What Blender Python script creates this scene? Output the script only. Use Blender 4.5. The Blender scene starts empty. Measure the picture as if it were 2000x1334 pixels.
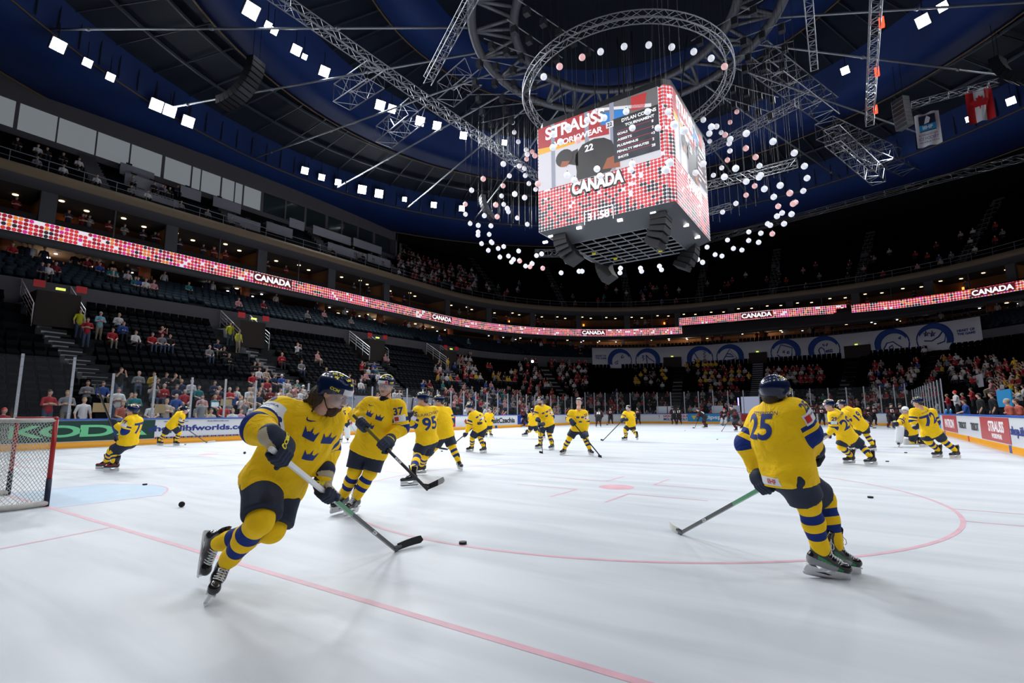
import bpy, bmesh, math, random
import numpy as np
from mathutils import Vector, Matrix
from mathutils.bvhtree import BVHTree
random.seed(7); RNG = np.random.default_rng(7)
SC = bpy.context.scene
COL = SC.collection
PI = math.pi
# ---------------------------------------------------------------- camera
CX, CY, CH = 10.566, -2.525, 1.273
YAW, PIT, ROL, FPX = 0.590745, 0.139069, -0.004904, 997.9
_F = np.array([-math.sin(YAW)*math.cos(PIT), math.cos(YAW)*math.cos(PIT), math.sin(PIT)])
_R0 = np.array([math.cos(YAW), math.sin(YAW), 0.0]); _U0 = np.cross(_R0, _F)
_R = _R0*math.cos(ROL)+_U0*math.sin(ROL); _U = -_R0*math.sin(ROL)+_U0*math.cos(ROL)
_C = np.array([CX, CY, CH])
cam = bpy.data.cameras.new('camera'); camo = bpy.data.objects.new('camera', cam); COL.objects.link(camo)
cam.sensor_width = 36.0; cam.lens = FPX/2000*36; cam.clip_start = 0.1; cam.clip_end = 400
camo.matrix_world = Matrix(((_R[0], _U[0], -_F[0], CX), (_R[1], _U[1], -_F[1], CY), (_R[2], _U[2], -_F[2], CH), (0, 0, 0, 1)))
SC.camera = camo
# ---------------------------------------------------------------- world, exposure
w = bpy.data.worlds.new('world'); SC.world = w; w.use_nodes = True
w.node_tree.nodes['Background'].inputs[0].default_value = (0.35, 0.5, 1.0, 1)
w.node_tree.nodes['Background'].inputs[1].default_value = 0.004
SC.view_settings.view_transform = 'Standard'; SC.view_settings.look = 'None'
SC.view_settings.exposure = 0.0; SC.view_settings.gamma = 1.0; SC.view_settings.use_curve_mapping = False
# ---------------------------------------------------------------- floodlight beams (fixtures further down for LAMPS only) and added unseen ones
def wdir(u, v): return _F+_R*((u-1000)/FPX)+_U*((667-v)/FPX)
def at_w(u, v, wd): return _C+wdir(u, v)*wd          # point on a sight line at forward distance wd
def at_z(u, v, z): d = wdir(u, v); return _C+d*((z-CH)/d[2])
def at_x(u, v, x): d = wdir(u, v); return _C+d*((x-CX)/d[0])
def at_y(u, v, y): d = wdir(u, v); return _C+d*((y-CY)/d[1])
LAMPS = []          # (x, y, z, size)
for (u, v, s) in [(113,88,1.3),(170,122,.9),(215,150,.9),(305,205,1.5),(331,216,1.5),(367,237,1.5),(595,333,1.2),(628,346,1.1),(660,356,1.1),
                  (707,370,1.6),(740,378,1.6),(790,389,.9),(847,400,1.2),(902,407,1.2)]:
    p = min((at_z(u, v, z) for z in np.arange(23, 28, .05)), key=lambda q: abs(math.hypot(q[0], q[1]-26)-37.2)); LAMPS.append((p[0], p[1], p[2], s))
for (u, v, s) in [(490,20,1.5),(523,48,.7),(535,60,.7),(578,97,1.1),(594,110,.6),(633,139,1.2),(742,205,1.3),(765,212,1.1),(820,236,1.3),(853,245,1.2),
                  (905,264,1.1),(985,278,.8),(1803,40,1.2),(1842,12,.9),(1651,137,.9)]:
    p = at_z(u, v, 27.0); LAMPS.append((p[0], p[1], p[2], s))
for (u, v, s) in [(1975,197,1.0),(1893,232,.8)]:
    p = at_z(u, v, 27.3); LAMPS.append((p[0], p[1], p[2], s))
HID = [(36*math.cos(a), 26+36*math.sin(a), 27.3, 1.2) for a in [math.radians(q) for q in (-130,-110,-95,-80,-60,-40,-20,0,15,30,42,65,80,95,108,122)]]  # unseen spots without fixtures, added to light figures facing the camera
HID += [(21*math.cos(a), 26+21*math.sin(a), 27.0, 1.0) for a in [math.radians(q) for q in (-125,-100,-75,-50,-25,0,20,75,100,125)]]
KLIGHT = 1.45
for (x, y, z, s) in LAMPS+HID:
    L = bpy.data.lights.new('flood_or_added_beam', 'SPOT'); L.energy = 2150*KLIGHT; L.shadow_soft_size = 0.8
    L.spot_size = math.radians(90); L.spot_blend = 0.75; L.color = (0.93, 0.97, 1.0)
    o = bpy.data.objects.new('flood_or_added_beam', L); COL.objects.link(o)
    tgt = Vector((x*0.1, 24+(y-26)*0.35, 0)); src = Vector((x, y, z-0.6)); o.location = src
    o.rotation_euler = (tgt-src).to_track_quat('-Z', 'Y').to_euler()
# ---------------------------------------------------------------- object helpers
def tag(o, label=None, cat=None, group=None, kind=None):
    if label: o['label'] = label
    if cat: o['category'] = cat
    if group: o['group'] = group
    if kind: o['kind'] = kind
    return o
def link(name, data, parent=None, mat=None):
    o = bpy.data.objects.new(name, data); COL.objects.link(o)
    if parent is not None: o.parent = parent
    return o
def empty(name, loc=(0, 0, 0), rz=0.0):
    o = bpy.data.objects.new(name, None); COL.objects.link(o); o.location = loc; o.rotation_euler = (0, 0, rz); o.empty_display_size = .2
    return o
def dup(o, loc=None, rz=None, parent=None):
    c = o.copy(); COL.objects.link(c)
    if parent is not None: c.parent = parent
    if loc is not None: c.location = loc
    if rz is not None: c.rotation_euler = (0, 0, rz)
    for ch in CH_OF.get(o.name, []):
        dd = dup(ch, parent=c)
    return c
CH_OF = {}
def kids(o, *ch): CH_OF.setdefault(o.name, []).extend(ch)
class MB:
    def __init__(s): s.v = []; s.f = []; s.m = []; s.uv = None
    def add(s, vs, fs, m=0):
        n = len(s.v); s.v.extend([tuple(float(c) for c in p) for p in vs]); s.f.extend([tuple(i+n for i in f) for f in fs]); s.m.extend([m]*len(fs))
    def box(s, c, h, m=0, M=None):
        M = Matrix.Identity(3) if M is None else M
        vs = [Vector(c)+M@Vector((sx*h[0], sy*h[1], sz*h[2])) for sx in (-1, 1) for sy in (-1, 1) for sz in (-1, 1)]
        s.add(vs, [(0,1,3,2),(4,6,7,5),(0,4,5,1),(2,3,7,6),(0,2,6,4),(1,5,7,3)], m)
    def tube(s, a, b, r, r2=None, n=8, m=0, cap=True):
        a = Vector(a); b = Vector(b); d = b-a
        if d.length < 1e-6: return
        r2 = r if r2 is None else r2
        q = d.to_track_quat('Z', 'Y').to_matrix(); X = q.col[0]; Y = q.col[1]
        vs = []
        for (c, rr) in ((a, r), (b, r2)):
            for i in range(n): t = 2*PI*i/n; vs.append(c+X*(rr*math.cos(t))+Y*(rr*math.sin(t)))
        fs = [(i, (i+1) % n, n+(i+1) % n, n+i) for i in range(n)]
        if cap: fs += [tuple(range(n))[::-1], tuple(range(n, 2*n))]
        s.add(vs, fs, m)
    def path(s, pts, r, n=6, m=0, closed=False):
        P = [Vector(p) for p in pts]; k = len(P); rs = r if hasattr(r, '__len__') else [r]*k; vs = []
        for i, p in enumerate(P):
            d = (P[(i+1) % k]-P[i-1]) if closed else (P[min(i+1, k-1)]-P[max(i-1, 0)])
            q = d.to_track_quat('Z', 'Y').to_matrix()
            for j in range(n): t = 2*PI*j/n; vs.append(p+q.col[0]*(rs[i]*math.cos(t))+q.col[1]*(rs[i]*math.sin(t)))
        fs = []
        for i in range(k if closed else k-1):
            i2 = (i+1) % k
            for j in range(n): fs.append((i*n+j, i*n+(j+1) % n, i2*n+(j+1) % n, i2*n+j))
        if not closed: fs += [tuple(range(n))[::-1], tuple((k-1)*n+j for j in range(n))]
        s.add(vs, fs, m)
    def lathe(s, prof, c=(0, 0, 0), n=16, m=0):
        vs = []
        for (r, z) in prof:
            for j in range(n): t = 2*PI*j/n; vs.append((c[0]+r*math.cos(t), c[1]+r*math.sin(t), c[2]+z))
        fs = [(i*n+j, i*n+(j+1) % n, (i+1)*n+(j+1) % n, (i+1)*n+j) for i in range(len(prof)-1) for j in range(n)]
        s.add(vs, fs, m)
    def sphere(s, c, r, m=0, n=12, sc=(1, 1, 1)):
        k = n//2; prof = [(math.sin(PI*i/k), -math.cos(PI*i/k)) for i in range(k+1)]
        vs = []
        for (a, z) in prof:
            for j in range(n): t = 2*PI*j/n; vs.append((c[0]+r*sc[0]*a*math.cos(t), c[1]+r*sc[1]*a*math.sin(t), c[2]+r*sc[2]*z))
        fs = [(i*n+j, i*n+(j+1) % n, (i+1)*n+(j+1) % n, (i+1)*n+j) for i in range(k) for j in range(n)]
        s.add(vs, fs, m)
    def prism(s, poly, o, X, Y, t, m=0):      # polygon in plane (o, X, Y), thickness t towards X x Y
        X = Vector(X); Y = Vector(Y); N = X.cross(Y).normalized(); o = Vector(o); n = len(poly)
        vs = [o+X*a+Y*b for a, b in poly]+[o+X*a+Y*b+N*t for a, b in poly]
        s.add(vs, [tuple(range(n))[::-1], tuple(range(n, 2*n))]+[(i, (i+1) % n, n+(i+1) % n, n+i) for i in range(n)], m)
    def mesh(s, name, mats, smooth=False):
        me = bpy.data.meshes.new(name); me.from_pydata(s.v, [], s.f)
        for q in (mats if isinstance(mats, (list, tuple)) else [mats]): me.materials.append(q)
        me.polygons.foreach_set('material_index', s.m)
        if smooth: me.polygons.foreach_set('use_smooth', [True]*len(s.f))
        me.update(); return me
    def build(s, name, mats, parent=None, smooth=False):
        return link(name, s.mesh(name, mats, smooth), parent)
def shade(me): me.polygons.foreach_set('use_smooth', [True]*len(me.polygons)); me.update()
# ---------------------------------------------------------------- materials
def nt(name):
    m = bpy.data.materials.new(name); m.use_nodes = True; t = m.node_tree
    return m, t, t.nodes['Principled BSDF']
def mat(name, col, rough=.6, metal=0.0, spec=.4, noise=0.0, nscale=6.0, bump=0.0, bscale=40.0, coat=0.0, sheen=0.0):
    m, t, b = nt(name)
    b.inputs['Base Color'].default_value = (*col, 1); b.inputs['Roughness'].default_value = rough; b.inputs['Metallic'].default_value = metal
    b.inputs['Specular IOR Level'].default_value = spec; b.inputs['Coat Weight'].default_value = coat
    if noise > 0:
        n = t.nodes.new('ShaderNodeTexNoise'); n.inputs['Scale'].default_value = nscale; n.inputs['Detail'].default_value = 4
        tc = t.nodes.new('ShaderNodeTexCoord'); t.links.new(tc.outputs['Object'], n.inputs['Vector'])
        r = t.nodes.new('ShaderNodeMapRange'); r.inputs['To Min'].default_value = 1-noise; r.inputs['To Max'].default_value = 1+noise
        t.links.new(n.outputs['Fac'], r.inputs['Value'])
        x = t.nodes.new('ShaderNodeMix'); x.data_type = 'RGBA'; x.blend_type = 'MULTIPLY'; x.inputs['Factor'].default_value = 1
        x.inputs['A'].default_value = (*col, 1); t.links.new(r.outputs['Result'], x.inputs['B']); t.links.new(x.outputs['Result'], b.inputs['Base Color'])
    if bump > 0:
        n2 = t.nodes.new('ShaderNodeTexNoise'); n2.inputs['Scale'].default_value = bscale; n2.inputs['Detail'].default_value = 3
        tc2 = t.nodes.new('ShaderNodeTexCoord'); t.links.new(tc2.outputs['Object'], n2.inputs['Vector'])
        bp = t.nodes.new('ShaderNodeBump'); bp.inputs['Strength'].default_value = bump; bp.inputs['Distance'].default_value = .02
        t.links.new(n2.outputs['Fac'], bp.inputs['Height']); t.links.new(bp.outputs['Normal'], b.inputs['Normal'])
    return m
def emit(name, col, s=1.0, base=(0.02, 0.02, 0.02)):
    m, t, b = nt(name); b.inputs['Base Color'].default_value = (*base, 1); b.inputs['Emission Color'].default_value = (*col, 1); b.inputs['Emission Strength'].default_value = s
    return m
def clear(name, tint=(1, 1, 1), gloss=.07, rough=.05, dirt=0.0):
    m = bpy.data.materials.new(name); m.use_nodes = True; t = m.node_tree; t.nodes.clear()
    o = t.nodes.new('ShaderNodeOutputMaterial'); tr = t.nodes.new('ShaderNodeBsdfTransparent'); tr.inputs[0].default_value = (*tint, 1)
    g = t.nodes.new('ShaderNodeBsdfGlossy'); g.inputs['Roughness'].default_value = rough
    mx = t.nodes.new('ShaderNodeMixShader'); mx.inputs[0].default_value = gloss
    t.links.new(tr.outputs[0], mx.inputs[1]); t.links.new(g.outputs[0], mx.inputs[2])
    last = mx
    if dirt > 0:
        d = t.nodes.new('ShaderNodeBsdfDiffuse'); d.inputs[0].default_value = (.8, .85, .9, 1); m2 = t.nodes.new('ShaderNodeMixShader'); m2.inputs[0].default_value = dirt
        t.links.new(mx.outputs[0], m2.inputs[1]); t.links.new(d.outputs[0], m2.inputs[2]); last = m2
    t.links.new(last.outputs[0], o.inputs[0]); return m
def banded(name, base, band, bands, attr='band', rough=.75, wr=0.55, ws=6.0, mask=None):
    m, t, b = nt(name); b.inputs['Roughness'].default_value = rough; b.inputs['Specular IOR Level'].default_value = .25
    a = t.nodes.new('ShaderNodeAttribute'); a.attribute_name = attr
    acc = None
    for lo, hi in bands:
        g = t.nodes.new('ShaderNodeMath'); g.operation = 'GREATER_THAN'; g.inputs[1].default_value = lo; t.links.new(a.outputs['Fac'], g.inputs[0])
        l = t.nodes.new('ShaderNodeMath'); l.operation = 'LESS_THAN'; l.inputs[1].default_value = hi; t.links.new(a.outputs['Fac'], l.inputs[0])
        p = t.nodes.new('ShaderNodeMath'); p.operation = 'MULTIPLY'; t.links.new(g.outputs[0], p.inputs[0]); t.links.new(l.outputs[0], p.inputs[1])
        if acc is None: acc = p
        else:
            q = t.nodes.new('ShaderNodeMath'); q.operation = 'MAXIMUM'; t.links.new(acc.outputs[0], q.inputs[0]); t.links.new(p.outputs[0], q.inputs[1]); acc = q
    if mask:
        am = t.nodes.new('ShaderNodeAttribute'); am.attribute_name = mask; g = t.nodes.new('ShaderNodeMath'); g.operation = 'GREATER_THAN'; g.inputs[1].default_value = .5; t.links.new(am.outputs['Fac'], g.inputs[0])
        p = t.nodes.new('ShaderNodeMath'); p.operation = 'MULTIPLY'; t.links.new(g.outputs[0], p.inputs[0]); t.links.new(acc.outputs[0], p.inputs[1]); acc = p
    x = t.nodes.new('ShaderNodeMix'); x.data_type = 'RGBA'; x.inputs['A'].default_value = (*base, 1); x.inputs['B'].default_value = (*band, 1)
    t.links.new(acc.outputs[0], x.inputs['Factor']); t.links.new(x.outputs['Result'], b.inputs['Base Color'])
    n2 = t.nodes.new('ShaderNodeTexNoise'); n2.inputs['Scale'].default_value = ws; n2.inputs['Detail'].default_value = 3; n2.inputs['Distortion'].default_value = 1.6
    tc2 = t.nodes.new('ShaderNodeTexCoord'); t.links.new(tc2.outputs['Object'], n2.inputs['Vector'])
    bp = t.nodes.new('ShaderNodeBump'); bp.inputs['Strength'].default_value = wr; bp.inputs['Distance'].default_value = .05
    t.links.new(n2.outputs['Fac'], bp.inputs['Height']); t.links.new(bp.outputs['Normal'], b.inputs['Normal'])
    return m
YEL = (1.0, 0.62, 0.006); BLU = (0.006, 0.028, 0.19); NAV = (0.012, 0.021, 0.047)
M = {}
M['white'] = mat('white_plastic', (.82, .84, .86), .35); M['black'] = mat('black_plastic', (.012, .013, .016), .35)
M['dark'] = mat('dark_metal', (.05, .055, .065), .45, .6); M['steel'] = mat('steel', (.62, .64, .68), .28, 1.0)
M['alu'] = mat('aluminium_truss', (.42, .44, .48), .38, .7); M['tube'] = mat('grey_painted_tube', (.16, .17, .19), .45, .3)
M['rod'] = mat('pale_grey_rod', (.33, .36, .4), .4, .4)
M['navy'] = mat('navy_nylon', NAV, .7, noise=.15, bump=.15, bscale=14); M['navyh'] = mat('navy_helmet_shell', (.004, .012, .05), .22, coat=.25)
M['blue'] = mat('royal_blue', BLU, .6); M['yellow'] = mat('yellow_cloth', YEL, .75); M['red'] = mat('red_paint', (.33, .012, .014), .35)
M['ryel'] = mat('bright_yellow_print', (.9, .75, .02), .6)
M['jersey'] = banded('yellow_jersey_blue_bands', YEL, BLU, [(.52, .70), (.86, 1.06)], mask='arm')
M['sock'] = banded('yellow_sock_blue_bands', YEL, BLU, [(.20, .36), (.52, .68)], ws=12, wr=.15)
M['cjersey'] = banded('black_jersey_red_bands', (.012, .010, .012), (.45, .012, .02), [(.55, .63), (.92, 1.0), (1.45, 1.52)], mask='arm')
M['csock'] = banded('black_sock_red_bands', (.012, .010, .012), (.45, .012, .02), [(.3, .38), (.62, .7)])
M['cblack'] = mat('black_cloth', (.012, .011, .014), .7); M['cred'] = mat('red_cloth', (.5, .012, .02), .7)
M['skin'] = mat('skin', (.66, .38, .28), .5, noise=.08, nscale=20); M['lip'] = mat('lips', (.5, .2, .17), .5)
M['hair'] = mat('dark_brown_hair', (.035, .018, .010), .55, noise=.4, nscale=60, bump=.6, bscale=90); M['beard'] = mat('brown_beard', (.085, .040, .020), .8, noise=.5, nscale=120, bump=.8, bscale=160); M['blond'] = mat('brown_hair', (.12, .07, .04), .6)
M['eyew'] = mat('eye_white', (.8, .8, .78), .2); M['eyed'] = mat('iris', (.03, .03, .03), .1)
M['visor'] = clear('clear_visor', (.93, .96, 1), .055, .03, .004); M['glass'] = clear('rink_glass', (.95, .97, .98), .025, .02, .008)
M['palm'] = mat('tan_leather_palm', (.50, .43, .30), .7, noise=.15, nscale=30)
M['ink'] = mat('white_ink', (.8, .82, .85), .6); M['patch'] = mat('white_patch', (.78, .80, .82), .6)
M['green'] = mat('green_shaft', (.01, .22, .07), .25, coat=.5); M['carbon'] = mat('black_carbon', (.014, .015, .018), .3, coat=.3)
M['tape'] = mat('cloth_tape', (.05, .052, .06), .85, noise=.2, nscale=90); M['taped'] = mat('black_blade_tape', (.018, .019, .022), .8)
M['puck'] = mat('black_rubber', (.010, .010, .012), .55); M['lace'] = mat('white_lace', (.75, .77, .78), .8)
M['boot'] = mat('black_boot', (.012, .013, .017), .22, coat=.4, noise=.2); M['holder'] = mat('white_blade_holder', (.75, .78, .8), .25)
# ---------------------------------------------------------------- implicit surfaces -> smooth meshes
def A3(p): return np.array([float(p[0]), float(p[1]), float(p[2])])
def unit(v): v = A3(v); n = np.linalg.norm(v); return v/n if n > 1e-9 else np.array([0, 0, 1.0])
def cone(a, b, ra, rb=None, k=.03, flat=None, fk=1.0): return ('c', A3(a), A3(b), ra, ra if rb is None else rb, k, None if flat is None else unit(flat), fk, 1)
def ball(c, r, k=.02, ax=None, sub=False):
    r = np.array([r, r, r], float) if not hasattr(r, '__len__') else np.array(r, float)
    return ('e', A3(c), r, np.eye(3) if ax is None else np.array(ax, float), k, -1 if sub else 1)
def carve(a, b, ra, rb=None, k=.01): return ('c', A3(a), A3(b), ra, ra if rb is None else rb, k, None, 1.0, -1)
def cut(p, n): return ('p', A3(p), unit(n))
def polygonise(prims, vox, wr=None):
    lo = np.full(3, 1e9); hi = -lo
    for q in prims:
        if q[0] == 'c' and q[8] > 0:
            r = max(q[3], q[4]); lo = np.minimum(lo, np.minimum(q[1], q[2])-r); hi = np.maximum(hi, np.maximum(q[1], q[2])+r)
        elif q[0] == 'e' and q[5] > 0:
            r = q[2].max(); lo = np.minimum(lo, q[1]-r); hi = np.maximum(hi, q[1]+r)
    lo = lo-vox*2.6; n = np.ceil((hi+vox*2.6-lo)/vox).astype(int)+1
    D = np.full(n, 1.0, np.float32)
    ax = [lo[i]+vox*np.arange(n[i]) for i in range(3)]
    def sub(c0, c1):
        i0 = np.clip(np.floor((c0-lo)/vox).astype(int), 0, n-1); i1 = np.clip(np.ceil((c1-lo)/vox).astype(int)+1, 1, n)
        sl = tuple(slice(i0[i], i1[i]) for i in range(3))
        return sl, np.stack(np.meshgrid(ax[0][sl[0]], ax[1][sl[1]], ax[2][sl[2]], indexing='ij'), -1)
    for q in prims:
        if q[0] == 'c':
            _, a, b, ra, rb, k, fl, fk, op = q; r = max(ra, rb)+k+vox*2
            sl, P = sub(np.minimum(a, b)-r, np.maximum(a, b)+r)
            if P.size == 0: continue
            pa = P-a; ba = b-a; h = np.clip((pa@ba)/max(ba@ba, 1e-9), 0, 1); v = pa-h[..., None]*ba
            if fl is not None: v = v+(v@fl)[..., None]*fl*(1/fk-1)
            d = np.sqrt((v*v).sum(-1))-(ra+(rb-ra)*h)
        elif q[0] == 'e':
            _, c, r, X, k, op = q; R_ = r.max()+k+vox*2
            sl, P = sub(c-R_, c+R_)
            if P.size == 0: continue
            v = (P-c)@X.T/r; l = np.sqrt((v*v).sum(-1)); g = np.sqrt(((v/r)**2).sum(-1)); d = l*(l-1)/np.maximum(g, 1e-6)
        else: continue
        cur = D[sl]
        if op > 0: h = np.maximum(k-np.abs(cur-d), 0)/k; D[sl] = np.minimum(cur, d)-h*h*k*.25
        else: d = -d; h = np.maximum(k-np.abs(cur-d), 0)/k; D[sl] = np.maximum(cur, d)+h*h*k*.25
    G = None
    if wr is not None:
        P = np.stack(np.meshgrid(*ax, indexing='ij'), -1); amp, fr, sd = wr; r_ = np.random.default_rng(sd)
        W = np.zeros(n, np.float32); wv = np.sin(P@(r_.normal(size=3)*fr*.6)+1)+np.sin(P@(r_.normal(size=3)*fr*.5))
        for i in range(5): W += np.sin(P@(unit(r_.normal(size=3))*fr*(1+.35*i))+wv*1.5+i)*(1/(1+.3*i))
        D += (amp*W/2).astype(np.float32)
    for q in prims:
        if q[0] == 'p':
            P = np.stack(np.meshgrid(*ax, indexing='ij'), -1); D = np.maximum(D, (P-q[1])@q[2])
    I = D < 0; c = np.zeros(n-1, int)
    for dx in (0, 1):
        for dy in (0, 1):
            for dz in (0, 1): c += I[dx:n[0]-1+dx, dy:n[1]-1+dy, dz:n[2]-1+dz]
    act = (c > 0) & (c < 8); idx = -np.ones(n-1, int); cells = np.argwhere(act)
    if len(cells) == 0: return np.zeros((0, 3)), np.zeros((0, 4), int)
    idx[act] = np.arange(len(cells))
    acc = np.zeros((len(cells), 3)); cnt = np.zeros(len(cells))
    for a in range(3):
        o = [i for i in range(3) if i != a]
        for s in (0, 1):
            for t in (0, 1):
                off = np.zeros(3, int); off[o[0]] = s; off[o[1]] = t; c0 = cells+off; c1 = c0.copy(); c1[:, a] += 1
                v0 = D[tuple(c0.T)]; v1 = D[tuple(c1.T)]; m = (v0 < 0) != (v1 < 0)
                f = np.where(m, v0/np.where(m, v0-v1, 1), 0); p = c0.astype(float); p[:, a] += f
                acc[m] += p[m]; cnt += m
    V = lo+vox*(acc/cnt[:, None])
    Fs = []
    for a in range(3):
        b, c_ = (a+1) % 3, (a+2) % 3
        e = np.argwhere(np.take(I, range(n[a]-1), a) != np.take(I, range(1, n[a]), a))
        e = e[(e[:, b] > 0) & (e[:, c_] > 0) & (e[:, b] < n[b]-1) & (e[:, c_] < n[c_]-1)]
        q = []
        for s, t in ((0, 0), (1, 0), (1, 1), (0, 1)):
            z = e.copy(); z[:, b] -= s; z[:, c_] -= t; q.append(idx[tuple(z.T)])
        q = np.stack(q, 1); inn = I[tuple(e.T)]; q = np.where(inn[:, None], q, q[:, ::-1]); Fs.append(q)
    return V, np.concatenate(Fs)
def mesh_from(name, V, F, mats, mi=None, attrs=None, smooth=True):
    me = bpy.data.meshes.new(name); nv, nf = len(V), len(F)
    me.vertices.add(nv); me.vertices.foreach_set('co', np.asarray(V, np.float32).ravel())
    k = F.shape[1]; me.loops.add(nf*k); me.loops.foreach_set('vertex_index', F.astype(np.int32).ravel())
    me.polygons.add(nf); me.polygons.foreach_set('loop_start', np.arange(0, nf*k, k, dtype=np.int32))
    try: me.polygons.foreach_set('loop_total', np.full(nf, k, np.int32))
    except Exception: pass
    for m in (mats if isinstance(mats, (list, tuple)) else [mats]): me.materials.append(m)
    if mi is not None: me.polygons.foreach_set('material_index', np.asarray(mi, np.int32))
    if smooth: me.polygons.foreach_set('use_smooth', np.ones(nf, bool))
    me.update(calc_edges=True)
    for n_, a in (attrs or {}).items():
        at = me.attributes.new(n_, 'FLOAT', 'POINT'); at.data.foreach_set('value', np.asarray(a, np.float32))
    return me
def blob(name, prims, vox, mats, parent=None, attrf=None, mif=None, wr=None):
    V, F = polygonise(prims, vox, wr)
    at = None
    if attrf is not None: at = attrf(V); at = at if isinstance(at, dict) else {'band': at}
    mi = mif(V[F].mean(1)) if mif is not None else None
    return link(name, mesh_from(name, V, F, mats, mi, at), parent)
# ---------------------------------------------------------------- lettering and marks
_TX = {}
def text_poly(s, bold=.0, shear=0.0, narrow=1.0):
    key = (s, bold, shear, narrow)
    if key in _TX: return _TX[key]
    cu = bpy.data.curves.new('lettering', 'FONT'); cu.body = s; cu.size = 1; cu.offset = bold; cu.shear = shear; cu.resolution_u = 5
    ob = bpy.data.objects.new('lettering', cu); me = bpy.data.meshes.new_from_object(ob)
    V = np.array([v.co[:] for v in me.vertices]); F = [tuple(p.vertices) for p in me.polygons]
    bpy.data.objects.remove(ob); bpy.data.curves.remove(cu); bpy.data.meshes.remove(me)
    V[:, 0] *= narrow; V[:, :2] -= (V[:, :2].max(0)+V[:, :2].min(0))/2
    _TX[key] = (V, F, np.ptp(V[:, 0]), np.ptp(V[:, 1])); return _TX[key]
def text_flat(name, s, o, X, Y, h=None, wid=None, mat=None, parent=None, bold=.0, shear=0.0, t=.004, narrow=1.0):
    """lettering standing on a flat face: o centre, X reading direction, Y up; real letter thickness t"""
    V, F, tw, th = text_poly(s, bold, shear, narrow); X = unit(X); Y = unit(Y); N = np.cross(X, Y)
    sc = (h/th) if h else 1.0; sx = wid/tw if wid else sc
    W = A3(o)+np.outer(V[:, 0]*sx, X)+np.outer(V[:, 1]*(sc if h else sx), Y)
    bm = bmesh.new(); vs = [bm.verts.new(p+N*t) for p in W]
    for f in F:
        try: bm.faces.new([vs[i] for i in f])
        except ValueError: pass
    be = [e for e in bm.edges if len(e.link_faces) == 1]
    r = bmesh.ops.extrude_edge_only(bm, edges=be)
    for v in [g for g in r['geom'] if isinstance(g, bmesh.types.BMVert)]: v.co -= Vector(N*t)
    me = bpy.data.meshes.new(name); bm.to_mesh(me); bm.free(); me.materials.append(mat); return link(name, me, parent)
CROWN = [(-.5,-.42),(.5,-.42),(.62,.36),(.30,.02),(.22,.12),(.10,.10),(0,.55),(-.10,.10),(-.22,.12),(-.30,.02),(-.62,.36)]
SWOOSH = [(-.5,.05),(-.46,-.12),(-.3,-.16),(-.05,-.08),(.5,.22),(-.1,.02),(-.3,-.03),(-.4,.02),(-.42,.14)]
def rect(w_, h_): return [(-w_/2,-h_/2),(w_/2,-h_/2),(w_/2,h_/2),(-w_/2,h_/2)]
def poly_mesh(poly, sc): return np.array([(a*sc, b*sc, 0) for a, b in poly]), [tuple(range(len(poly)))]
def project(name, items, bvh, o, X, Y, mats, parent, lift=.004, step=.02, reach=.5):
    """items: (V, F, matindex, dx, dy, scale, layer) laid on the plane (o,X,Y) and draped on the surface behind it"""
    X = unit(X); Y = unit(Y-np.dot(Y, X)*X); N = np.cross(X, Y); o = A3(o); bm = bmesh.new()
    for (V, F, mi, dx, dy, s, lay) in items:
        vs = [bm.verts.new((v[0]*s+dx, v[1]*s+dy, lay)) for v in V]
        for f in F:
            try: bm.faces.new([vs[i] for i in f]).material_index = mi
            except ValueError: pass
    xs = [v.co.x for v in bm.verts]; ys = [v.co.y for v in bm.verts]
    for lo_, hi_, ax in ((min(xs), max(xs), 0), (min(ys), max(ys), 1)):
        k = lo_+step
        while k < hi_:
            co = [0, 0, 0]; no = [0, 0, 0]; co[ax] = k; no[ax] = 1
            bmesh.ops.bisect_plane(bm, geom=bm.verts[:]+bm.edges[:]+bm.faces[:], plane_co=co, plane_no=no); k += step
    kill = []
    for v in bm.verts:
        p = Vector(o+X*v.co.x+Y*v.co.y+N*reach); h = bvh.ray_cast(p, Vector(-N), reach*2)
        if h[0] is None: kill.append(v); continue
        nn = h[1] if h[1].dot(Vector(N)) > 0 else -h[1]
        v.co = h[0]+(nn*.5+Vector(N)*.5)*(lift+v.co.z)
    bmesh.ops.delete(bm, geom=kill, context='VERTS')
    if len(bm.faces) == 0: bm.free(); return None
    bm.normal_update(); me = bpy.data.meshes.new(name); bm.to_mesh(me); bm.free()
    for m_ in (mats if isinstance(mats, (list, tuple)) else [mats]): me.materials.append(m_)
    shade(me); return link(name, me, parent)
def bvh_of(o): return BVHTree.FromPolygons([v.co[:] for v in o.data.vertices], [tuple(p.vertices) for p in o.data.polygons])
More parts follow.
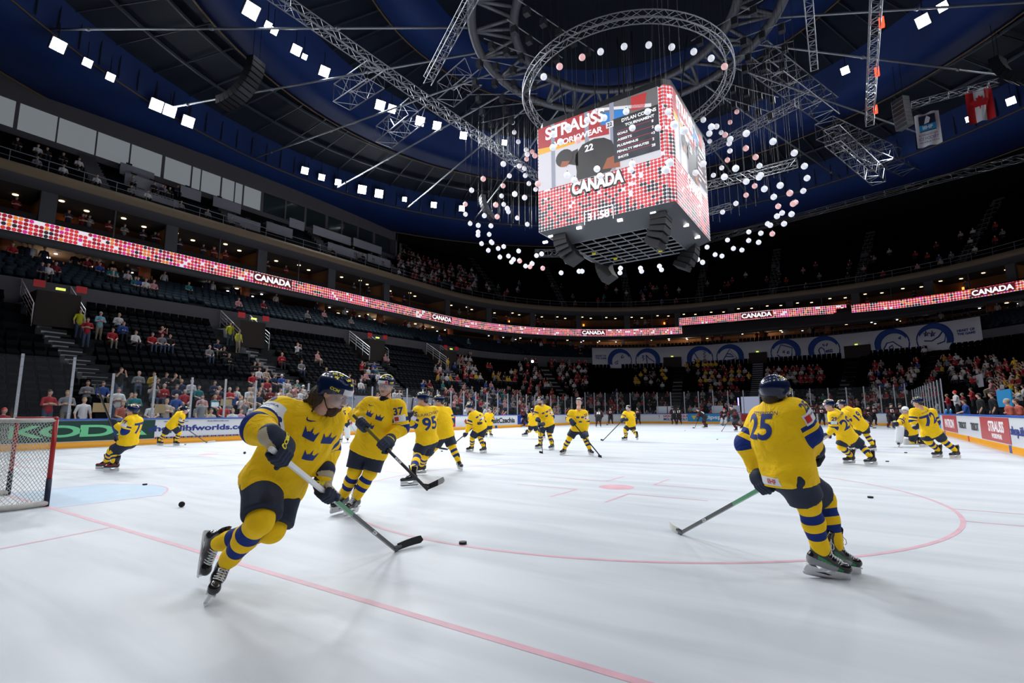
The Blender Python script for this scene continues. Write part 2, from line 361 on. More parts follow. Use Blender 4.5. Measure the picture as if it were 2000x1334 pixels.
# ---------------------------------------------------------------- head, helmet and skate patterns (face looks along +x)
def head_prims():
    P = [ball((-.012,0,.03), (.098,.078,.095), .02), ball((.022,0,-.035), (.066,.060,.085), .03), ball((.058,0,-.098), (.026,.028,.022), .03),
         cone((0,-.05,-.06), (.045,-.02,-.10), .018, k=.03), cone((0,.05,-.06), (.045,.02,-.10), .018, k=.03),
         cone((.078,-.036,.032), (.078,.036,.032), .012, k=.02), ball((.058,-.042,-.028), .026, .03), ball((.058,.042,-.028), .026, .03),
         ball((.094,-.030,.010), .014, .015, sub=True), ball((.094,.030,.010), .014, .015, sub=True),
         cone((.088,0,.016), (.108,0,-.026), .007, .011, k=.012), ball((.096,-.012,-.032), .008, .01), ball((.096,.012,-.032), .008, .01),
         cone((.080,-.020,-.062), (.080,.020,-.062), .008, k=.008), cone((.082,-.014,-.073), (.082,.014,-.073), .007, k=.006)]
    for s in (-1, 1): P += [ball((-.012, s*.078, -.004), (.020,.010,.031), .01), ball((-.018, s*.084, .004), (.014,.008,.018), .006)]
    P += [cone((-.02,0,-.06), (-.045,0,-.20), .054, .060, k=.03)]
    return P
def head_mi(c):
    x, y, z = c.T; mi = np.zeros(len(c), int)
    mi[(x > .070) & (abs(y) < .024) & (z < -.056) & (z > -.080)] = 1
    mi[(x > .070) & (abs(abs(y)-.031) < .019) & (abs(z-.036) < .006)] = 2
    return mi
HV, HF = polygonise(head_prims(), .0055); HM = head_mi(HV[HF].mean(1))
HVc, HFc = polygonise(head_prims(), .016); HMc = head_mi(HVc[HFc].mean(1))
def helmet_mesh(name, mats, vox, num=None):
    P = [ball((-.014,0,.046), (.132,.106,.108), .02), cone((-.09,0,.07), (.05,0,.125), .022, k=.03)]
    for s in (-1, 1): P += [ball((-.025, s*.078, -.012), (.052,.030,.052), .02), ball((-.012, s*.104, -.016), (.020,.02,.026), .008, sub=True), carve((.01,s*.055,.145), (.07,s*.05,.115), .009, k=.004), carve((-.08,s*.05,.125), (-.03,s*.06,.14), .009, k=.004),
                            carve((-.02,s*.112,.055), (.05,s*.10,.055), .006, k=.004)]
    P += [cut((.06,0,.026), (.5,0,-1)), carve((.20,0,-.03), (.02,0,-.10), .075, k=.01)]
    V, F = polygonise(P, vox); return mesh_from(name, V, F, mats)
def shell_patch(th0, th1, z0, z1, rx, ry, cx, cz, rz, n=14, k=4, t=.003, rows=None):
    """curved sheet with real thickness on an ellipsoid round the head"""
    vs = []; fs = []
    for L in (0, 1):
        for j in range(k+1):
            for i in range(n+1):
                a = th0+(th1-th0)*i/n; z = z0+(z1-z0)*j/k; q = math.sqrt(max(0, 1-((z-cz)/rz)**2)); e = t*L
                vs.append((cx+(rx+e)*q*math.cos(a), (ry+e)*q*math.sin(a), z))
    W = n+1; H = (k+1)*W
    for j in range(k):
        for i in range(n):
            a = j*W+i; fs += [(a, a+1, a+W+1, a+W)[::-1], (H+a, H+a+1, H+a+W+1, H+a+W)]
    for i in range(n): fs += [(i, i+1, H+i+1, H+i), (k*W+i, H+k*W+i, H+k*W+i+1, k*W+i+1)]
    for j in range(k): fs += [(j*W, H+j*W, H+(j+1)*W, (j+1)*W), (j*W+n, (j+1)*W+n, H+(j+1)*W+n, H+j*W+n)]
    return vs, fs
ME = {}
def skate_set(key, vox, bootmat):
    P = [cone((-.055,0,.115), (-.035,0,-.01), .050, .046, k=.03), cone((-.045,0,-.06), (.06,0,-.075), .042, .040, k=.04), cone((.06,0,-.072), (.165,0,-.082), .042, .036, k=.03),
         cone((-.02,0,0), (.07,0,-.045), .044, .040, k=.03), ball((.172,0,-.078), (.045,.040,.034), .02), ball((-.072,0,-.055), (.034,.040,.05), .02),
         cone((-.085,0,.10), (-.098,0,.16), .026, .02, k=.02, flat=(1,0,0), fk=.5), cone((.02,0,.06), (.035,0,.15), .03, .026, k=.02, flat=(1,0,0), fk=.4), cut((0,0,-.108), (0,0,-1))]
    V, F = polygonise(P, vox); c = V[F].mean(1); mi = np.zeros(len(F), int)
    if key == 'green':
        s = (abs(c[:, 1]) > .022); g = c[:, 2]-(-.02-.42*(c[:, 0]+.03)); mi[s & (abs(g+.008) < .013) & (c[:, 0] > -.045) & (c[:, 0] < .15)] = 1
        mi[(c[:, 2] < -.045-.2*(c[:, 0]+.03)) & (c[:, 0] < .11)] = 2
    if key == 'redtrim': mi[(abs(c[:, 1]) > .025) & (abs(c[:, 2]+.05) < .012)] = 1
    ME[key] = mesh_from('boot', V, F, [M['boot'], M['green'] if key == 'green' else M['red'], mat('grey_boot_quarter', (.3, .31, .33), .3)], mi)
def holder_mesh(n):
    b = MB(); t = .011
    out = [(-.105,-.108),(-.055,-.108),(-.02,-.122),(.02,-.135),(.05,-.135),(.09,-.120),(.12,-.108),(.205,-.108),(.212,-.140),(.215,-.172),(-.10,-.172),(-.115,-.150)]
    hole = [(-.035,-.150),(.06,-.158),(.085,-.150),(.03,-.141)]
    V0 = [(x, -t, z) for x, z in out]+[(x, t, z) for x, z in out]; k = len(out)
    b.add(V0, [tuple(range(k)), tuple(range(k, 2*k))[::-1]]+[(i, k+i, k+(i+1) % k, (i+1) % k) for i in range(k)], 0)
    b.add([(x, sy*(t+.0006), z) for sy in (-1, 1) for x, z in hole], [(0,1,2,3), (7,6,5,4)], 1)
    b.box((-.07,0,-.112), (.04,.03,.005)); b.box((.15,0,-.112), (.055,.033,.005))
    return b.mesh('blade_holder', [M['holder'], M['dark']])
def runner_mesh():
    b = MB(); pr = [(-.118,-.166),(-.112,-.184),(-.09,-.190),(.19,-.190),(.212,-.184),(.222,-.166)]; k = len(pr)
    b.add([(x, -.0025, z) for x, z in pr]+[(x, .0025, z) for x, z in pr], [tuple(range(k)), tuple(range(k, 2*k))[::-1]]+[(i, k+i, k+(i+1) % k, (i+1) % k) for i in range(k)])
    return b.mesh('blade_runner', [M['steel']])
def lace_mesh():
    b = MB()
    for i in range(9):
        f = i/8; x = .045+.095*f if i > 3 else .028+.01*i; z = .075-.032*i if i < 4 else -.012-.0075*(i-4)*1.6
        x = [.036,.040,.044,.052,.066,.082,.100,.118,.134][i]; z = [.105,.075,.045,.015,-.006,-.018,-.026,-.033,-.040][i]
        pts = [(x-.014, -.036, z-.012), (x+.004, -.020, z+.004), (x+.011, 0, z+.010), (x+.004, .020, z+.004), (x-.014, .036, z-.012)]; b.path(pts, .0038, 5)
        if i < 8:
            x2 = [.036,.040,.044,.052,.066,.082,.100,.118,.134][i+1]; z2 = [.105,.075,.045,.015,-.006,-.018,-.026,-.033,-.040][i+1]
            for s in (-1, 1): b.path([(x-.002, s*.028, z), (x+.014, 0, z*.5+z2*.5+.014), (x2-.002, -s*.028, z2)], .0035, 5)
    for s in (-1, 1): b.path([(.046, s*.01, .10), (.060, s*.028, .085), (.062, s*.034, .06), (.056, s*.028, .045)], .0035, 5)
    return b.mesh('laces', [M['lace']], True)
skate_set('black', .010, None); skate_set('green', .0048, None); skate_set('redtrim', .012, None); skate_set('far', .022, None)
ME['holder'] = holder_mesh(0); ME['runner'] = runner_mesh(); ME['laces'] = lace_mesh()
def place_mat(o, org, X, Z):
    X = unit(X); Z = unit(Z-np.dot(Z, X)*X); Y = np.cross(Z, X)
    return Matrix(((X[0], Y[0], Z[0], org[0]), (X[1], Y[1], Z[1], org[1]), (X[2], Y[2], Z[2], org[2]), (0, 0, 0, 1)))
def skate(parent, ank, X, Z, key, full=True):
    m = place_mat(None, ank, X, Z)
    s = link('skate', ME[key], parent); s.matrix_world = m; s.matrix_local = m
    h = link('blade_holder', ME['holder'], s); r = link('blade_runner', ME['runner'], s)
    if full: link('laces', ME['laces'], s)
    return s
HELM = {}
def get_helmet(kind, vox):
    k = (kind, round(vox, 3))
    if k not in HELM: HELM[k] = helmet_mesh('helmet', [{'navy': M['navyh'], 'black': M['black'], 'white': M['white']}[kind]], vox)
    return HELM[k]
v_, f_ = shell_patch(-1.25, 1.25, -.062, .042, .165, .125, -.01, .03, .17); b_ = MB(); b_.add(v_, f_); ME['visor'] = b_.mesh('visor', [M['visor']], True)
v_, f_ = shell_patch(-.66, .66, .038, .076, .134, .108, -.014, .046, .110, t=.004); b_ = MB(); b_.add(v_, f_, 0)
v_, f_ = shell_patch(.38, .62, .042, .072, .137, .111, -.014, .046, .110, t=.003, n=4); b_.add(v_, f_, 1); ME['band'] = b_.mesh('front_patch', [M['patch'], mat('poppy_red_print', (.75, .03, .03), .5)])
b_ = MB()
for s in (-1, 1): b_.path([(-.01,s*.094,-.03),(.02,s*.080,-.075),(.05,s*.045,-.118),(.065,0,-.128)], .0045, 6)
ME['strap'] = b_.mesh('chin_strap', [M['black']], True)
def helmet_marks(hm, lod):
    b = BVHTree.FromPolygons([v.co[:] for v in hm.vertices], [tuple(p.vertices) for p in hm.polygons]); out = []
    V, F = poly_mesh(CROWN, 1); it = [(V, F, 0, 0, -.019, .026, 0), (V, F, 0, -.021, .015, .026, 0), (V, F, 0, .021, .015, .026, 0)]
    for (o, n) in (((.075, 0, .125), (.75, 0, .66)), ((-.01, .05, .135), (.25, .6, .76)), ((-.01, -.05, .135), (.25, -.6, .76))):
        n = unit(n); X = unit(np.cross((0, 0, 1), n)); Y = np.cross(n, X); q = project('yellow_crowns', it, b, o, X, Y, [M['ryel']], None, lift=.0015, step=.02, reach=.1)
        if q: out.append(q)
    V, F, tw, th = text_poly('CCM', .04, .1, 1.15)
    for sy in (-1, 1):
        q = project('helmet_word', [(V, F, 0, 0, 0, .020/th, 0)], b, (.035, sy*.1, .052), (-sy, 0, 0), (0, 0, 1), [M['ryel']], None, lift=.0015, step=.02, reach=.1)
        if q: out.append(q)
    ms = [q.data for q in out]
    for q in out: bpy.data.objects.remove(q)
    return ms
# ---------------------------------------------------------------- hockey players
_MK = {}
def get_marks(hk, near):
    if near not in _MK: _MK[near] = helmet_marks(get_helmet(hk, .007 if near else .016), near)
    return _MK[near]
def vec(r, u, t):      # image-right, up, towards the camera, level with the ice
    fh = np.array([_F[0], _F[1], 0]); fh /= np.linalg.norm(fh)
    return _R0*r+np.array([0, 0, 1.0])*u-fh*t
def glove(parent, g, s, wr, vox, mats, side):
    """g grip centre, s stick direction, wr wrist point; palm, cuff, four curled fingers and a thumb"""
    s = unit(s); w_ = A3(wr)-A3(g); w_ = w_-np.dot(w_, s)*s*.6; w_ = unit(w_); w0 = unit(w_-np.dot(w_, s)*s); n = np.cross(s, w0)*side
    P = []; G = 1.14
    for i in range(4):
        off = (i-1.5)*.029*G; L = [.040,.043,.041,.036][i]*G; pts = []
        for th in (20, 75, 130, 185, 225):
            t = math.radians(th-15*0); pts.append(A3(g)+s*off+n*(L*math.cos(t))-w0*(L*math.sin(t)))
        pts[0] = pts[0]+w0*.02+n*.008
        for a, b in zip(pts[:-1], pts[1:]): P.append(cone(a, b, .0165*G, .0150*G, k=.004))
    pc = A3(g)+n*.032*G+w0*.045*G
    P += [cone(pc-s*.042, pc+s*.042, .040, .040, k=.02), cone(pc+w0*.035-s*.036, pc+w0*.035+s*.036, .045, .045, k=.03)]
    th0 = A3(g)+w0*.055+s*.078-n*.002; th1 = A3(g)+w0*.005+s*.082-n*.044; th2 = A3(g)-w0*.036+s*.058-n*.052
    P += [cone(pc+s*.03, th0, .028, .024, k=.01), cone(th0, th1, .023, .021, k=.006), cone(th1, th2, .021, .018, k=.006)]
    c0 = A3(g)+n*.02+w0*.085; c1 = c0+unit(A3(wr)-c0)*.10
    P += [cone(c0, c1, .052, .074, k=.03), cone(c0+w0*.01-s*.02, c0+w0*.01+s*.02, .035, k=.02)]
    def mi(c):
        d = (c-A3(g))@n; q = (c-A3(g))@w0; m = ((d < .014) & (q > .010) & (q < .12)).astype(int)
        return m
    V, F = polygonise(P, vox); me = mesh_from('glove', V, F, mats, mi(V[F].mean(1)))
    o = link('glove', me, parent)
    # yellow lettering bar on the cuff
    return o, (c0, c1, n, w0, s)
def limb_t(V, a, b, c):
    def seg(p, q):
        pa = V-p; ba = q-p; h = np.clip((pa@ba)/(ba@ba), 0, 1); return h, np.linalg.norm(pa-h[:, None]*ba, axis=1)
    h1, d1 = seg(a, b); h2, d2 = seg(b, c); return np.where(d1 < d2, h1, 1+h2), np.minimum(d1, d2)
TEAM = {'swe': dict(j='jersey', s='sock', p='navy', h='navy', g=('navy', 'palm'), sk='black'), 'can': dict(j='cjersey', s='csock', p='cblack', h='black', g=('cblack', 'cblack'), sk='far')}
def build_player(J, team, label, group=None, vox=.03, face=None, fup=None, sk=None, skX=None, skZ=None, num=None, near=False, seed=3, hair=None, beard=False, goalie=False,
                 decals=(), name='hockey_player', gdir=None, full=False, cat='person', local=False, helm=None, visor=True, palmflip=(1, -1), rad=1.0, hemd=.12, gword=None):
    T = TEAM[team]; J = {k: A3(v) for k, v in J.items()}
    if not local:
        base = A3((J['P'][0]*.5+(J['aL'][0]+J['aR'][0])*.25, J['P'][1]*.5+(J['aL'][1]+J['aR'][1])*.25, 0)); J = {k: v-base for k, v in J.items()}
    else: base = np.zeros(3)
    root = empty(name, base); tag(root, label, cat, group)
    U = unit(J['N']-J['P']); A = unit((J['sL']-J['sR'])); A = unit(A-np.dot(A, U)*U); Fr = np.cross(A, U)
    P, N = J['P'], J['N']; TL = np.linalg.norm(N-P)
    face = unit(face) if face is not None else unit(Fr); fup = unit(fup) if fup is not None else unit(np.array([0, 0, 1.0])*.8+U*.3)
    HMt = np.array(place_mat(None, J['head'], face, fup)); HR, Ho = HMt[:3, :3], HMt[:3, 3]
    # body: one continuous figure, head with face, neck, torso, arms and legs
    hv, hf, hm = (HV, HF, HM) if near else (HVc, HFc, HMc)
    BP = [cone(P, N-U*.06, .13, .12, k=.05, flat=Fr, fk=.75), cone(J['sL'], J['sR'], .06, k=.05), cone(N-U*.05, J['head']-HR[:, 2]*.06, .055, .052, k=.03)]
    for q in 'LR':
        BP += [cone(J['s'+q], J['e'+q], .05, .04, k=.03), cone(J['e'+q], J['w'+q], .038, .03, k=.02), cone(P*.4+J['h'+q]*.6, J['k'+q], .085, .06, k=.04), cone(J['k'+q], J['a'+q], .055, .035, k=.02)]
        BP += [cone(J['w'+q], J['g'+q], .028, .02, k=.02)]
    bv, bf = polygonise(BP, max(vox*1.1, .022))
    V = np.vstack([hv@HR.T+Ho, bv]); F = np.vstack([hf, bf+len(hv)]); mi = np.concatenate([hm, np.zeros(len(bf), int)])
    body = link('body', mesh_from('body', V, F, [M['skin'], M['lip'], M['hair']], mi), root)
    if near:
        e = MB()
        for s in (-1, 1): e.sphere((.0775, s*.030, .010), .0125, 0, 10); e.sphere((.0845, s*.030, .008), .0070, 1, 8)
        eo = e.build('eyes', [M['eyew'], M['eyed']], root, True); eo.matrix_local = place_mat(None, J['head'], face, fup)
    # jersey
    hem = P-U*hemd; R_ = rad
    JP = [cone(hem-U*.10, P+U*TL*.45, .218*R_, .212*R_, k=.05, flat=Fr, fk=.86), cone(P+U*TL*.4, N-U*.14, .222*R_, .19*R_, k=.06, flat=Fr, fk=.76),
          cone(J['sL']-U*.025, J['sR']-U*.025, .090*R_, k=.07), cone(N-U*.16, N-U*.005, .13, .075, k=.05), ball(P+U*TL*.55+Fr*.02, .19*R_, .08)]
    JP += [cone(J['hL'], J['hR'], .132, k=.06)]
    for q in 'LR':
        JP += [cone(J['h'+q], J['h'+q]+(J['k'+q]-J['h'+q])*.14, .142, .138, k=.04)]
        JP += [cone(J['s'+q], J['e'+q], .104*R_, .096*R_, k=.05), cone(J['e'+q], J['e'+q]+(J['w'+q]-J['e'+q])*1.0, .096*R_, .070*R_, k=.035)]
    JP += [carve(N-U*.03+Fr*.01, J['head']-HR[:, 2]*.02, .066, .075, k=.012), cut(hem, -U)]
    def att(V):
        ta, da = limb_t(V, J['sL'], J['eL'], J['wL']); tb, db = limb_t(V, J['sR'], J['eR'], J['wR']); d = np.minimum(da, db)
        pa = V-P; h = np.clip((pa@U)/TL, 0, .85); q = pa-h[:, None]*TL*U; dt = np.linalg.norm(q, axis=1)-.10      # nearer to the arm than to the trunk
        return {'band': np.where(da < db, ta, tb), 'arm': np.clip((dt-d)/.03+.5+(.145*R_-d)/.03*.0, 0, 1)*(d < .17*R_)}
    jo = blob('jersey', JP, vox, M[T['j']], root, att, wr=(.0085, 12, seed) if full else ((.009, 11, seed) if vox < .035 else None))
    if near:
        c = blob('collar', [cone(N-U*.05+Fr*.014, N+U*.022+Fr*.010, .086, .074, k=.01), carve(N+U*.01, N+U*.1, .056, .062)], .010, M['black'], root)
    # trousers
    Vs, Fs, off = [], [], 0
    for q in 'LR':
        h, k = J['h'+q], J['k'+q]; e = h+(k-h)*.93; d = unit(k-h); o_ = J['hR' if q == 'L' else 'hL']
        PP = [cone(h-U*.02, (h*.75+o_*.25)-U*.02, .125, k=.05), cone(h+(k-h)*.1, e+d*.12, .134*R_, .126*R_, k=.05), cut(e, d), cone(P-U*.06, h*.6+o_*.4-U*.03, .135, .13, k=.05)]
        V, F = polygonise(PP, max(vox, .014), (.004, 10, seed+5) if full else None); Vs.append(V); Fs.append(F+off); off += len(V)
    link('hockey_pants', mesh_from('hockey_pants', np.vstack(Vs), np.vstack(Fs), M[T['p']]), root)
    # socks, skates
    for q in 'LR':
        k, a, h = J['k'+q], J['a'+q], J['h'+q]; sh = a-k; kf = unit(np.cross(np.cross(sh, h-k), sh)); kf = -kf if np.dot(kf, (h-k)) > 0 else kf
        fwd = unit(skX[0 if q == 'L' else 1]) if skX is not None else Fr
        SP = [cone(h+(k-h)*.72, k, .080, .078, k=.03), cone(k, k+sh*.42, .080, .078, k=.03), cone(k+sh*.42, k+sh*.86, .080, .062, k=.03), ball(k+fwd*.015+sh*.04, .078, .04), cone(k+sh*.80, k+sh*.93, .064, .058, k=.02)]
        def sat(V, k=k, sh=sh): return ((V-k)@sh)/(sh@sh)
        blob('sock', SP, max(vox*.8, .009), M[T['s']], root, sat, wr=(.003, 20, seed+9) if full else None)
        X = skX[0 if q == 'L' else 1] if skX is not None else Fr*1.0-np.array([0, 0, Fr[2]])
        Z = skZ[0 if q == 'L' else 1] if (skZ is not None and skZ[0 if q == 'L' else 1] is not None) else np.array([0, 0, .75])-unit(sh)*.25
        skate(root, a, X, Z, sk or T['sk'], near or full)
    # gloves
    for i, q in enumerate('LR'):
        sd = gdir[i] if gdir is not None else np.array([0, 0, -1.0])
        go, (c0, c1, n_, w0, s_) = glove(root, J['g'+q], sd, J['w'+q], max(min(vox*.55, .016), .0062), [M[T['g'][0]], M[T['g'][1]]], palmflip[i])
        if gword:
            V, F, tw, th = text_poly(gword, .05, .1, 1.1); gb = bvh_of(go); ax = unit(c1-c0)
            for nn in (n_, s_, -s_): X = np.cross(ax, nn); project('glove_word', [(V, F, 0, 0, 0, .030/th, 0)], gb, c0+(c1-c0)*.30, X, ax, [M['ryel']], root, lift=.002, step=.02, reach=.2)
    # helmet
    hk = helm or T['h']; hl = place_mat(None, J['head'], face, fup)
    ho = link('helmet', get_helmet(hk, .007 if near else .016), root); ho.matrix_local = hl
    if visor:
        vo = link('visor', ME['visor'], ho)
    if team == 'swe' and not goalie: link('front_patch', ME['band'], ho); [link('yellow_crowns' if i_ < 3 else 'helmet_word', m_, ho) for i_, m_ in enumerate(get_marks(hk, near)) if near or i_ < 3]
    if near: so = link('chin_strap', ME['strap'], ho)
    if goalie:
        cg = MB()
        for th in np.linspace(-.9, .9, 7): cg.path([(.02+.135*math.cos(th)*math.sqrt(max(0, 1-(z/.16)**2)), .115*math.sin(th), z-.01) for z in np.linspace(-.11, .04, 6)], .004, 5)
        for z in (-.10, -.07, -.04, -.01, .02): cg.path([(.02+.138*math.cos(th)*math.sqrt(1-(z/.16)**2), .118*math.sin(th), z-.01) for th in np.linspace(-1.1, 1.1, 9)], .004, 5)
        c_ = cg.build('face_cage', M['steel'], ho)
        for q in 'LR':
            k, a = J['k'+q], J['a'+q]; sh = unit(a-k); fw = unit(skX[0 if q == 'L' else 1]) if skX is not None else Fr; fw = unit(fw-np.dot(fw, sh)*sh)
            sd = np.cross(sh, fw); c0 = k-sh*.22+fw*.07; c1 = a-sh*.02+fw*.07
            PP = [cone(c0+sd*x, c1+sd*x, .065, .06, k=.05) for x in (-.07, 0, .07)]
            blob('leg_pad', PP, max(vox, .02), M['white'] if team == 'swe' else M['cpad'], root)
    if hair == 'long':
        HP = [ball((-.055,0,-.02), (.065,.075,.075), .03), ball((-.085,0,-.075), (.05,.062,.06), .03), cone((-.06,-.05,-.03), (-.10,-.05,-.12), .026, .012, k=.02), cone((-.06,.05,-.03), (-.09,.05,-.12), .026, .012, k=.02),
              cone((-.09,0,-.04), (-.16,.01,-.10), .03, .008, k=.02), cone((-.085,-.03,-.03), (-.15,-.04,-.075), .028, .006, k=.02), cone((-.08,.03,-.06), (-.13,.03,-.13), .025, .006, k=.02), cone((-.10,-.02,-.07), (-.14,-.02,-.15), .022, .005, k=.02), ball((-.075,0,-.05), (.075,.080,.095), .03), cone((-.10,.03,-.05), (-.19,.02,-.08), .03, .006, k=.02), cone((-.10,-.03,-.08), (-.17,-.03,-.14), .03, .006, k=.02), cone((-.06,-.06,-.05), (-.05,-.075,-.16), .024, .008, k=.02), cone((-.06,.06,-.05), (-.05,.075,-.16), .024, .008, k=.02)]
        V, F = polygonise(HP, .007, (.004, 60, 3)); hh = link('hair', mesh_from('hair', V, F, M['hair']), root); hh.matrix_local = hl
    elif hair:
        V, F = polygonise([ball((-.045,0,-.012), (.066,.080,.060), .03), ball((-.075,0,-.05), (.035,.055,.035), .02)], .012); hh = link('hair', mesh_from('hair', V, F, M['hair'] if hair == 'dark' else M['blond']), root); hh.matrix_local = hl
    if beard:
        BPp = [ball((.048,0,-.108), (.040,.040,.034), .02), cone((.015,-.058,-.05), (.045,-.035,-.10), .009, .018, k=.02), cone((.015,.058,-.05), (.045,.035,-.10), .009, .018, k=.02), cone((.093,-.022,-.052), (.093,.022,-.052), .006, k=.006),
               cone((.070,-.025,-.085), (.070,.025,-.085), .020, k=.02), ball((.05,0,-.13), (.03,.03,.028), .02)]
        V, F = polygonise(BPp, .007 if near else .014, (.004, 90, 5)); hh = link('beard', mesh_from('beard', V, F, M['beard']), root); hh.matrix_local = hl
    # marks on the jersey
    if decals:
        b = bvh_of(jo); mm = [M['blue'] if team == 'swe' else M['ink'], M['patch'], M['redp'], M['palm']]
        for dc in decals:
            kind = dc[0]
            if kind == 'back' or kind == 'chest':
                sgn = -1 if kind == 'back' else 1; n_ = Fr*sgn; Y = U; X = np.cross(Y, n_); o = P+U*TL*dc[2]; items = []
                V, F, tw, th = text_poly(dc[1], .03, 0, 1.0); s = dc[3]/th; items.append((V, F, 0, dc[4] if len(dc) > 4 else 0, 0, s, 0))
                project('number', items, b, o, X, Y, mm, root, lift=.003, step=max(.018, vox))
            elif kind == 'crowns':
                n_ = Fr; Y = U; X = np.cross(Y, n_); o = P+U*TL*dc[1]; s = dc[2]; V, F = poly_mesh(CROWN, 1)
                project('crown_crest', [(V, F, 0, -.062+dc[3], .055, s, 0), (V, F, 0, .078+dc[3], .055, s, 0), (V, F, 0, .010+dc[3], -.075, s, 0)], b, o, X, Y, mm, root, lift=.003, step=.018)
            elif kind == 'swoosh':
                n_ = Fr; X = np.cross(U, n_); V, F = poly_mesh(SWOOSH, 1); project('chest_mark', [(V, F, 0, 0, 0, .075, 0)], b, P+U*TL*dc[1]+X*dc[2], X, U, mm, root, lift=.003, step=.018)
            elif kind == 'sleeve':      # (kind, side, t, normal, items[(text|'patch'|'red', h, dx, dy)])
                s_, e_ = J['s'+dc[1]], J['e'+dc[1]]; Y = unit(s_-e_); n_ = unit(dc[3]); n_ = unit(n_-np.dot(n_, Y)*Y); X = np.cross(Y, n_); items = []
                for (tx, h_, dx, dy) in dc[4]:
                    if tx == 'patch': V, F = np.array([(a, c, 0) for a, c in rect(.15, .085)]), [(0,1,2,3)]; items.append((V, F, 1, dx, dy, h_, 0))
                    elif tx == 'red': V, F = np.array([(a, c, 0) for a, c in rect(.055, .052)]), [(0,1,2,3)]; items.append((V, F, 2, dx, dy, h_, .0012))
                    else:
                        V, F, tw, th = text_poly(tx, .03 if h_ > .05 else .01, 0, 1); items.append((V, F, 0, dx, dy, h_/th, .0 if h_ > .05 else .0012))
                project('sleeve_marks', items, b, s_+(e_-s_)*dc[2], X, Y, mm, root, lift=.003, step=.018)
            elif kind == 'hem':
                n_ = Fr*dc[1]; X = np.cross(U, n_); o = hem+U*dc[2]+X*dc[3]
                V, F = np.array([(a, c, 0) for a, c in rect(.19, .065)]), [(0,1,2,3)]; V2, F2, tw, th = text_poly('IIHF', .03, .15, 1)
                project('hem_badge', [(V, F, 1, 0, 0, 1, 0), (V2, F2, 2, .02, 0, .04/th, .0012)], b, o, X, U, mm, root, lift=.003, step=.018)
            elif kind == 'name':
                n_ = -Fr; X = np.cross(U, n_); V, F, tw, th = text_poly(dc[1], .0, 0, 1); project('name_bar', [(V, F, 0, 0, 0, dc[3]/th, 0)], b, P+U*TL*dc[2], X, U, mm, root, lift=.003, step=.02)
    return root
M['olive'] = mat('olive_shaft', (.10,.10,.01), .3, coat=.4); M['greytape'] = mat('grey_tape', (.42,.42,.41), .8); M['whitetape'] = mat('white_tape', (.62,.62,.58), .8)
M['redp'] = mat('red_print', (.6, .02, .025), .5); M['cpad'] = mat('white_red_pad', (.7, .7, .72), .5)
# ---------------------------------------------------------------- sticks
def stick(label, grips, heel, tip, segs, butt_ext=.12, blade='taped', tipmat=None, group=None, word=None, lift=0.0, name='hockey_stick', wordmat='ink', wc=.66):
    g0 = A3(grips); heel = A3(heel); tip = A3(tip); d = unit(heel-g0); butt = g0-d*butt_ext; L = np.linalg.norm(heel-butt)
    base = A3((heel[0], heel[1], 0)); root = empty(name, base); tag(root, label, 'hockey stick', group)
    loc = lambda p: A3(p)-base
    side = unit(np.cross(d, [0, 0, 1])); up = np.cross(side, d)
    Mx = Matrix(((side[0], up[0], d[0]), (side[1], up[1], d[1]), (side[2], up[2], d[2])))
    b = MB(); mats = []
    for (t0, t1, m) in segs:
        if M[m] not in mats: mats.append(M[m])
        c = loc(butt+d*L*(t0+t1)/2); b.box(c, (.0105, .0155, L*(t1-t0)/2), mats.index(M[m]), Mx)
    sh = b.build('shaft', mats, root)
    k = MB(); k.tube(loc(butt-d*.004), loc(butt+d*.13), .0175, n=8); k.build('grip_tape', M['tape' if segs[0][2] != 'white' else 'white'], root)
    bl = MB(); bd = tip-heel; BL = np.linalg.norm(bd); bd = unit(bd); zz = np.array([0, 0, 1.0]); cv = unit(np.cross(zz, bd)); vs = []; nsec = 12; mi = []
    for i in range(nsec+1):
        t = i/nsec; c = heel+bd*BL*t+cv*(.030*math.sin(t*PI)*.6); hgt = .062+.012*t; rr = 1.0
        if t > .88: rr = math.sqrt(max(.02, 1-((t-.88)/.12)**2*.9))
        lo_ = c+zz*(.003+(1-rr)*.03+lift*0); hi_ = c+zz*(hgt*rr+(1-rr)*.01+.003)
        for (p, s) in ((lo_, -1), (hi_, -1), (hi_, 1), (lo_, 1)): vs.append(loc(p)+cv*s*(.0045-.0015*t))
    fs = []
    for i in range(nsec):
        for j in range(4): fs.append((i*4+j, i*4+(j+1) % 4, (i+1)*4+(j+1) % 4, (i+1)*4+j)); mi.append(1 if (tipmat and i >= nsec*.55) else 0)
    fs += [(3,2,1,0), (nsec*4, nsec*4+1, nsec*4+2, nsec*4+3)]; mi += [0, 1 if tipmat else 0]
    bl.v = [tuple(p) for p in vs]; bl.f = fs; bl.m = mi
    # throat joining shaft and blade
    th0 = loc(heel-d*.09); th1 = loc(heel+bd*.03+zz*.035); bl.tube(th0, th1, .016, .02, 6, 2)
    bl.build('blade', [M[blade], M[tipmat or blade], M['carbon']], root)
    if word:
        toC = unit(_C-heel); nn = unit(toC-np.dot(toC, d)*d); X = d if np.dot(d, _R) > 0 else -d; Y = np.cross(nn, X)
        text_flat('maker_word', word, loc(butt+d*L*wc)+nn*.0158, X, Y, h=.026, mat=M[wordmat], parent=root, bold=.04, shear=.2, t=.001)
    return root
def on_line(g0, heel, u, v):      # the point of the shaft seen nearest to a sight line
    d1 = unit(A3(heel)-A3(g0)); d2 = unit(wdir(u, v)); w0 = A3(g0)-_C; a, b, c = 1.0, d1@d2, 1.0; d_, e = d1@w0, d2@w0
    return A3(g0)+d1*((b*e-c*d_)/(a*c-b*b))
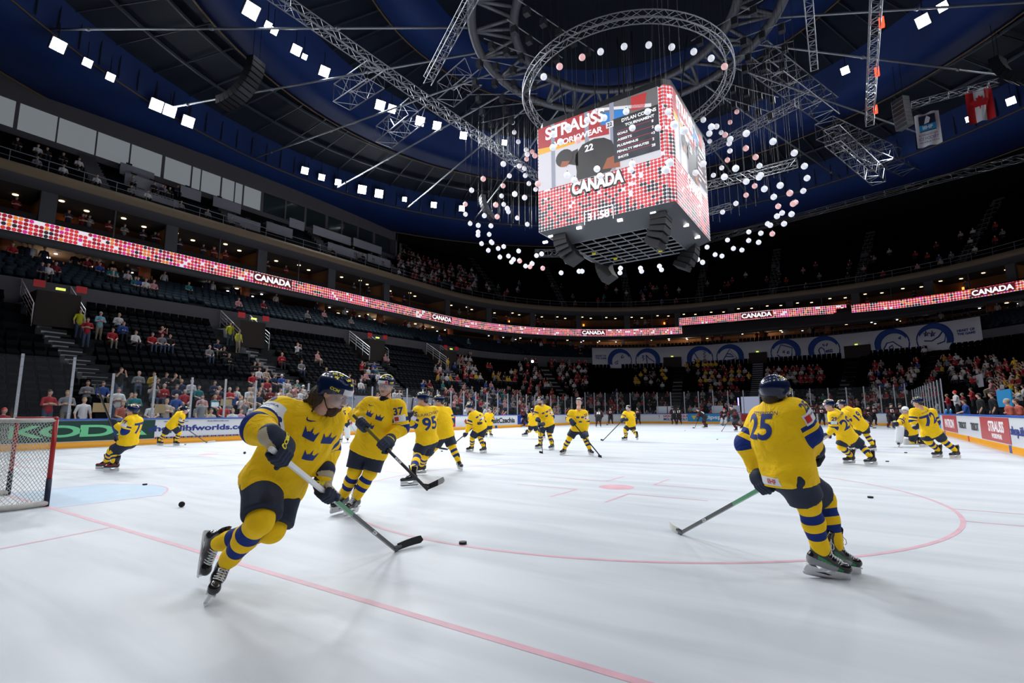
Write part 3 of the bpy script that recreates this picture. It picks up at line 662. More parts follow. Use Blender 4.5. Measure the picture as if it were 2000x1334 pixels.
def PX(sp, zL=.2, zR=.2, D=None):
    J = {}; W = []
    for q, z in (('aL', zL), ('aR', zR)):
        u, v = sp[q][:2]; d = wdir(u, v)
        w_ = D+sp[q][2] if (len(sp[q]) > 2 and D) else (z-CH)/d[2]; J[q] = _C+d*w_; W.append(w_)
    D = D or sum(W)/2
    for k, s in sp.items():
        if k in J: continue
        J[k] = at_w(s[0], s[1], D+(s[2] if len(s) > 2 else 0))
    return J, D
# ---------------------------------------------------------------- surfaces of the building
def ice_mat():
    m, t, b = nt('ice'); L = t.links
    tc = t.nodes.new('ShaderNodeTexCoord')
    mp = t.nodes.new('ShaderNodeMapping'); mp.inputs['Rotation'].default_value = (0, 0, .5); mp.inputs['Scale'].default_value = (.25, 1.6, 1); L.new(tc.outputs['Object'], mp.inputs[0])
    n = t.nodes.new('ShaderNodeTexNoise'); n.inputs['Scale'].default_value = 1.4; n.inputs['Detail'].default_value = 6; n.inputs['Distortion'].default_value = .5; L.new(mp.outputs[0], n.inputs['Vector'])
    r = t.nodes.new('ShaderNodeValToRGB'); r.color_ramp.elements[0].position = .35; r.color_ramp.elements[0].color = (.48, .51, .55, 1); r.color_ramp.elements[1].position = .62; r.color_ramp.elements[1].color = (.58, .60, .635, 1)
    L.new(n.outputs['Fac'], r.inputs[0]); L.new(r.outputs[0], b.inputs['Base Color'])
    n2 = t.nodes.new('ShaderNodeTexNoise'); n2.inputs['Scale'].default_value = 3.5; n2.inputs['Detail'].default_value = 7; L.new(mp.outputs[0], n2.inputs['Vector'])
    r2 = t.nodes.new('ShaderNodeMapRange'); r2.inputs['To Min'].default_value = .32; r2.inputs['To Max'].default_value = .62; L.new(n2.outputs['Fac'], r2.inputs['Value']); L.new(r2.outputs[0], b.inputs['Roughness'])
    bp = t.nodes.new('ShaderNodeBump'); bp.inputs['Strength'].default_value = .12; bp.inputs['Distance'].default_value = .01; L.new(n2.outputs['Fac'], bp.inputs['Height']); L.new(bp.outputs[0], b.inputs['Normal'])
    b.inputs['Specular IOR Level'].default_value = .28
    return m
def led_mat(name, cell, pal, strength):
    """screen of round dots on white, the colour of each dot drawn per cell"""
    m, t, b = nt(name); L = t.links; N = t.nodes.new
    uv = N('ShaderNodeUVMap'); sc = N('ShaderNodeVectorMath'); sc.operation = 'SCALE'; sc.inputs['Scale'].default_value = 1/cell; L.new(uv.outputs[0], sc.inputs[0])
    fl = N('ShaderNodeVectorMath'); fl.operation = 'FLOOR'; L.new(sc.outputs[0], fl.inputs[0]); fr = N('ShaderNodeVectorMath'); fr.operation = 'SUBTRACT'; L.new(sc.outputs[0], fr.inputs[0]); L.new(fl.outputs[0], fr.inputs[1])
    c5 = N('ShaderNodeVectorMath'); c5.operation = 'SUBTRACT'; L.new(fr.outputs[0], c5.inputs[0]); c5.inputs[1].default_value = (.5, .5, 0); ln = N('ShaderNodeVectorMath'); ln.operation = 'LENGTH'; L.new(c5.outputs[0], ln.inputs[0])
    dot = N('ShaderNodeMath'); dot.operation = 'LESS_THAN'; dot.inputs[1].default_value = .47; L.new(ln.outputs['Value'], dot.inputs[0])
    wn = N('ShaderNodeTexWhiteNoise'); wn.noise_dimensions = '2D'; L.new(fl.outputs[0], wn.inputs['Vector'])
    n1 = N('ShaderNodeTexNoise'); n1.inputs['Scale'].default_value = .11; n1.inputs['Detail'].default_value = 2; L.new(fl.outputs[0], n1.inputs['Vector'])
    s = N('ShaderNodeMath'); s.operation = 'MULTIPLY_ADD'; s.inputs[1].default_value = .22; L.new(wn.outputs['Value'], s.inputs[0]); L.new(n1.outputs['Fac'], s.inputs[2])
    r = N('ShaderNodeValToRGB'); r.color_ramp.interpolation = 'CONSTANT'; e = r.color_ramp.elements
    for i, (p, c) in enumerate(pal):
        el = e[i] if i < 2 else e.new(p)
        el.position = p; el.color = (*c, 1)
    if name.startswith('score'):
        sx = N('ShaderNodeSeparateXYZ'); L.new(uv.outputs[0], sx.inputs[0]); mr = N('ShaderNodeMapRange'); mr.inputs['From Max'].default_value = 2.0; mr.inputs['To Min'].default_value = -.11; mr.inputs['To Max'].default_value = .04; L.new(sx.outputs['Y'], mr.inputs['Value'])
        s2 = N('ShaderNodeMath'); L.new(s.outputs[0], s2.inputs[0]); L.new(mr.outputs[0], s2.inputs[1]); s = s2
    L.new(s.outputs[0], r.inputs[0])
    mx = N('ShaderNodeMix'); mx.data_type = 'RGBA'; mx.inputs['A'].default_value = (.85, .82, .9, 1); L.new(dot.outputs[0], mx.inputs['Factor']); L.new(r.outputs[0], mx.inputs['B'])
    b.inputs['Base Color'].default_value = (.01, .01, .01, 1); L.new(mx.outputs['Result'], b.inputs['Emission Color']); b.inputs['Emission Strength'].default_value = strength
    return m
RED_, DRED, DK, WH, PK_, OR = (.75, .035, .045), (.35, .008, .02), (.02, .018, .025), (.9, .85, .92), (.75, .02, .30), (.85, .22, .03)
M['ledcube'] = led_mat('scoreboard_dots', .20, [(0, DK), (.46, DRED), (.52, DK), (.56, RED_), (.60, (.55,.03,.04)), (.64, RED_), (.76, WH), (.80, RED_)], 1.0)
M['ledrib'] = led_mat('ribbon_dots', .27, [(0, PK_), (.40, RED_), (.45, OR), (.475, DK), (.51, DRED), (.56, RED_), (.60, OR), (.62, DRED), (.65, RED_), (.67, PK_), (.70, RED_), (.73, WH), (.77, RED_)], .85)
M['ice'] = ice_mat(); M['line'] = mat('pink_ice_line', (.60, .34, .40), .5, noise=.25, nscale=5); M['bline'] = mat('blue_ice_line', (.42, .44, .62), .5, noise=.2, nscale=5)
M['crease'] = mat('pale_blue_crease', (.40, .52, .64), .45, noise=.12, nscale=3); M['logo'] = mat('pale_green_ice_logo', (.50, .60, .58), .5, noise=.3, nscale=1.5)
M['board'] = mat('white_board', (.62, .64, .68), .35); M['kick'] = mat('orange_kick_plate', (.85, .36, .01), .4); M['rail'] = mat('blue_top_rail', (.02, .09, .42), .35)
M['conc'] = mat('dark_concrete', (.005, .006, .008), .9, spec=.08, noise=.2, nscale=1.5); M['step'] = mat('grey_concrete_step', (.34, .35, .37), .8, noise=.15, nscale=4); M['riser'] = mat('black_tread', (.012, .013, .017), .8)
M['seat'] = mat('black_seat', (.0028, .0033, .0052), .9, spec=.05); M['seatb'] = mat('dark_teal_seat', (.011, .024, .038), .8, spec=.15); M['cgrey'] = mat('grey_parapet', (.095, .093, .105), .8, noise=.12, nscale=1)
M['beige'] = mat('beige_fascia', (.25, .185, .12), .7, noise=.1, nscale=1); M['fgrey'] = mat('grey_fascia', (.085, .085, .095), .7); M['wgrey'] = mat('grey_wall_panel', (.13, .123, .135), .7)
M['roof'] = mat('dark_roof_deck', (.004, .010, .024), .8, noise=.4, nscale=.6); M['rblue'] = mat('blue_roof_ring', (.004, .028, .150), .7, noise=.35, nscale=.3)
M['brown'] = mat('brown_column', (.42, .13, .055), .6); M['tan'] = mat('tan_back_wall', (.30, .16, .08), .8, noise=.2); M['darkin'] = mat('dark_interior', (.03, .022, .02), .9)
M['banner'] = mat('pale_banner_cloth', (.66, .66, .72), .8); M['bblue'] = mat('banner_blue', (.012, .05, .24), .7); M['desk'] = mat('grey_desk_panel', (.30, .30, .34), .7)
M['warm'] = emit('warm_downlight', (1, .72, .38), 3.0); M['amber'] = emit('amber_lamp', (1, .35, .05), 2.2); M['cool'] = emit('white_floodlight_lens', (.92, .96, 1), 30); M['coolsoft'] = emit('white_lamp', (.95, .97, 1), 5)
M['redl'] = emit('red_lamp', (1, .05, .02), 3.5); M['exit'] = emit('exit_sign', (.75, .85, .15), 1.2); M['wtext'] = emit('white_screen_lettering', (.9, .92, .98), 1.2)
# ---------------------------------------------------------------- plan curves
def rrect(x0, x1, y0, y1, R, ns=24, na=26):
    pts = []
    cs = [(x0+R, y1-R, PI, PI/2), (x1-R, y1-R, PI/2, 0), (x1-R, y0+R, 0, -PI/2), (x0+R, y0+R, -PI/2, -PI)]
    for i, (cx, cy, a0, a1) in enumerate(cs):
        arc = [(cx+R*math.cos(a0+(a1-a0)*k/na), cy+R*math.sin(a0+(a1-a0)*k/na)) for k in range(na+1)]
        pts += arc[:-1] if True else arc
        nx = cs[(i+1) % 4]; s = arc[-1]; e = (nx[0]+R*math.cos(nx[2]), nx[1]+R*math.sin(nx[2]))
        pts += [(s[0]+(e[0]-s[0])*k/ns, s[1]+(e[1]-s[1])*k/ns) for k in range(ns)]
    return np.array(pts)       # clockwise seen from above, starting at the left wall's far corner
def lerp_path(A_, B_, q): return A_*(1-q)+B_*q
PB = rrect(-15, 14.3, -4, 56, 7.0)
PS0 = rrect(-16.5, 15.8, -5.5, 57.5, 8.5); PS1 = rrect(-30, 30, -21.2, 73.2, 26.0); PF = rrect(-35.3, 35.3, -26.5, 78.5, 30.0); PU = rrect(-50, 50, -41, 93, 44.0)
def offs(P, d):          # outward offset
    n = len(P); t = np.roll(P, -1, 0)-np.roll(P, 1, 0); t /= np.linalg.norm(t, axis=1)[:, None]; nn = np.stack([-t[:, 1], t[:, 0]], 1); return P+nn*d
def arclen(P): d = np.linalg.norm(np.roll(P, -1, 0)-P, axis=1); return np.concatenate([[0], np.cumsum(d)])
def sweep(name, rings, mats, mi, parent=None, closed=True, smooth=False, uvs=False):
    """rings: list of (path Nx2, z); consecutive rings are joined by quads; mi: material per strip"""
    n = len(rings[0][0]); V = np.concatenate([np.c_[P, np.full(n, z) if np.isscalar(z) else z] for P, z in rings]); F = []; mm = []
    for k in range(len(rings)-1):
        for i in range(n if closed else n-1): j = (i+1) % n; F.append((k*n+i, (k+1)*n+i, (k+1)*n+j, k*n+j)); mm.append(mi[k] if hasattr(mi, '__len__') else mi)
    me = mesh_from(name, V, np.array(F), mats, mm, smooth=smooth)
    if uvs:
        ul = me.uv_layers.new(name='UVMap'); s = arclen(rings[0][0]); z0 = rings[0][1]; co = []
        for k in range(len(rings)-1):
            for i in range(n if closed else n-1):
                for (kk, ii) in ((k, i), (k+1, i), (k+1, i+1), (k, i+1)): co += [s[ii], rings[kk][1]-z0]
        ul.data.foreach_set('uv', np.array(co, np.float32))
    return link(name, me, parent)
def hit(P, u, v, far=True):      # where a sight line crosses a plan curve
    d = wdir(u, v); o = _C[:2]; dd = d[:2]; A_ = P; B_ = np.roll(P, -1, 0); e = B_-A_; den = dd[0]*e[:, 1]-dd[1]*e[:, 0]; den[abs(den) < 1e-9] = 1e-9
    w0 = A_-o; t = (w0[:, 0]*e[:, 1]-w0[:, 1]*e[:, 0])/den; s = (w0[:, 0]*dd[1]-w0[:, 1]*dd[0])/den
    ok = (t > .3) & (s >= 0) & (s < 1)
    if not ok.any(): return None
    i = np.where(ok)[0][np.argmax(t[ok])]; p = _C+d*t[i]; tg = unit((*e[i], 0)); return p, tg, i+s[i], t[i]
def on_path(P, s):
    i = int(math.floor(s)) % len(P); f = s-math.floor(s); a, b = P[i], P[(i+1) % len(P)]; return a*(1-f)+b*f, unit((*(b-a), 0))
def sub_path(P, s0, s1):
    ks = [s0]+[float(k) for k in range(int(math.ceil(s0)), int(math.floor(s1))+1) if s0 < k < s1]+[s1]; return np.array([on_path(P, k)[0] for k in ks])
# ---------------------------------------------------------------- ice and its markings
b = MB(); n_ = len(PB); b.add([(p[0], p[1], 0) for p in offs(PB, .05)]+[(p[0], p[1], -.06) for p in offs(PB, .05)], [tuple(range(n_))[::-1], tuple(range(n_, 2*n_))]+[(i, (i+1) % n_, n_+(i+1) % n_, n_+i) for i in range(n_)])
floor = b.build('floor', M['ice']); floor['kind'] = 'structure'; floor['label'] = 'white skated ice sheet with faint pink and blue lines'
def strip(name, pts, w_, m, z=.0012, closed=False):
    P = np.array(pts, float); k = len(P)
    t = (np.roll(P, -1, 0)-np.roll(P, 1, 0)) if closed else np.gradient(P, axis=0)
    t /= np.linalg.norm(t, axis=1)[:, None]; nn = np.stack([-t[:, 1], t[:, 0]], 1)*w_/2; b = MB()
    b.add([(*p, z) for p in P+nn]+[(*p, z) for p in P-nn], [(i, k+i, k+(i+1) % k, (i+1) % k)[::-1] for i in range(k if closed else k-1)]); return b.build(name, m, floor)
def circ(cx, cy, r, n=96, a0=0, a1=2*PI): return [(cx+r*math.cos(a0+(a1-a0)*i/n), cy+r*math.sin(a0+(a1-a0)*i/n)) for i in range(n if a1-a0 > 6.28 else n+1)]
for gy, sgn in ((0, 1), (52, -1)):
    strip('goal_line', [(-14.2+28*i/20, gy) for i in range(21)], .06 if gy == 0 else .05, M['line'])
    cr = [(1.22, gy), (1.22, gy+sgn*1.35)]+[(1.22-2.44*i/16, gy+sgn*(1.35+.47*math.sin(PI*i/16))) for i in range(1, 16)]+[(-1.22, gy+sgn*1.35), (-1.22, gy)]
    b = MB(); b.add([(*p, .0008) for p in cr], [tuple(range(len(cr))) if sgn > 0 else tuple(range(len(cr)))[::-1]]); b.build('goal_crease', M['crease'], floor); strip('crease_line', cr, .03, M['line'], .0016)
    for sx in (-1, 1):
        strip('trapezoid_line', [(sx*3.35, gy), (sx*4.3, gy-sgn*3.9)], .05, M['line'], 0.0016); fx, fy = sx*7, gy+sgn*6
        strip('faceoff_circle', circ(fx, fy, 4.5), .05, M['line'], 0.0016, True)
        b = MB(); b.add([(*p, .0010) for p in circ(fx, fy, .30, 32)], [tuple(range(32))]); b.build('faceoff_spot', M['line'], floor)
        for ax in (-1, 1):
            for ay in (-1, 1):
                strip('faceoff_mark', [(fx+ax*.45, fy+ay*.60+ay*.9), (fx+ax*.45, fy+ay*.60)], .04, M['line'], 0.0016); strip('faceoff_mark', [(fx+ax*.45, fy+ay*.60), (fx+ax*1.65, fy+ay*.60)], .04, M['line'], 0.0016)
            for ay in (-1, 1): strip('circle_tick', [(fx+ax*4.5, fy+ay*.45), (fx+ax*5.4, fy+ay*.45)], .04, M['line'], 0.0016)
for y in (18.9, 33.1): strip('blue_line', [(-14.9, y), (14.2, y)], .30, M['bline'])
strip('centre_line', [(-14.9, 26), (14.2, 26)], .22, M['line'])
strip('centre_circle', circ(0, 26, 4.5), .9, M['logo'], .0014, True); b = MB(); b.add([(*p, .0010) for p in circ(0, 26, 4.2, 64)], [tuple(range(64))]); b.build('centre_logo', mat('faint_ice_logo', (.56, .64, .64), .5, noise=.4, nscale=1.2), floor)
# ---------------------------------------------------------------- boards with adverts
bd = empty('dasher_boards', (0, 0, 0)); tag(bd, 'white rink boards with orange kick plate, blue top rail and advertising', 'rink boards')
o1 = offs(PB, .10)
sweep('board_face', [(PB, .22), (PB, 1.07), (o1, 1.07), (o1, 0)], [M['board']], 0, bd); sweep('kick_plate', [(offs(PB, -.012), 0), (offs(PB, -.012), .22), (PB, .225)], [M['kick']], 0, bd); sweep('top_rail', [(offs(PB, -.01), 1.07), (offs(PB, -.01), 1.13), (offs(PB, .12), 1.13), (offs(PB, .12), 1.05)], [M['rail']], 0, bd)
AD = {'g': mat('dark_green_advert', (.006, .045, .035), .4), 'mint': mat('mint_lettering', (.16, .60, .30), .5), 'r': mat('red_advert', (.42, .03, .03), .4), 'n': mat('navy_lettering', (.01, .03, .22), .5), 'b': mat('blue_advert', (.01, .04, .30), .4), 'sky': mat('sky_blue_advert', (.02, .28, .60), .4), 'w': M['ink'],
      'y': mat('yellow_advert', (.85, .55, .02), .4), 'k': mat('black_lettering', (.02, .02, .025), .5), 'gy': mat('grey_advert', (.25, .27, .30), .4), 'o': mat('orange_logo', (.75, .12, .02), .4)}
def ad(side, a0, a1, bg, texts=(), z0=.26, z1=1.05, off=.014):
    if side == 'L': X, o = (0, 1, 0), lambda a, z: (-15+off, a, z)
    elif side == 'F': X, o = (1, 0, 0), lambda a, z: (a, 56-off, z)
    else: X, o = (0, -1, 0), lambda a, z: (14.3-off, -a, z)
    nrm = np.cross(X, (0, 0, 1)); root = bd
    if bg:
        b = MB(); c = (a0+a1)/2; b.prism(rect(a1-a0, z1-z0), A3(o(c, (z0+z1)/2))-nrm*.006, X, (0, 0, 1), .006); root = b.build('advert_panel', AD[bg], bd)
    for (tx, f, zf, h, col, w_) in texts: text_flat('advert_lettering', tx, A3(o(a0+(a1-a0)*f, z0+(z1-z0)*zf))+nrm*.0, X, (0, 0, 1), h=h, wid=w_, mat=AD[col], parent=root, bold=.03, t=.004)
    return root
def yl(u): return at_x(u, 850, -15)[1]
def xf(u): return at_y(u, 820, 56)[0]
def yr(u): return -at_x(u, 850, 14.3)[1]
ad('L', yl(-75), yl(301), 'g', [('K', (yl(52)-yl(-75))/(yl(301)-yl(-75)), .5, .46, 'mint', 1.0), ('O', (yl(118)-yl(-75))/(yl(301)-yl(-75)), .5, .46, 'mint', 1.25), ('D', (yl(190)-yl(-75))/(yl(301)-yl(-75)), .5, .46, 'mint', 1.15), ('A', (yl(256)-yl(-75))/(yl(301)-yl(-75)), .5, .46, 'mint', 1.15)])
ad('L', yl(302), yl(481), None, [('shop.iihfworlds.com', .5, .48, .34, 'n', 4.6), ('shop.iihfworlds.com', .2, .9, .06, 'n', 1.0), ('shop.iihfworlds.com', .65, .9, .06, 'n', 1.0)])
b = MB()
for i in range(46):
    y_ = yl(304)+(yl(480)-yl(304))*i/46; b.box((-14.985, y_, .27), (.004, .035, .035), i*7 % 4)
b.build('small_flags_strip', [AD['r'], AD['b'], AD['gy'], AD['k']], bd)
ad('L', yl(482), yl(560), 'r'); ad('L', yl(640), yl(690), None, [('IIHF 2024', .5, .6, .22, 'r', 1.6)])
ad('L', yl(872), yl(889), 'r'); ad('L', yl(900), yl(918), None, [('♦', .5, .5, .4, 'r', None)]); ad('L', yl(952), yl(1008), None, [('VisitCzechia', .5, .5, .46, 'k', (yl(1008)-yl(952))*.9)]); ad('L', yl(1011), yl(1060), 'b', [('#VISITCZECHIA', .5, .5, .4, 'w', None)])
ad('F', xf(1082), xf(1094), 'o'); ad('F', xf(1098), xf(1157), 'g', [('SKODA', .5, .5, .42, 'mint', 2.8)]); ad('F', xf(1160), xf(1200), None, [('A', .3, .5, .5, 'n', None), ('IIHF', .8, .5, .3, 'r', None)]); ad('F', xf(1200), xf(1226), None, [('TISSOT', .5, .5, .34, 'k', 1.2)])
for u0 in (1271, 1295, 1325): ad('F', xf(u0), xf(u0+19), None, [('LIQUI', .5, .72, .28, 'r', .95), ('MOLY', .5, .30, .28, 'n', .95)])
ad('F', xf(1343), xf(1445), 'sky', [('tipsport', .62, .5, .5, 'w', 2.9), ('▼', .13, .5, .45, 'y', None)]); ad('F', xf(1448), xf(1500), 'r', [('●', .35, .6, .35, 'w', None)])
ad('F', 6.7, 7.2, None)
ad('R', yr(1845), yr(1872), 'r', [('PATRON', .5, .5, .42, 'w', 3.0)]); ad('R', yr(1873), yr(1893), None, [('TISSOT', .5, .5, .28, 'k', 2.0)]); ad('R', yr(1896), yr(1917), None, [('TISSOT', .5, .5, .30, 'k', 1.6)])
ad('R', yr(1918), yr(1974), 'r', [('STRAUSS', .58, .62, .36, 'w', 2.3), ('WORKWEAR', .58, .22, .16, 'w', 1.5)]); ad('R', yr(1977), yr(2060), None, [('shop.iihfworlds.com', .5, .5, .34, 'n', 4.2)]); ad('R', -40, -34.5, 'sky', [('tipsport', .5, .5, .5, 'w', 3.6)])
b = MB()
for q in (18.9, 33.1): b.box((14.288, q, .12), (.006, .15, .115), 0); b.box((-14.988, q, .12), (.006, .15, .115), 0)
b.box((14.288, 26, .12), (.006, .15, .115), 1); b.box((-14.988, 26, .12), (.006, .15, .115), 1); b.build('line_markers', [AD['b'], M['redp']], bd)
# ---------------------------------------------------------------- glass posts and panes, each its own thing
def unit_post(h):
    b = MB(); b.box((0, 0, h/2), (.045, .022, h/2), 0); b.box((0, .024, h/2), (.018, .006, h/2-.03), 1)
    for z in np.arange(.2, h, .35): b.box((0, -.024, z), (.03, .004, .02), 1)
    return b.mesh('glass_post', [M['postm'], M['steel']])
M['postm'] = mat('milky_acrylic_post', (.34, .35, .39), .25)
PO = {1: unit_post(1.86), 2: unit_post(2.42)}
def unit_pane(h, w_): b = MB(); b.box((0, 0, h/2), (w_/2, .006, h/2)); return b.mesh('pane', [M['glass']])
PN = {}
S_ = arclen(PB); TOT = S_[-1]
def at_len(P, S, s):
    s %= S[-1]; i = int(np.searchsorted(S, s, 'right')-1); i = min(i, len(P)-1); f = (s-S[i])/(S[i+1]-S[i]); a, b = P[i], P[(i+1) % len(P)]; return a*(1-f)+b*f, unit((*(b-a), 0))
y0s = S_[np.argmin(np.linalg.norm(PB-np.array([-15, 49]), axis=1))]
# posts start from the left side at y = 5.9 and step by 1.53 m both ways
s_ref = None
for k in np.linspace(0, TOT, 6000, endpoint=False):
    p_, _ = at_len(PB, S_, k)
    if abs(p_[0]+15) < .01 and abs(p_[1]-5.90) < .03: s_ref = k; break
prev = None
for i in range(int(TOT/1.53)+1):
    s = s_ref+i*1.53 if i < TOT/1.53 else None
    p_, tg = at_len(PB, S_, s); q_ = np.array(p_)+np.array([-tg[1], tg[0]])*.05
    if np.linalg.norm(q_-_C[:2]) < 3.2: prev = None; continue
    if q_[0] > 13 and -1 < q_[1] < 33: prev = None; continue          # open players' bench
    if q_[1] < -2 and abs(q_[0]) < 15 and q_[0] > 3: prev = None; continue
    hi = 2 if (q_[1] < 5.2 or q_[1] > 50) else 1; ang = math.atan2(tg[1], tg[0])
    root = empty('glass_section', (q_[0], q_[1], 1.13), ang); tag(root, 'clear glass section with its milky upright post on the blue top rail', 'rink glass', 'glass sections round the rink'); link('post', PO[hi], root)
    if prev is not None:
        L_ = np.linalg.norm(q_-prev[0])-.1; h_ = 1.80 if min(hi, prev[1]) == 1 else 2.36; ky = (round(h_, 2), round(L_, 2)); dd = prev[0]-q_; a2 = math.atan2(-dd[1], -dd[0])-ang
        if ky not in PN: PN[ky] = unit_pane(*ky)
        o = link('pane', PN[ky], root); lc = Matrix.Rotation(-ang, 2)@Vector(dd/2); o.location = (lc[0], lc[1], .005); o.rotation_euler = (0, 0, a2)
    prev = (q_, hi)
# ---------------------------------------------------------------- goals
def goal(loc, rz, label):
    g = empty('hockey_goal', loc, rz); tag(g, label, 'goal')
    b = MB(); r = .030
    for s in (-1, 1): b.tube((s*.945, 0, .36), (s*.945, 0, 1.22), r, n=12, m=0); b.tube((s*.945, 0, .0), (s*.945, 0, .38), r+.004, n=12, m=1)
    b.tube((-.945, 0, 1.22), (.945, 0, 1.22), r, n=12, m=0)
    for s in (-1, 1): b.sphere((s*.945, 0, 1.22), .034, 0, 10)
    b.build('red_frame', [M['red'], mat('navy_post_pad', (.008, .014, .04), .5)], g, True)
    back = [(-.945, 0), (-1.02, -.35), (-.95, -.75), (-.6, -1.08), (0, -1.15), (.6, -1.08), (.95, -.75), (1.02, -.35), (.945, 0)]
    top = [(-.945, 0), (-.93, -.25), (-.80, -.42), (-.45, -.50), (0, -.52), (.45, -.50), (.80, -.42), (.93, -.25), (.945, 0)]
    b = MB(); b.path([(x, y, .045) for x, y in back], .042, 8); b.build('padded_base', M['padw'], g, True)
    b = MB(); b.path([(x, y, 1.20) for x, y in top], .03, 8); b.prism([(x, y) for x, y in top], (0, 0, 1.205), (1, 0, 0), (0, 1, 0), .012); b.build('padded_top', M['padw'], g, True)
    b = MB(); b.tube((0, -.52, 1.18), (0, -1.13, .06), .018); b.build('back_bar', M['red'], g)
    def pt(f, h):      # f along back curve 0..1, h 0..1 height; sagging net
        def lp(P, f): f *= len(P)-1; i = min(int(f), len(P)-2); t = f-i; return np.array(P[i])*(1-t)+np.array(P[i+1])*t
        lo = lp(back, f); hi = lp(top, f); q = hi*h+lo*(1-h); sg = .07*math.sin(PI*h)*(1+.3*math.sin(f*19)); q = q*(1-sg*.5); return (q[0], q[1], .06+1.12*h-.02*math.sin(f*40))
    b = MB(); NF, NH = 56, 18
    for k in range(-NH, NF):
        for sgn in (1, -1):
            pts = []
            for j in range(NH+1):
                f = (k+j)/NF if sgn > 0 else (k+NH-j)/NF
                if 0 <= f <= 1: pts.append(pt(f, j/NH))
            if len(pts) > 1: b.path(pts[::1], .0032, 4)
    b.build('net', M['net'], g, True)
    return g
M['padw'] = mat('worn_white_padding', (.50, .49, .46), .8, noise=.25, nscale=14); M['net'] = mat('white_netting', (.52, .51, .48), .8)
goal((0, 0, 0), 0, 'red hockey goal with white netting at the left edge'); goal((0, 52, 0), PI, 'small distant red hockey goal behind the black goaltender')
# ---------------------------------------------------------------- lower bowl: stepped rows
NR = 17
def rowz(i): d = 13.7*(i/NR); return .55+.245*d+.0238*d*d
def rowp(i): return lerp_path(PS0, PS1, i/NR)
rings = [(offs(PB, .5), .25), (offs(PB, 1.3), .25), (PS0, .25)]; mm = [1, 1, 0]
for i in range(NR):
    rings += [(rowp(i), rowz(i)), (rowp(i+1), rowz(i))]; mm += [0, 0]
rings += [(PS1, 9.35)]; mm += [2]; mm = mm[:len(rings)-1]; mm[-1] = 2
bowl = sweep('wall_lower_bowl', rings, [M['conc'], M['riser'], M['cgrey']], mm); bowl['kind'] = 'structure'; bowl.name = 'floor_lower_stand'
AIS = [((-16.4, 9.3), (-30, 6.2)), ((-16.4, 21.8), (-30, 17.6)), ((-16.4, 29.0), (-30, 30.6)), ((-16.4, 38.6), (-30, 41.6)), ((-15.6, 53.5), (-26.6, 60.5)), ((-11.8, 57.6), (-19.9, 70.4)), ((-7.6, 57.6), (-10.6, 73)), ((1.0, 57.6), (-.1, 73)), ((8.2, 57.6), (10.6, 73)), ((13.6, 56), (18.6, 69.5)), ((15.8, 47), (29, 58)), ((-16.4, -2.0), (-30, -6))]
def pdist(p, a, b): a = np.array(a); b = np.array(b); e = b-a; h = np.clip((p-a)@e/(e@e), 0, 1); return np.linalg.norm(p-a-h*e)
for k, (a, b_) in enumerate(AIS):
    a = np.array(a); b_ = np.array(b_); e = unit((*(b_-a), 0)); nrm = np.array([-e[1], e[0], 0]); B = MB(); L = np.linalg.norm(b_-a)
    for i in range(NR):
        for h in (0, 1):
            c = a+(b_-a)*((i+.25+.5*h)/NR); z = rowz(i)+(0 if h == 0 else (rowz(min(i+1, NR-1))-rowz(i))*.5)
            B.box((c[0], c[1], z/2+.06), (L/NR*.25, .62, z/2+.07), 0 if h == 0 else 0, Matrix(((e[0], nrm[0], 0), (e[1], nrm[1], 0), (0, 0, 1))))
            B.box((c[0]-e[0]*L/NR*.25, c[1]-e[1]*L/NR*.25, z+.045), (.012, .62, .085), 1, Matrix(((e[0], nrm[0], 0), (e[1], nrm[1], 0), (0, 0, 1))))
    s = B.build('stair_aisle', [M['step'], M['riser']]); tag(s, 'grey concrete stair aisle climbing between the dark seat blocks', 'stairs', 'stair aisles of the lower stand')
# vomitory openings with rails
PORT = [((-28.6, 6.9), 0), ((-28.6, 18.4), 0), ((-28.6, 30.6), 0), ((-28.6, 41.4), 0)]
for k, ((x, y), _) in enumerate(PORT):
    r = empty('entrance_portal', (x, y, 6.35)); tag(r, 'dark entrance opening with steel rails at the top of a stair aisle', 'entrance', 'entrance portals above the left stand')
    B = MB(); B.box((-.1, 0, .95), (1.45, 1.0, 1.0)); B.build('dark_opening', M['darkin'], r)
    for s in (-1, 1):
        B = MB(); P0 = [(1.7, s*1.15, 0), (1.7, s*1.15, 1.1), (-1.3, s*1.15, 2.9)]; B.path(P0, .035, 6)
        for t in (.0, .33, .66, 1): B.tube((1.7-3*t, s*1.15, 1.8*t-.2), (1.7-3*t, s*1.15, 1.1+1.8*t), .022, n=6)
        for h in (.3, .6, .85): B.tube((1.7, s*1.15, h), (-1.3, s*1.15, h+1.8), .015, n=6)
        B.build('handrail', M['steel'], r)
    B = MB(); B.box((1.4, 0, 2.15), (.02, .22, .07)); B.build('exit_sign', M['exit'], r)
    for s in (-1, 1): B = MB(); B.box((1.4, s*.95, 2.3), (.02, .26, .20)); B.build('red_sign', M['redp'], r)
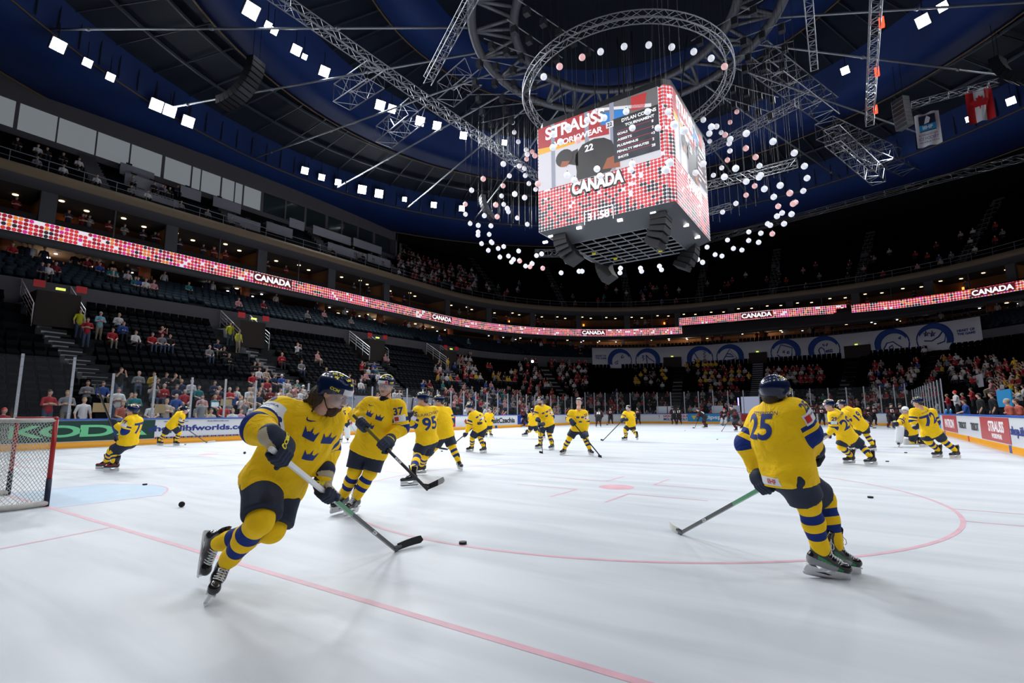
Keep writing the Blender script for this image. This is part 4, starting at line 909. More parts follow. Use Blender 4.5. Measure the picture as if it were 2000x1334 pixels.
# ---------------------------------------------------------------- middle tier behind the parapet
PM = [lerp_path(PS1, PF, q) for q in np.linspace(0.06, .95, 7)]
rings = [(PS1, 9.35), (PM[0], 9.35)]; mm = [0]
for i in range(6): rings += [(PM[i], 9.35+.36*(i+.0)) if i else (PM[0], 9.2), (PM[i+1], 9.35+.36*i)]; mm += [1, 1]
PK1 = offs(PF, 5.5); rings += [(PM[6], 11.3), (PK1, 11.3), (PK1, 13.3)]; mm += [1, 1, 2]
o = sweep('floor_middle_tier', rings, [M['cgrey'], M['conc'], M['tan']], mm[:len(rings)-1]); o['kind'] = 'structure'
o = sweep('ceiling_middle_tier', [(PK1, 13.28), (offs(PF, .05), 12.95), (offs(PF, -.35), 12.75), (offs(PF, -.35), 13.3), (PF, 13.35), (PF, 14.5), (offs(PF, .8), 14.5)], [M['darkin'], M['fgrey'], M['fgrey']], [0, 1, 1, 1, 1, 1]); o['kind'] = 'structure'
SF = arclen(PF); TF = SF[-1]
def infront(p): d = np.array([p[0], p[1], 8.])-_C; f_ = d@_F; return f_ > 3 and abs((d@_R)/f_) < 1.12
cm = MB(); cm.tube((0, 0, 0), (0, 0, 2.1), .40, n=16); cm.box((0, 0, 1.9), (.42, .42, .1)); CMsh = cm.mesh('concourse_column', [M['brown']], True)
for i in range(int(TF/8.2)):
    p_, tg = at_len(PF, SF, 3+i*8.2); q_ = np.array(p_)+np.array([-tg[1], tg[0]])*1.0
    if infront(q_): o = link('concourse_column', CMsh); o.location = (q_[0], q_[1], 11.2); tag(o, 'brown round concrete column under the screen band', 'column', 'brown concourse columns')
dm = MB(); dm.tube((0, 0, 0), (0, 0, .05), .17, n=10); DL = dm.mesh('downlight', [M['warm']]); dm = MB(); dm.tube((0, 0, 0), (0, 0, .05), .11, n=8); DL2 = dm.mesh('downlight', [M['coolsoft']])
for i in range(int(TF/2.6)):
    p_, tg = at_len(PF, SF, i*2.6)
    for k_, of in enumerate((1.4, 3.0)):
        if (i*7+k_*3) % 5 in (1, 4): continue
        q_ = np.array(p_)+np.array([-tg[1], tg[0]])*(of+(i % 3)*.3)
        if infront(q_) and k_ == 1 and i % 4 == 0:
            L = bpy.data.lights.new('concourse_light', 'POINT'); L.energy = 130; L.color = (1, .62, .34); L.shadow_soft_size = .3; lo = bpy.data.objects.new('concourse_light', L); COL.objects.link(lo); lo.location = (q_[0], q_[1], 12.5)
        if infront(q_): o = link('downlight', DL2 if (i+k_) % 3 else DL); o.location = (q_[0], q_[1], 12.88); tag(o, 'small round downlight in the concourse ceiling under the screen band', 'ceiling light', 'concourse downlights')
# ---------------------------------------------------------------- screen bands
def ribbon(path_pts, z0, h, label, sgn=1):
    P = np.array(path_pts, float); S = np.concatenate([[0], np.cumsum(np.linalg.norm(np.diff(P, axis=0), axis=1))])
    t = np.gradient(P, axis=0); t /= np.linalg.norm(t, axis=1)[:, None]; inn = np.stack([t[:, 1], -t[:, 0]], 1)
    r = empty('ribbon_screen', (0, 0, 0)); tag(r, label, 'led screen')
    Q = P+inn*.10; o = sweep('screen_face', [(Q, z0), (Q, z0+h)], [M['ledrib']], 0, r, closed=False, uvs=False)
    me = o.data; ul = me.uv_layers.new(name='UVMap'); co = []
    for i in range(len(Q)-1): co += [S[i], 0, S[i], h, S[i+1], h, S[i+1], 0]
    ul.data.foreach_set('uv', np.array(co, np.float32))
    sweep('screen_case', [(Q-inn*.03, z0-.04), (Q+inn*.02, z0-.04), (Q+inn*.02, z0), (Q-inn*.03, z0)], [M['black']], 0, r, closed=False); sweep('screen_case', [(Q-inn*.03, z0+h), (Q+inn*.02, z0+h), (Q+inn*.02, z0+h+.05), (Q-inn*.10, z0+h+.05), (Q-inn*.10, z0-.04)], [M['black']], 0, r, closed=False)
    return r, P, S
def band_word(r, P, S, u, z, h, word='CANADA'):
    best = None
    for s in np.linspace(0, S[-1], 900):
        i = min(int(np.searchsorted(S, s, 'right')-1), len(P)-2); f = (s-S[i])/(S[i+1]-S[i]); p_ = P[i]*(1-f)+P[i+1]*f; d = np.array([*p_, z])-_C; w_ = d@_F
        if w_ < 1: continue
        uu = 1000+FPX*(d@_R)/w_
        if best is None or abs(uu-u) < best[0]: best = (abs(uu-u), p_, unit((*(P[i+1]-P[i]), 0)))
    _, p_, t = best; n_ = np.array([t[1], -t[0], 0]); o = A3((*p_, z))
    V, F, tw, th = text_poly(word, .04, 0, 1); w_ = h*tw/th*1.08
    B = MB(); B.prism(rect(w_*1.06, h*1.35), o+n_*.30, t, (0, 0, 1), .01); B.build('word_ground', M['black2'], r); text_flat('screen_word', word, o+n_*.32, t, (0, 0, 1), h=h, wid=w_, mat=M['wtext'], parent=r, bold=.04, t=.004)
M['black2'] = emit('dark_screen_area', (.16, .01, .02), .5)
i0 = np.argmin(np.linalg.norm(PF-np.array([-35.3, -12]), axis=1)); nP = len(PF); seq = [(i0+k) % nP for k in range(nP)]
hh = hit(PF, 1332, 640); s_end = hh[2]; k_end = int(s_end); path1 = []
k = i0
while k != k_end and len(path1) < 500: path1.append(PF[k]); k = (k+1) % nP
path1.append(hh[0][:2]); r, P_, S__ = ribbon(path1, 13.42, 1.08, 'long curved red and white dotted screen band round the left side of the hall')
for u in (530, 860, 1158): band_word(r, P_, S__, u, 13.96, .62)
def dens(pts, k=6): P = np.array(pts); return np.concatenate([P[i]+(P[i+1]-P[i])*np.linspace(0, 1, k, endpoint=False)[:, None] for i in range(len(P)-1)]+[P[-1:]])
r, P_, S__ = ribbon(dens([at_z(u, v, 14.4)[:2] for u, v in ((1327, 636), (1410, 629.5), (1500, 621.5), (1580, 616), (1654, 611))]), 14.4, 1.12, 'short curved dotted screen band right of the scoreboard, raised above the long one'); band_word(r, P_, S__, 1478, 14.96, .66)
r, P_, S__ = ribbon(dens([at_z(u, v, 13.35)[:2] for u, v in ((1664, 611), (1750, 603), (1850, 590), (1930, 578), (2000, 566), (2120, 541))]), 13.35, 1.0, 'curved dotted screen band at the right edge of the hall'); band_word(r, P_, S__, 1941, 13.85, .60)
# ---------------------------------------------------------------- boxes above the screen band
PK2 = offs(PF, 4.2)
o = sweep('wall_box_level', [(offs(PF, .3), 14.5), (PK2, 14.5), (PK2, 16.75), (offs(PF, .05), 16.75), (offs(PF, -.45), 17.35)], [M['darkin'], M['tan'], M['darkin'], M['fgrey']], [0, 1, 2, 3]); o['kind'] = 'structure'
o = sweep('trim_1', [(offs(PF, -.45), 17.35), (offs(PF, -.55), 17.42), (offs(PF, -.55), 18.02), (offs(PF, -.25), 18.06), (offs(PF, .2), 18.06)], [M['beige'], M['fgrey']], [0, 0, 1, 1]); o['kind'] = 'structure'
o = sweep('trim_2', [(offs(PF, .1), 14.5), (offs(PF, .1), 15.0), (offs(PF, .2), 15.0)], [M['darkin']], 0); o['kind'] = 'structure'
b = MB(); b.box((0, 0, 1.12), (.45, .16, 1.13)); PIER = b.mesh('box_pier', [M['fgrey']]); b = MB(); b.box((0, 0, 1.12), (.05, .07, 1.13)); MUL = b.mesh('box_mullion', [M['fgrey']]); b = MB(); b.box((0, 2.1, 1.12), (.07, 2.0, 1.12)); DIV = b.mesh('box_partition', [M['tan']])
b = MB(); b.prism([(-.0, 0), (.75, .55), (.75, .70), (0, .60)], (-.4, 0, 0), (0, -1, 0), (0, 0, 1), .8); BRK = b.mesh('beam_bracket', [M['fgrey']])
for i in range(int(TF/3.9)):
    p_, tg = at_len(PF, SF, 1.5+i*3.9); nn = np.array([-tg[1], tg[0]])
    if not infront(p_): continue
    a = math.atan2(tg[1], tg[0])
    o = link('box_pier' if i % 2 == 0 else 'box_mullion', PIER if i % 2 == 0 else MUL); o.location = (p_[0]+nn[0]*.15, p_[1]+nn[1]*.15, 14.5); o.rotation_euler = (0, 0, a); tag(o, 'grey pier between the private boxes' if i % 2 == 0 else 'thin grey mullion in the box openings', 'pier', 'box piers' if i % 2 == 0 else 'box mullions')
    if i % 2 == 0: o = link('box_partition', DIV); o.location = (p_[0], p_[1], 14.5); o.rotation_euler = (0, 0, a); tag(o, 'tan partition wall between private boxes', 'partition', 'box partitions')
    for k_ in (0, 1):
        q_ = np.array(p_)+np.array([tg[0], tg[1]])*(.9+k_*1.7)+nn*(1.0+.8*k_+(i % 3)*.25); o = link('downlight', DL); o.location = (q_[0], q_[1], 16.68); tag(o, 'round warm ceiling light inside a private box', 'ceiling light', 'box ceiling lights')
    if i % 3 == 0: q_ = np.array(p_)+np.array([tg[0], tg[1]])*2+nn*3.9; o = link('wall_lamp', AMB if 'AMB' in globals() else DL2); o.location = (q_[0], q_[1], 15.9); tag(o, 'small amber wall lamp inside a private box', 'wall lamp', 'amber box lamps')
    if i == 0:
        b = MB(); b.box((0, 0, 0), (.10, .10, .16)); AMB = b.mesh('wall_lamp', [M['amber']])
# ---------------------------------------------------------------- upper tier
def upz(i): return 18.06+.78*i
def upp(i): return offs(PF, .35+.86*i)
rings = []
for i in range(13): rings += [(upp(i), upz(i)), (upp(i+1), upz(i))]
rings += [(upp(13), 32.0)]
o = sweep('floor_upper_stand', rings, [M['conc']], 0); o['kind'] = 'structure'
# upper aisles: pale concrete strips
for i, s in enumerate(np.arange(2, TF, 10.4)):
    p_, tg = at_len(PF, SF, s); 
    if not infront(p_): continue
    nn = np.array([-tg[1], tg[0]]); B = MB(); R3 = Matrix(((nn[0], tg[0], 0), (nn[1], tg[1], 0), (0, 0, 1)))
    for k_ in range(13):
        for h in (0, 1): c = np.array(p_)+nn*(.35+.86*(k_+.25+.5*h)); B.box((c[0], c[1], upz(k_)+.1+.39*h-.3), (.22, .6, .31), 0, R3)
    o = B.build('stair_aisle', M['upst']) if 'upst' in M else B.build('stair_aisle', M['cgrey']); tag(o, 'dim concrete stair aisle of the upper stand', 'stairs', 'stair aisles of the upper stand')
# railing on the beam
B = MB(); q = offs(PF, -.1)
for (z, r_) in ((18.95, .03), (18.5, .015)):
    pts = [(*p_, z) for p_ in q if infront(p_)]
    seg = [pts[0]]
    for p_ in pts[1:]:
        if math.dist(p_[:2], seg[-1][:2]) > 12:
            if len(seg) > 1: B.path(seg, r_, 5)
            seg = [p_]
        else: seg.append(p_)
    if len(seg) > 1: B.path(seg, r_, 5)
for s in np.arange(0, TF, 2.0):
    p_, tg = at_len(q, arclen(q), s)
    if infront(p_): B.tube((*p_, 18.05), (*p_, 18.95), .022, n=5)
o = B.build('balcony_railing', M['rod']); tag(o, 'thin steel railing along the beige balcony beam', 'railing')
# glazed press wall on the left
WL = MB(); XW = -40.4
def wz(y): return at_x(1, 1, XW)[2]*0+27.6
WL.box((XW-.15, 16.5, 21.9), (.15, 28.6, .75)); WL.box((XW-.15, 16.5, 27.2), (.15, 28.6, 2.35)); WL.box((XW-2.2, 45.0, 25), (2.2, .15, 4.5))
wl = WL.build('wall_left', M['wgrey']); wl['kind'] = 'structure'
WIN = [(-14, -7.6), (-7.2, -1.0), (-.6, 5.2), (5.5, 6.4), (6.9, 10.3), (10.5, 13.2), (13.4, 15.8), (16.0, 19.0), (19.4, 22.4), (22.7, 23.6), (23.8, 26.0), (26.2, 28.3), (28.9, 31.2), (31.6, 34.2), (34.6, 37.0), (37.4, 39.4), (39.8, 42.0), (42.3, 44.6)]
WINU = [(0, 28), (36, 110), (113, 186), (189, 252), (255, 315), (321, 372), (375, 391), (393, 430), (433, 457), (459, 473), (476, 509), (514, 556), (559, 594), (598, 635), (640, 666), (669, 697), (700, 728), (732, 758)]
pane_l = emit('glowing_press_window', (.33, .37, .40), .42, (.1, .1, .1)); pane_d = mat('dark_window_pane', (.03, .045, .05), .12, coat=.3)  # left panes carry a grey glow of their own; no lit room behind
b = MB()
for k_, (u0, u1) in enumerate(WINU):
    y0_, y1_ = at_x(u0 if k_ else -80, 300, XW)[1], at_x(u1, 300, XW)[1]
    # sight lines at the window height
    yy = []
    for u in ((u0 if k_ else -90), u1):
        lo = None
        for v in np.linspace(180, 520, 341):
            p_ = at_x(u, v, XW)
            if p_[2] <= 23.6: lo = p_[1]; break
        yy.append(lo)
    y0_, y1_ = yy; w_ = MB(); w_.box((XW-.06, (y0_+y1_)/2, 23.75), (.03, (y1_-y0_)/2, 1.05))
    o = w_.build('window_%d' % (k_+1), pane_l if k_ < 11 else pane_d); o['kind'] = 'structure'
    if k_: b.box((XW-.08, (y0_+py)/2, 23.75), (.10, max((y0_-py)/2, .05), 1.15))
    py = y1_
b.box((XW-.25, 46, 23.75), (.02, .2, 1.1)); o = b.build('trim_3', M['wgrey']); o['kind'] = 'structure'
B = MB(); B.box((XW-1.2, 10, 23.75), (.05, 36, 1.3)); o = B.build('wall_press_room', M['darkin']); o['kind'] = 'structure'
# commentary desks with grey front panels in the upper left stand
def desk(y0, y1, x, z, h=.95):
    r = empty('commentary_desk', (x, (y0+y1)/2, z)); tag(r, 'grey panelled commentary desk in the upper left stand', 'desk', 'commentary desks below the press windows')
    B = MB(); B.box((0, 0, h/2), (.03, (y1-y0)/2, h/2)); B.build('front_panel', M['desk'], r); B = MB(); B.box((-.35, 0, h-.1), (.34, (y1-y0)/2, .02)); B.build('desk_top', M['desk'], r)
    for k_ in range(int((y1-y0)/1.4)): B = MB(); B.box((-.3, -(y1-y0)/2+.7+k_*1.4, h+.12), (.02, .22, .16)); B.build('monitor', M['black'], r)
def dz(u, v, x): return at_x(u, v, x)
for (u0, v0, u1, x) in ((258, 383, 348, -37.3), (243, 352, 322, -38.2), (234, 332, 300, -39.0), (352, 376, 392, -38.2), (444, 430, 508, -37.3), (520, 445, 571, -37.3), (416, 396, 470, -38.6), (565, 437, 594, -38.2), (611, 451, 685, -38.6), (640, 484, 716, -37.3), (718, 506, 762, -37.3), (690, 475, 745, -38.4)):
    a = dz(u0, v0, x); zf = 18.06+.78*math.floor((abs(x)-35.65)/.86)
    # the end seen at u1 on the same level
    y1_ = None
    for v in np.linspace(v0, v0+90, 200):
        p_ = at_x(u1, v, x)
        if p_[2] <= a[2]: y1_ = p_[1]; break
    if y1_ and y1_ > a[1]: desk(a[1], y1_, x, a[2]-.30, 1.0)
# ---------------------------------------------------------------- roof
def rring(r, n=96): return np.array([(r*math.cos(-2*PI*i/n), 26+r*math.sin(-2*PI*i/n)) for i in range(n)])
RP = [(.5, 34.5, 0), (14.2, 33.0, 0), (14.2, 31.8, 1), (17.6, 31.4, 1), (17.7, 32.4, 1), (23.7, 31.2, 0), (23.7, 28.5, 1), (27.7, 28.05, 1), (27.75, 30.4, 1), (37.7, 29.4, 0), (38.0, 26.8, 1), (44.2, 26.0, 1), (44.6, 26.5, 1), (75, 30.0, 0)]
o = sweep('ceiling', [(rring(r, 128), z) for r, z, _ in RP], [M['roof'], M['rblue']], [q[2] for q in RP[1:]]); o['kind'] = 'structure'
B = MB()      # thin ochre edge cables and mullions of the blue rings
for (r, z) in ((27.75, 28.0), (38.0, 26.75), (44.3, 25.95), (17.7, 31.35)):
    B.path([(r*math.cos(2*PI*i/120), 26+r*math.sin(2*PI*i/120), z) for i in range(120)], .06, 5, closed=True)
o = B.build('trim_4', mat('ochre_edge', (.16, .10, .04), .6)); o['kind'] = 'structure'
B = MB()
for i in range(150):
    a = 2*PI*i/150
    B.box((27.85*math.cos(a), 26+27.85*math.sin(a), 29.2), (.04, .04, 1.1)); B.box((37.8*math.cos(a), 26+37.8*math.sin(a), 28.1), (.04, .04, 1.2))
o = B.build('trim_5', M['dark']); o['kind'] = 'structure'
ribm = mat('roof_purlin', (.03, .042, .062), .6)
B = MB()
for i in range(72):
    a = 2*PI*i/72
    B.tube((28.2*math.cos(a), 26+28.2*math.sin(a), 30.1), (37.5*math.cos(a), 26+37.5*math.sin(a), 29.15), .07, n=5)
for r, z in ((31, 29.9), (34.5, 29.5)): B.path([(r*math.cos(2*PI*i/120), 26+r*math.sin(2*PI*i/120), z) for i in range(120)], .16, 6, closed=True)
for i in range(72):
    a = 2*PI*i/72; B.tube((17.9*math.cos(a), 26+17.9*math.sin(a), 32.1), (23.5*math.cos(a+.03), 26+23.5*math.sin(a+.03), 31.0), .06, n=5)
o = B.build('ceiling_ribs', ribm); o['kind'] = 'structure'
# hanging steel: tension rings, radial rods, trusses
B = MB(); n_ = 96
for r, z, t in ((6.9, 26, .30), (9.6, 26, .30)): B.path([(r*math.cos(2*PI*i/n_), 26+r*math.sin(2*PI*i/n_), z) for i in range(n_)], t, 10, closed=True)
for i in range(24):
    a = 2*PI*i/24; a2 = a+PI/24; a3 = a-PI/24; p0 = (9.6*math.cos(a), 26+9.6*math.sin(a), 26)
    for q in (a, a2, a3): B.tube(p0, (6.9*math.cos(q), 26+6.9*math.sin(q), 26), .13, n=8)
o = B.build('tension_ring', M['tube'], None, True); tag(o, 'grey double tubular steel ring with zigzag struts above the scoreboard', 'steel ring')
B = MB(); B.tube((0, 0, 0), (1, 0, 0), .085, n=8)
ROD = None
for i in range(26):
    a = 2*PI*i/26+.07; p0 = Vector((9.9*math.cos(a), 26+9.9*math.sin(a), 26)); p1 = Vector((38.2*math.cos(a), 26+38.2*math.sin(a), 26.9)); L_ = (p1-p0).length
    if ROD is None: B = MB(); B.tube((0, 0, 0), (L_, 0, 0), .075, n=8); [B.sphere((q, 0, 0), .13, 0, 8, (1.6, 1, 1)) for q in (L_*.3, L_*.6, L_*.9)]; ROD = B.mesh('tie_rod', [M['rod']], True)
    if not infront(p0*.5+p1*.5) and not infront(p1): continue
    o = link('tie_rod', ROD); o.location = p0; o.rotation_euler = (p1-p0).to_track_quat('X', 'Z').to_euler(); tag(o, 'long pale steel tie rod running from the central ring to the roof edge', 'tie rod', 'radial tie rods')
def truss(name, a, b, w_=.42, bay=.5, r=.028, label=None, group=None, m='alu', up=(0, 0, 1), h=None, ladder=False):
    a = Vector(a); b = Vector(b); d = (b-a); L_ = d.length; d.normalize(); s = d.cross(Vector(up)).normalized(); u = s.cross(d); h = h or w_; B = MB()
    cs = [s*(x*w_/2)+u*(y*h/2) for x, y in ((-1, -1), (1, -1), (1, 1), (-1, 1))]
    for c in cs: B.tube(a+c, b+c, r, n=6)
    n = max(2, int(L_/bay))
    for i in range(n+1):
        p = a+d*(L_*i/n)
        for k_ in range(4):
            if i % 2 == 0 or ladder: B.tube(p+cs[k_], p+cs[(k_+1) % 4], r*.55, n=4)
            if i < n and not ladder: q = a+d*(L_*(i+1)/n); B.tube((p if i % 2 else q)+cs[k_], (q if i % 2 else p)+cs[(k_+1) % 4], r*.55, n=4)
    o = B.build(name, M[m]); tag(o, label, 'truss', group)
    return o
Z = 23.3
def tz(u, v, z=Z): return at_z(u, v, z)
truss('box_truss', tz(520, -20), tz(1052, 348), .55, .6, .035, 'long silver box truss running from the top left down to the scoreboard')
truss('box_truss', at_z(935, -30, 24.5), at_z(835, 158, 24.5), .55, .6, .035, 'short silver box truss at the top left of the steel ring')
truss('box_truss', at_z(1712, -20, 23.3), at_z(1698, 240, 23.3), .5, .5, .035, 'upright-looking silver box truss with red lamps at the top right')
truss('box_truss', at_z(1577, -20, 23.3), at_z(1590, 132, 23.3), .4, .5, .03, 'short thin box truss left of the one with red lamps')
truss('box_truss', at_z(1372, 366, 22), at_z(1557, 318, 22), .62, .55, .035, 'bright box truss right of the scoreboard, lower of two')
truss('box_truss', at_z(1372, 298, 23), at_z(1556, 202, 23), .5, .55, .03, 'box truss right of the scoreboard, upper of two')
truss('box_truss', at_z(1385, 414, 21), at_z(1428, 402, 21), .5, .5, .03, 'short box truss stub right of the scoreboard')
truss('box_truss', at_z(1380, 470, 19.5), at_z(2010, 305, 19.5), .45, .7, .02, 'long thin dark truss crossing the right side under the flags', None, 'dark')
truss('box_truss', at_z(1045, 495, 14.5), at_z(1120, 494, 14.5), .5, .5, .03, 'short truss just left below the scoreboard', None, 'dark')
truss('box_truss', at_z(1780, 205, 23), at_z(1950, 160, 23), .35, .5, .022, 'small truss carrying the two flags')
def ladder_truss(u0, v0, u1, v1, z, w_, lb): truss('roof_truss', at_z(u0, v0, z), at_z(u1, v1, z), w_, 1.0, .05, lb, None, 'alu', h=1.5)
ladder_truss(1478, 110, 1618, 215, 27, 1.6, 'wide silver roof truss right of the steel ring'); ladder_truss(1610, 250, 1778, 325, 27, 1.6, 'wide silver roof truss below the one with red lamps'); ladder_truss(1625, 265, 1715, 345, 25, 1.2, 'darker roof truss left of the wide silver one')
ladder_truss(668, 190, 735, 145, 26.5, 1.5, 'open silver truss bay hanging left of the long box truss'); ladder_truss(750, 268, 815, 215, 26.0, 1.6, 'open silver truss bay among the bright floodlights'); ladder_truss(870, 185, 925, 140, 27, 1.6, 'dim truss bay beside the steel ring')
# circular thin truss above the scoreboard
B = MB(); R_, zc = 6.15, 21.2; n_ = 72
for dr, dz_ in ((-.22, -.22), (.22, -.22), (.22, .22), (-.22, .22)): B.path([((R_+dr)*math.cos(2*PI*i/n_), 26+(R_+dr)*math.sin(2*PI*i/n_), zc+dz_) for i in range(n_)], .032, 6, closed=True)
C4 = ((-.22, -.22), (.22, -.22), (.22, .22), (-.22, .22))
for i in range(n_):
    a, a2 = 2*PI*i/n_, 2*PI*(i+1)/n_
    for k_ in range(4):
        (d1, e1), (d2, e2) = C4[k_], C4[(k_+1) % 4]
        if i % 2: d1, e1, d2, e2 = d2, e2, d1, e1
        B.tube(((R_+d1)*math.cos(a), 26+(R_+d1)*math.sin(a), zc+e1), ((R_+d2)*math.cos(a2), 26+(R_+d2)*math.sin(a2), zc+e2), .017, n=4)
o = B.build('ring_truss', M['alu']); tag(o, 'thin circular silver truss hanging over the scoreboard', 'truss')
# straight fixture bars with hanging lamp boxes over the scoreboard
def fixture_bar(p0, p1, n, label, s=.16):
    r = empty('lighting_bar', (0, 0, 0)); tag(r, label, 'lighting bar', None); B = MB(); B.tube(p0, p1, .03, n=6); B.build('pipe', M['rod'], r); p0 = Vector(p0); p1 = Vector(p1)
    for i in range(n):
        c = p0+(p1-p0)*((i+.5)/n); B = MB(); B.box(c+Vector((0, 0, -.35)), (s, s, s*1.25)); B.tube(c, c+Vector((0, 0, -.2)), .03, n=5); B.build('lamp_box', M['dark'], r)
for k_, (a, b_, n) in enumerate((((1012, 0), (1160, 100), 5), ((990, 38), (1098, 113), 4), ((945, 75), (1060, 118), 4), ((920, 112), (1050, 138), 4), ((910, 152), (1060, 157), 4), ((912, 185), (1050, 183), 3), ((920, 213), (1055, 198), 3), ((940, 240), (1060, 213), 3),
                               ((1545, 38), (1400, 92), 4), ((1550, 80), (1410, 118), 4), ((1545, 118), (1400, 130), 4), ((1520, 190), (1390, 155), 5), ((1515, 222), (1395, 185), 5), ((1490, 0), (1350, 80), 4))):
    fixture_bar(at_z(*a, 22.6), at_z(*b_, 22.6), n, 'thin lighting bar with small dark lamp boxes, number of boxes %s, near the steel ring, %s side' % (['', '', '', 'three', 'four', 'five'][n], 'left' if k_ < 8 else 'right'))
for q in [o for o in bpy.data.objects if o.name.startswith('lighting_bar')]: q['group'] = 'lighting bars round the steel ring'; q['label'] = 'thin lighting bar with small dark lamp boxes beside the steel ring'
# curved loudspeaker arrays
M['n_'] = AD['n']; M['spk'] = mat('grey_speaker', (.16, .17, .19), .5)
def array(p, n, bend, label, s=1.0, yaw=0, mt='black'):
    r = empty('loudspeaker_array', p, yaw); tag(r, label, 'loudspeaker'); x, z, a = 0, 0, 0
    for i in range(n):
        B = MB(); B.box((0, 0, 0), (.30*s, .55*s, .17*s)); B.box((.305*s, 0, 0), (.006, .50*s, .14*s), 1); o = B.build('cabinet', [M[mt], M['dark']], r); o.location = (x, 0, z); o.rotation_euler = (0, a, 0)
        a += bend; x -= .36*s*math.sin(a); z -= .36*s*math.cos(a)
    B = MB(); B.tube((0, .3*s, .17*s), (0, .3*s, 3), .02, n=5); B.tube((0, -.3*s, .17*s), (0, -.3*s, 3), .02, n=5); B.build('hanging_chain', M['dark'], r)
array(at_z(500, 122, 25.5), 12, .13, 'large curved black loudspeaker array at the upper left', 1.0, .3); array(at_z(1948, 120, 25.5), 13, .13, 'large curved black loudspeaker array in front of the red and white flag', 1.0, 2.6)
array(at_z(1758, 198, 24), 7, .02, 'straight grey loudspeaker array left of the white flag', .9, -2.4, 'spk'); array(at_z(942, 385, 22.5), 10, .10, 'small curved loudspeaker array left of the scoreboard among the white balls', .75, -2.2, 'spk')
# ---------------------------------------------------------------- flags
def flag(us, z, label, kind):
    p = [at_z(u, v, z) for u, v in us[:2]]; X = unit(p[1]-p[0]); w_ = np.linalg.norm(p[1]-p[0]); o0 = (p[0]+p[1])/2
    wd = (o0-_C)@_F; h = abs(us[2][1]-us[1][1])/FPX*wd*1.02; B = MB(); n = 10; Nn = np.cross(X, (0, 0, 1.0))
    for k_ in range(2):
        off = Nn*(.02 if k_ else 0)
        B.add([o0+X*w_*(i/n-.5)+np.array([0, 0, -h*j/6])+Nn*.12*math.sin(i*1.1+j*.4)+off for j in range(7) for i in range(n+1)], [((j*11+i, j*11+i+1, j*11+i+12, j*11+i+11) if k_ else (j*11+i+11, j*11+i+12, j*11+i+1, j*11+i)) for j in range(6) for i in range(n)],)
    if kind == 'red': B.m = [0 if (i % 10 < 2.5 or i % 10 > 6.5) else 1 for i in range(len(B.f))]
    r = B.build('hanging_flag', [M['redp'], M['ink']] if kind == 'red' else [M['ink']], None, True); tag(r, label, 'flag')
    c = o0+np.array([0, 0, -h*.45]); nn = unit(_C-c); nn[2] = 0; nn = unit(nn); Xs = np.cross((0, 0, 1.0), nn)
    if kind == 'red':
        leaf = [(0,-.5),(.04,-.25),(.38,-.3),(.3,-.12),(.5,.1),(.36,.14),(.3,.28),(.14,.12),(.16,.38),(.07,.33),(0,.5),(-.07,.33),(-.16,.38),(-.14,.12),(-.3,.28),(-.36,.14),(-.5,.1),(-.3,-.12),(-.38,-.3),(-.04,-.25)]
        B = MB(); B.prism([(a*1.1, b_*1.1) for a, b_ in leaf], c+nn*.22, Xs, (0, 0, 1), .01); B.build('maple_leaf', M['redp'], r)
    else:
        B = MB(); B.prism(rect(1.0, 1.3), c+nn*.20+np.array([0, 0, .3]), Xs, (0, 0, 1), .01); B.build('emblem_ground', M['navy'], r); B = MB(); B.prism(rect(1.0, .5), c+nn*.23+np.array([0, 0, -.05]), Xs, (0, 0, 1), .01); B.build('emblem_blue', AD['sky'], r)
        B = MB(); B.prism([(-.2, -.3), (.1, -.25), (.2, .1), (.0, .35), (-.1, .1)], c+nn*.24+np.array([0, 0, .55]), Xs, (0, 0, 1), .01); B.build('emblem_figure', M['ink'], r)
        text_flat('flag_word', 'IIHF', c+nn*.26+np.array([0, 0, -.05]), Xs, (0, 0, 1), h=.28, mat=M['ink'], parent=r, bold=.04)
        for k_, t in enumerate(('INTERNATIONAL', 'ICE HOCKEY', 'FEDERATION')): text_flat('flag_word', t, c+nn*.24+np.array([0, 0, -.62-.30*k_]), Xs, (0, 0, 1), h=[.14, .24, .13][k_], wid=w_*.78, mat=M['n_'], parent=r)
flag([(1785, 228), (1833, 214), (1838, 280)], 24.2, 'white hanging flag with a blue emblem at the upper right', 'white'); flag([(1884, 182), (1936, 166), (1940, 232)], 24.2, 'red and white flag with a maple leaf behind the loudspeaker array', 'red')
# ---------------------------------------------------------------- floodlight fixtures
for k_, (x, y, z, s) in enumerate(LAMPS):
    r = empty('floodlight', (x, y, z)); d = (Vector((0, 26, 0))-Vector((x, y, z))).normalized()*.5+(Vector(_C)-Vector((x, y, z))).normalized()*.6; q = d.to_track_quat('Z', 'Y').to_matrix(); s_ = s*.31; r['group'] = 'floodlights under the roof'
    tag(r, 'bright white floodlight hanging under the blue roof ring' if s > 1 else 'smaller white floodlight hanging under the roof', 'floodlight', 'large floodlights' if s > 1 else 'small floodlights')
    B = MB(); B.box((0, 0, 0), (s_*1.05, s_*1.05, .10), 0, q); B.tube((0, 0, .1), (0, 0, 1.6), .03, n=5); B.build('housing', M['dark'], r)
    for i in range(2):
        for j in range(3): B = MB(); c = q@Vector(((i-.5)*s_*.95, (j-1)*s_*.64, .11)); B.box(c, (s_*.44, s_*.29, .012), 0, q); B.build('lens', M['cool'], r)
for (u, v) in ((1722, 44), (1713, 140), (1710, 214)):
    p_ = at_z(u, v, 23.3); B = MB(); B.box(p_, (.12, .12, .28)); o = B.build('red_lamp', M['redl']); tag(o, 'small red lamp on the upright-looking truss at the top right', 'lamp', 'red truss lamps')
p_ = at_z(1040, 706, 10.1) if False else at_x(1038, 706, -19) 
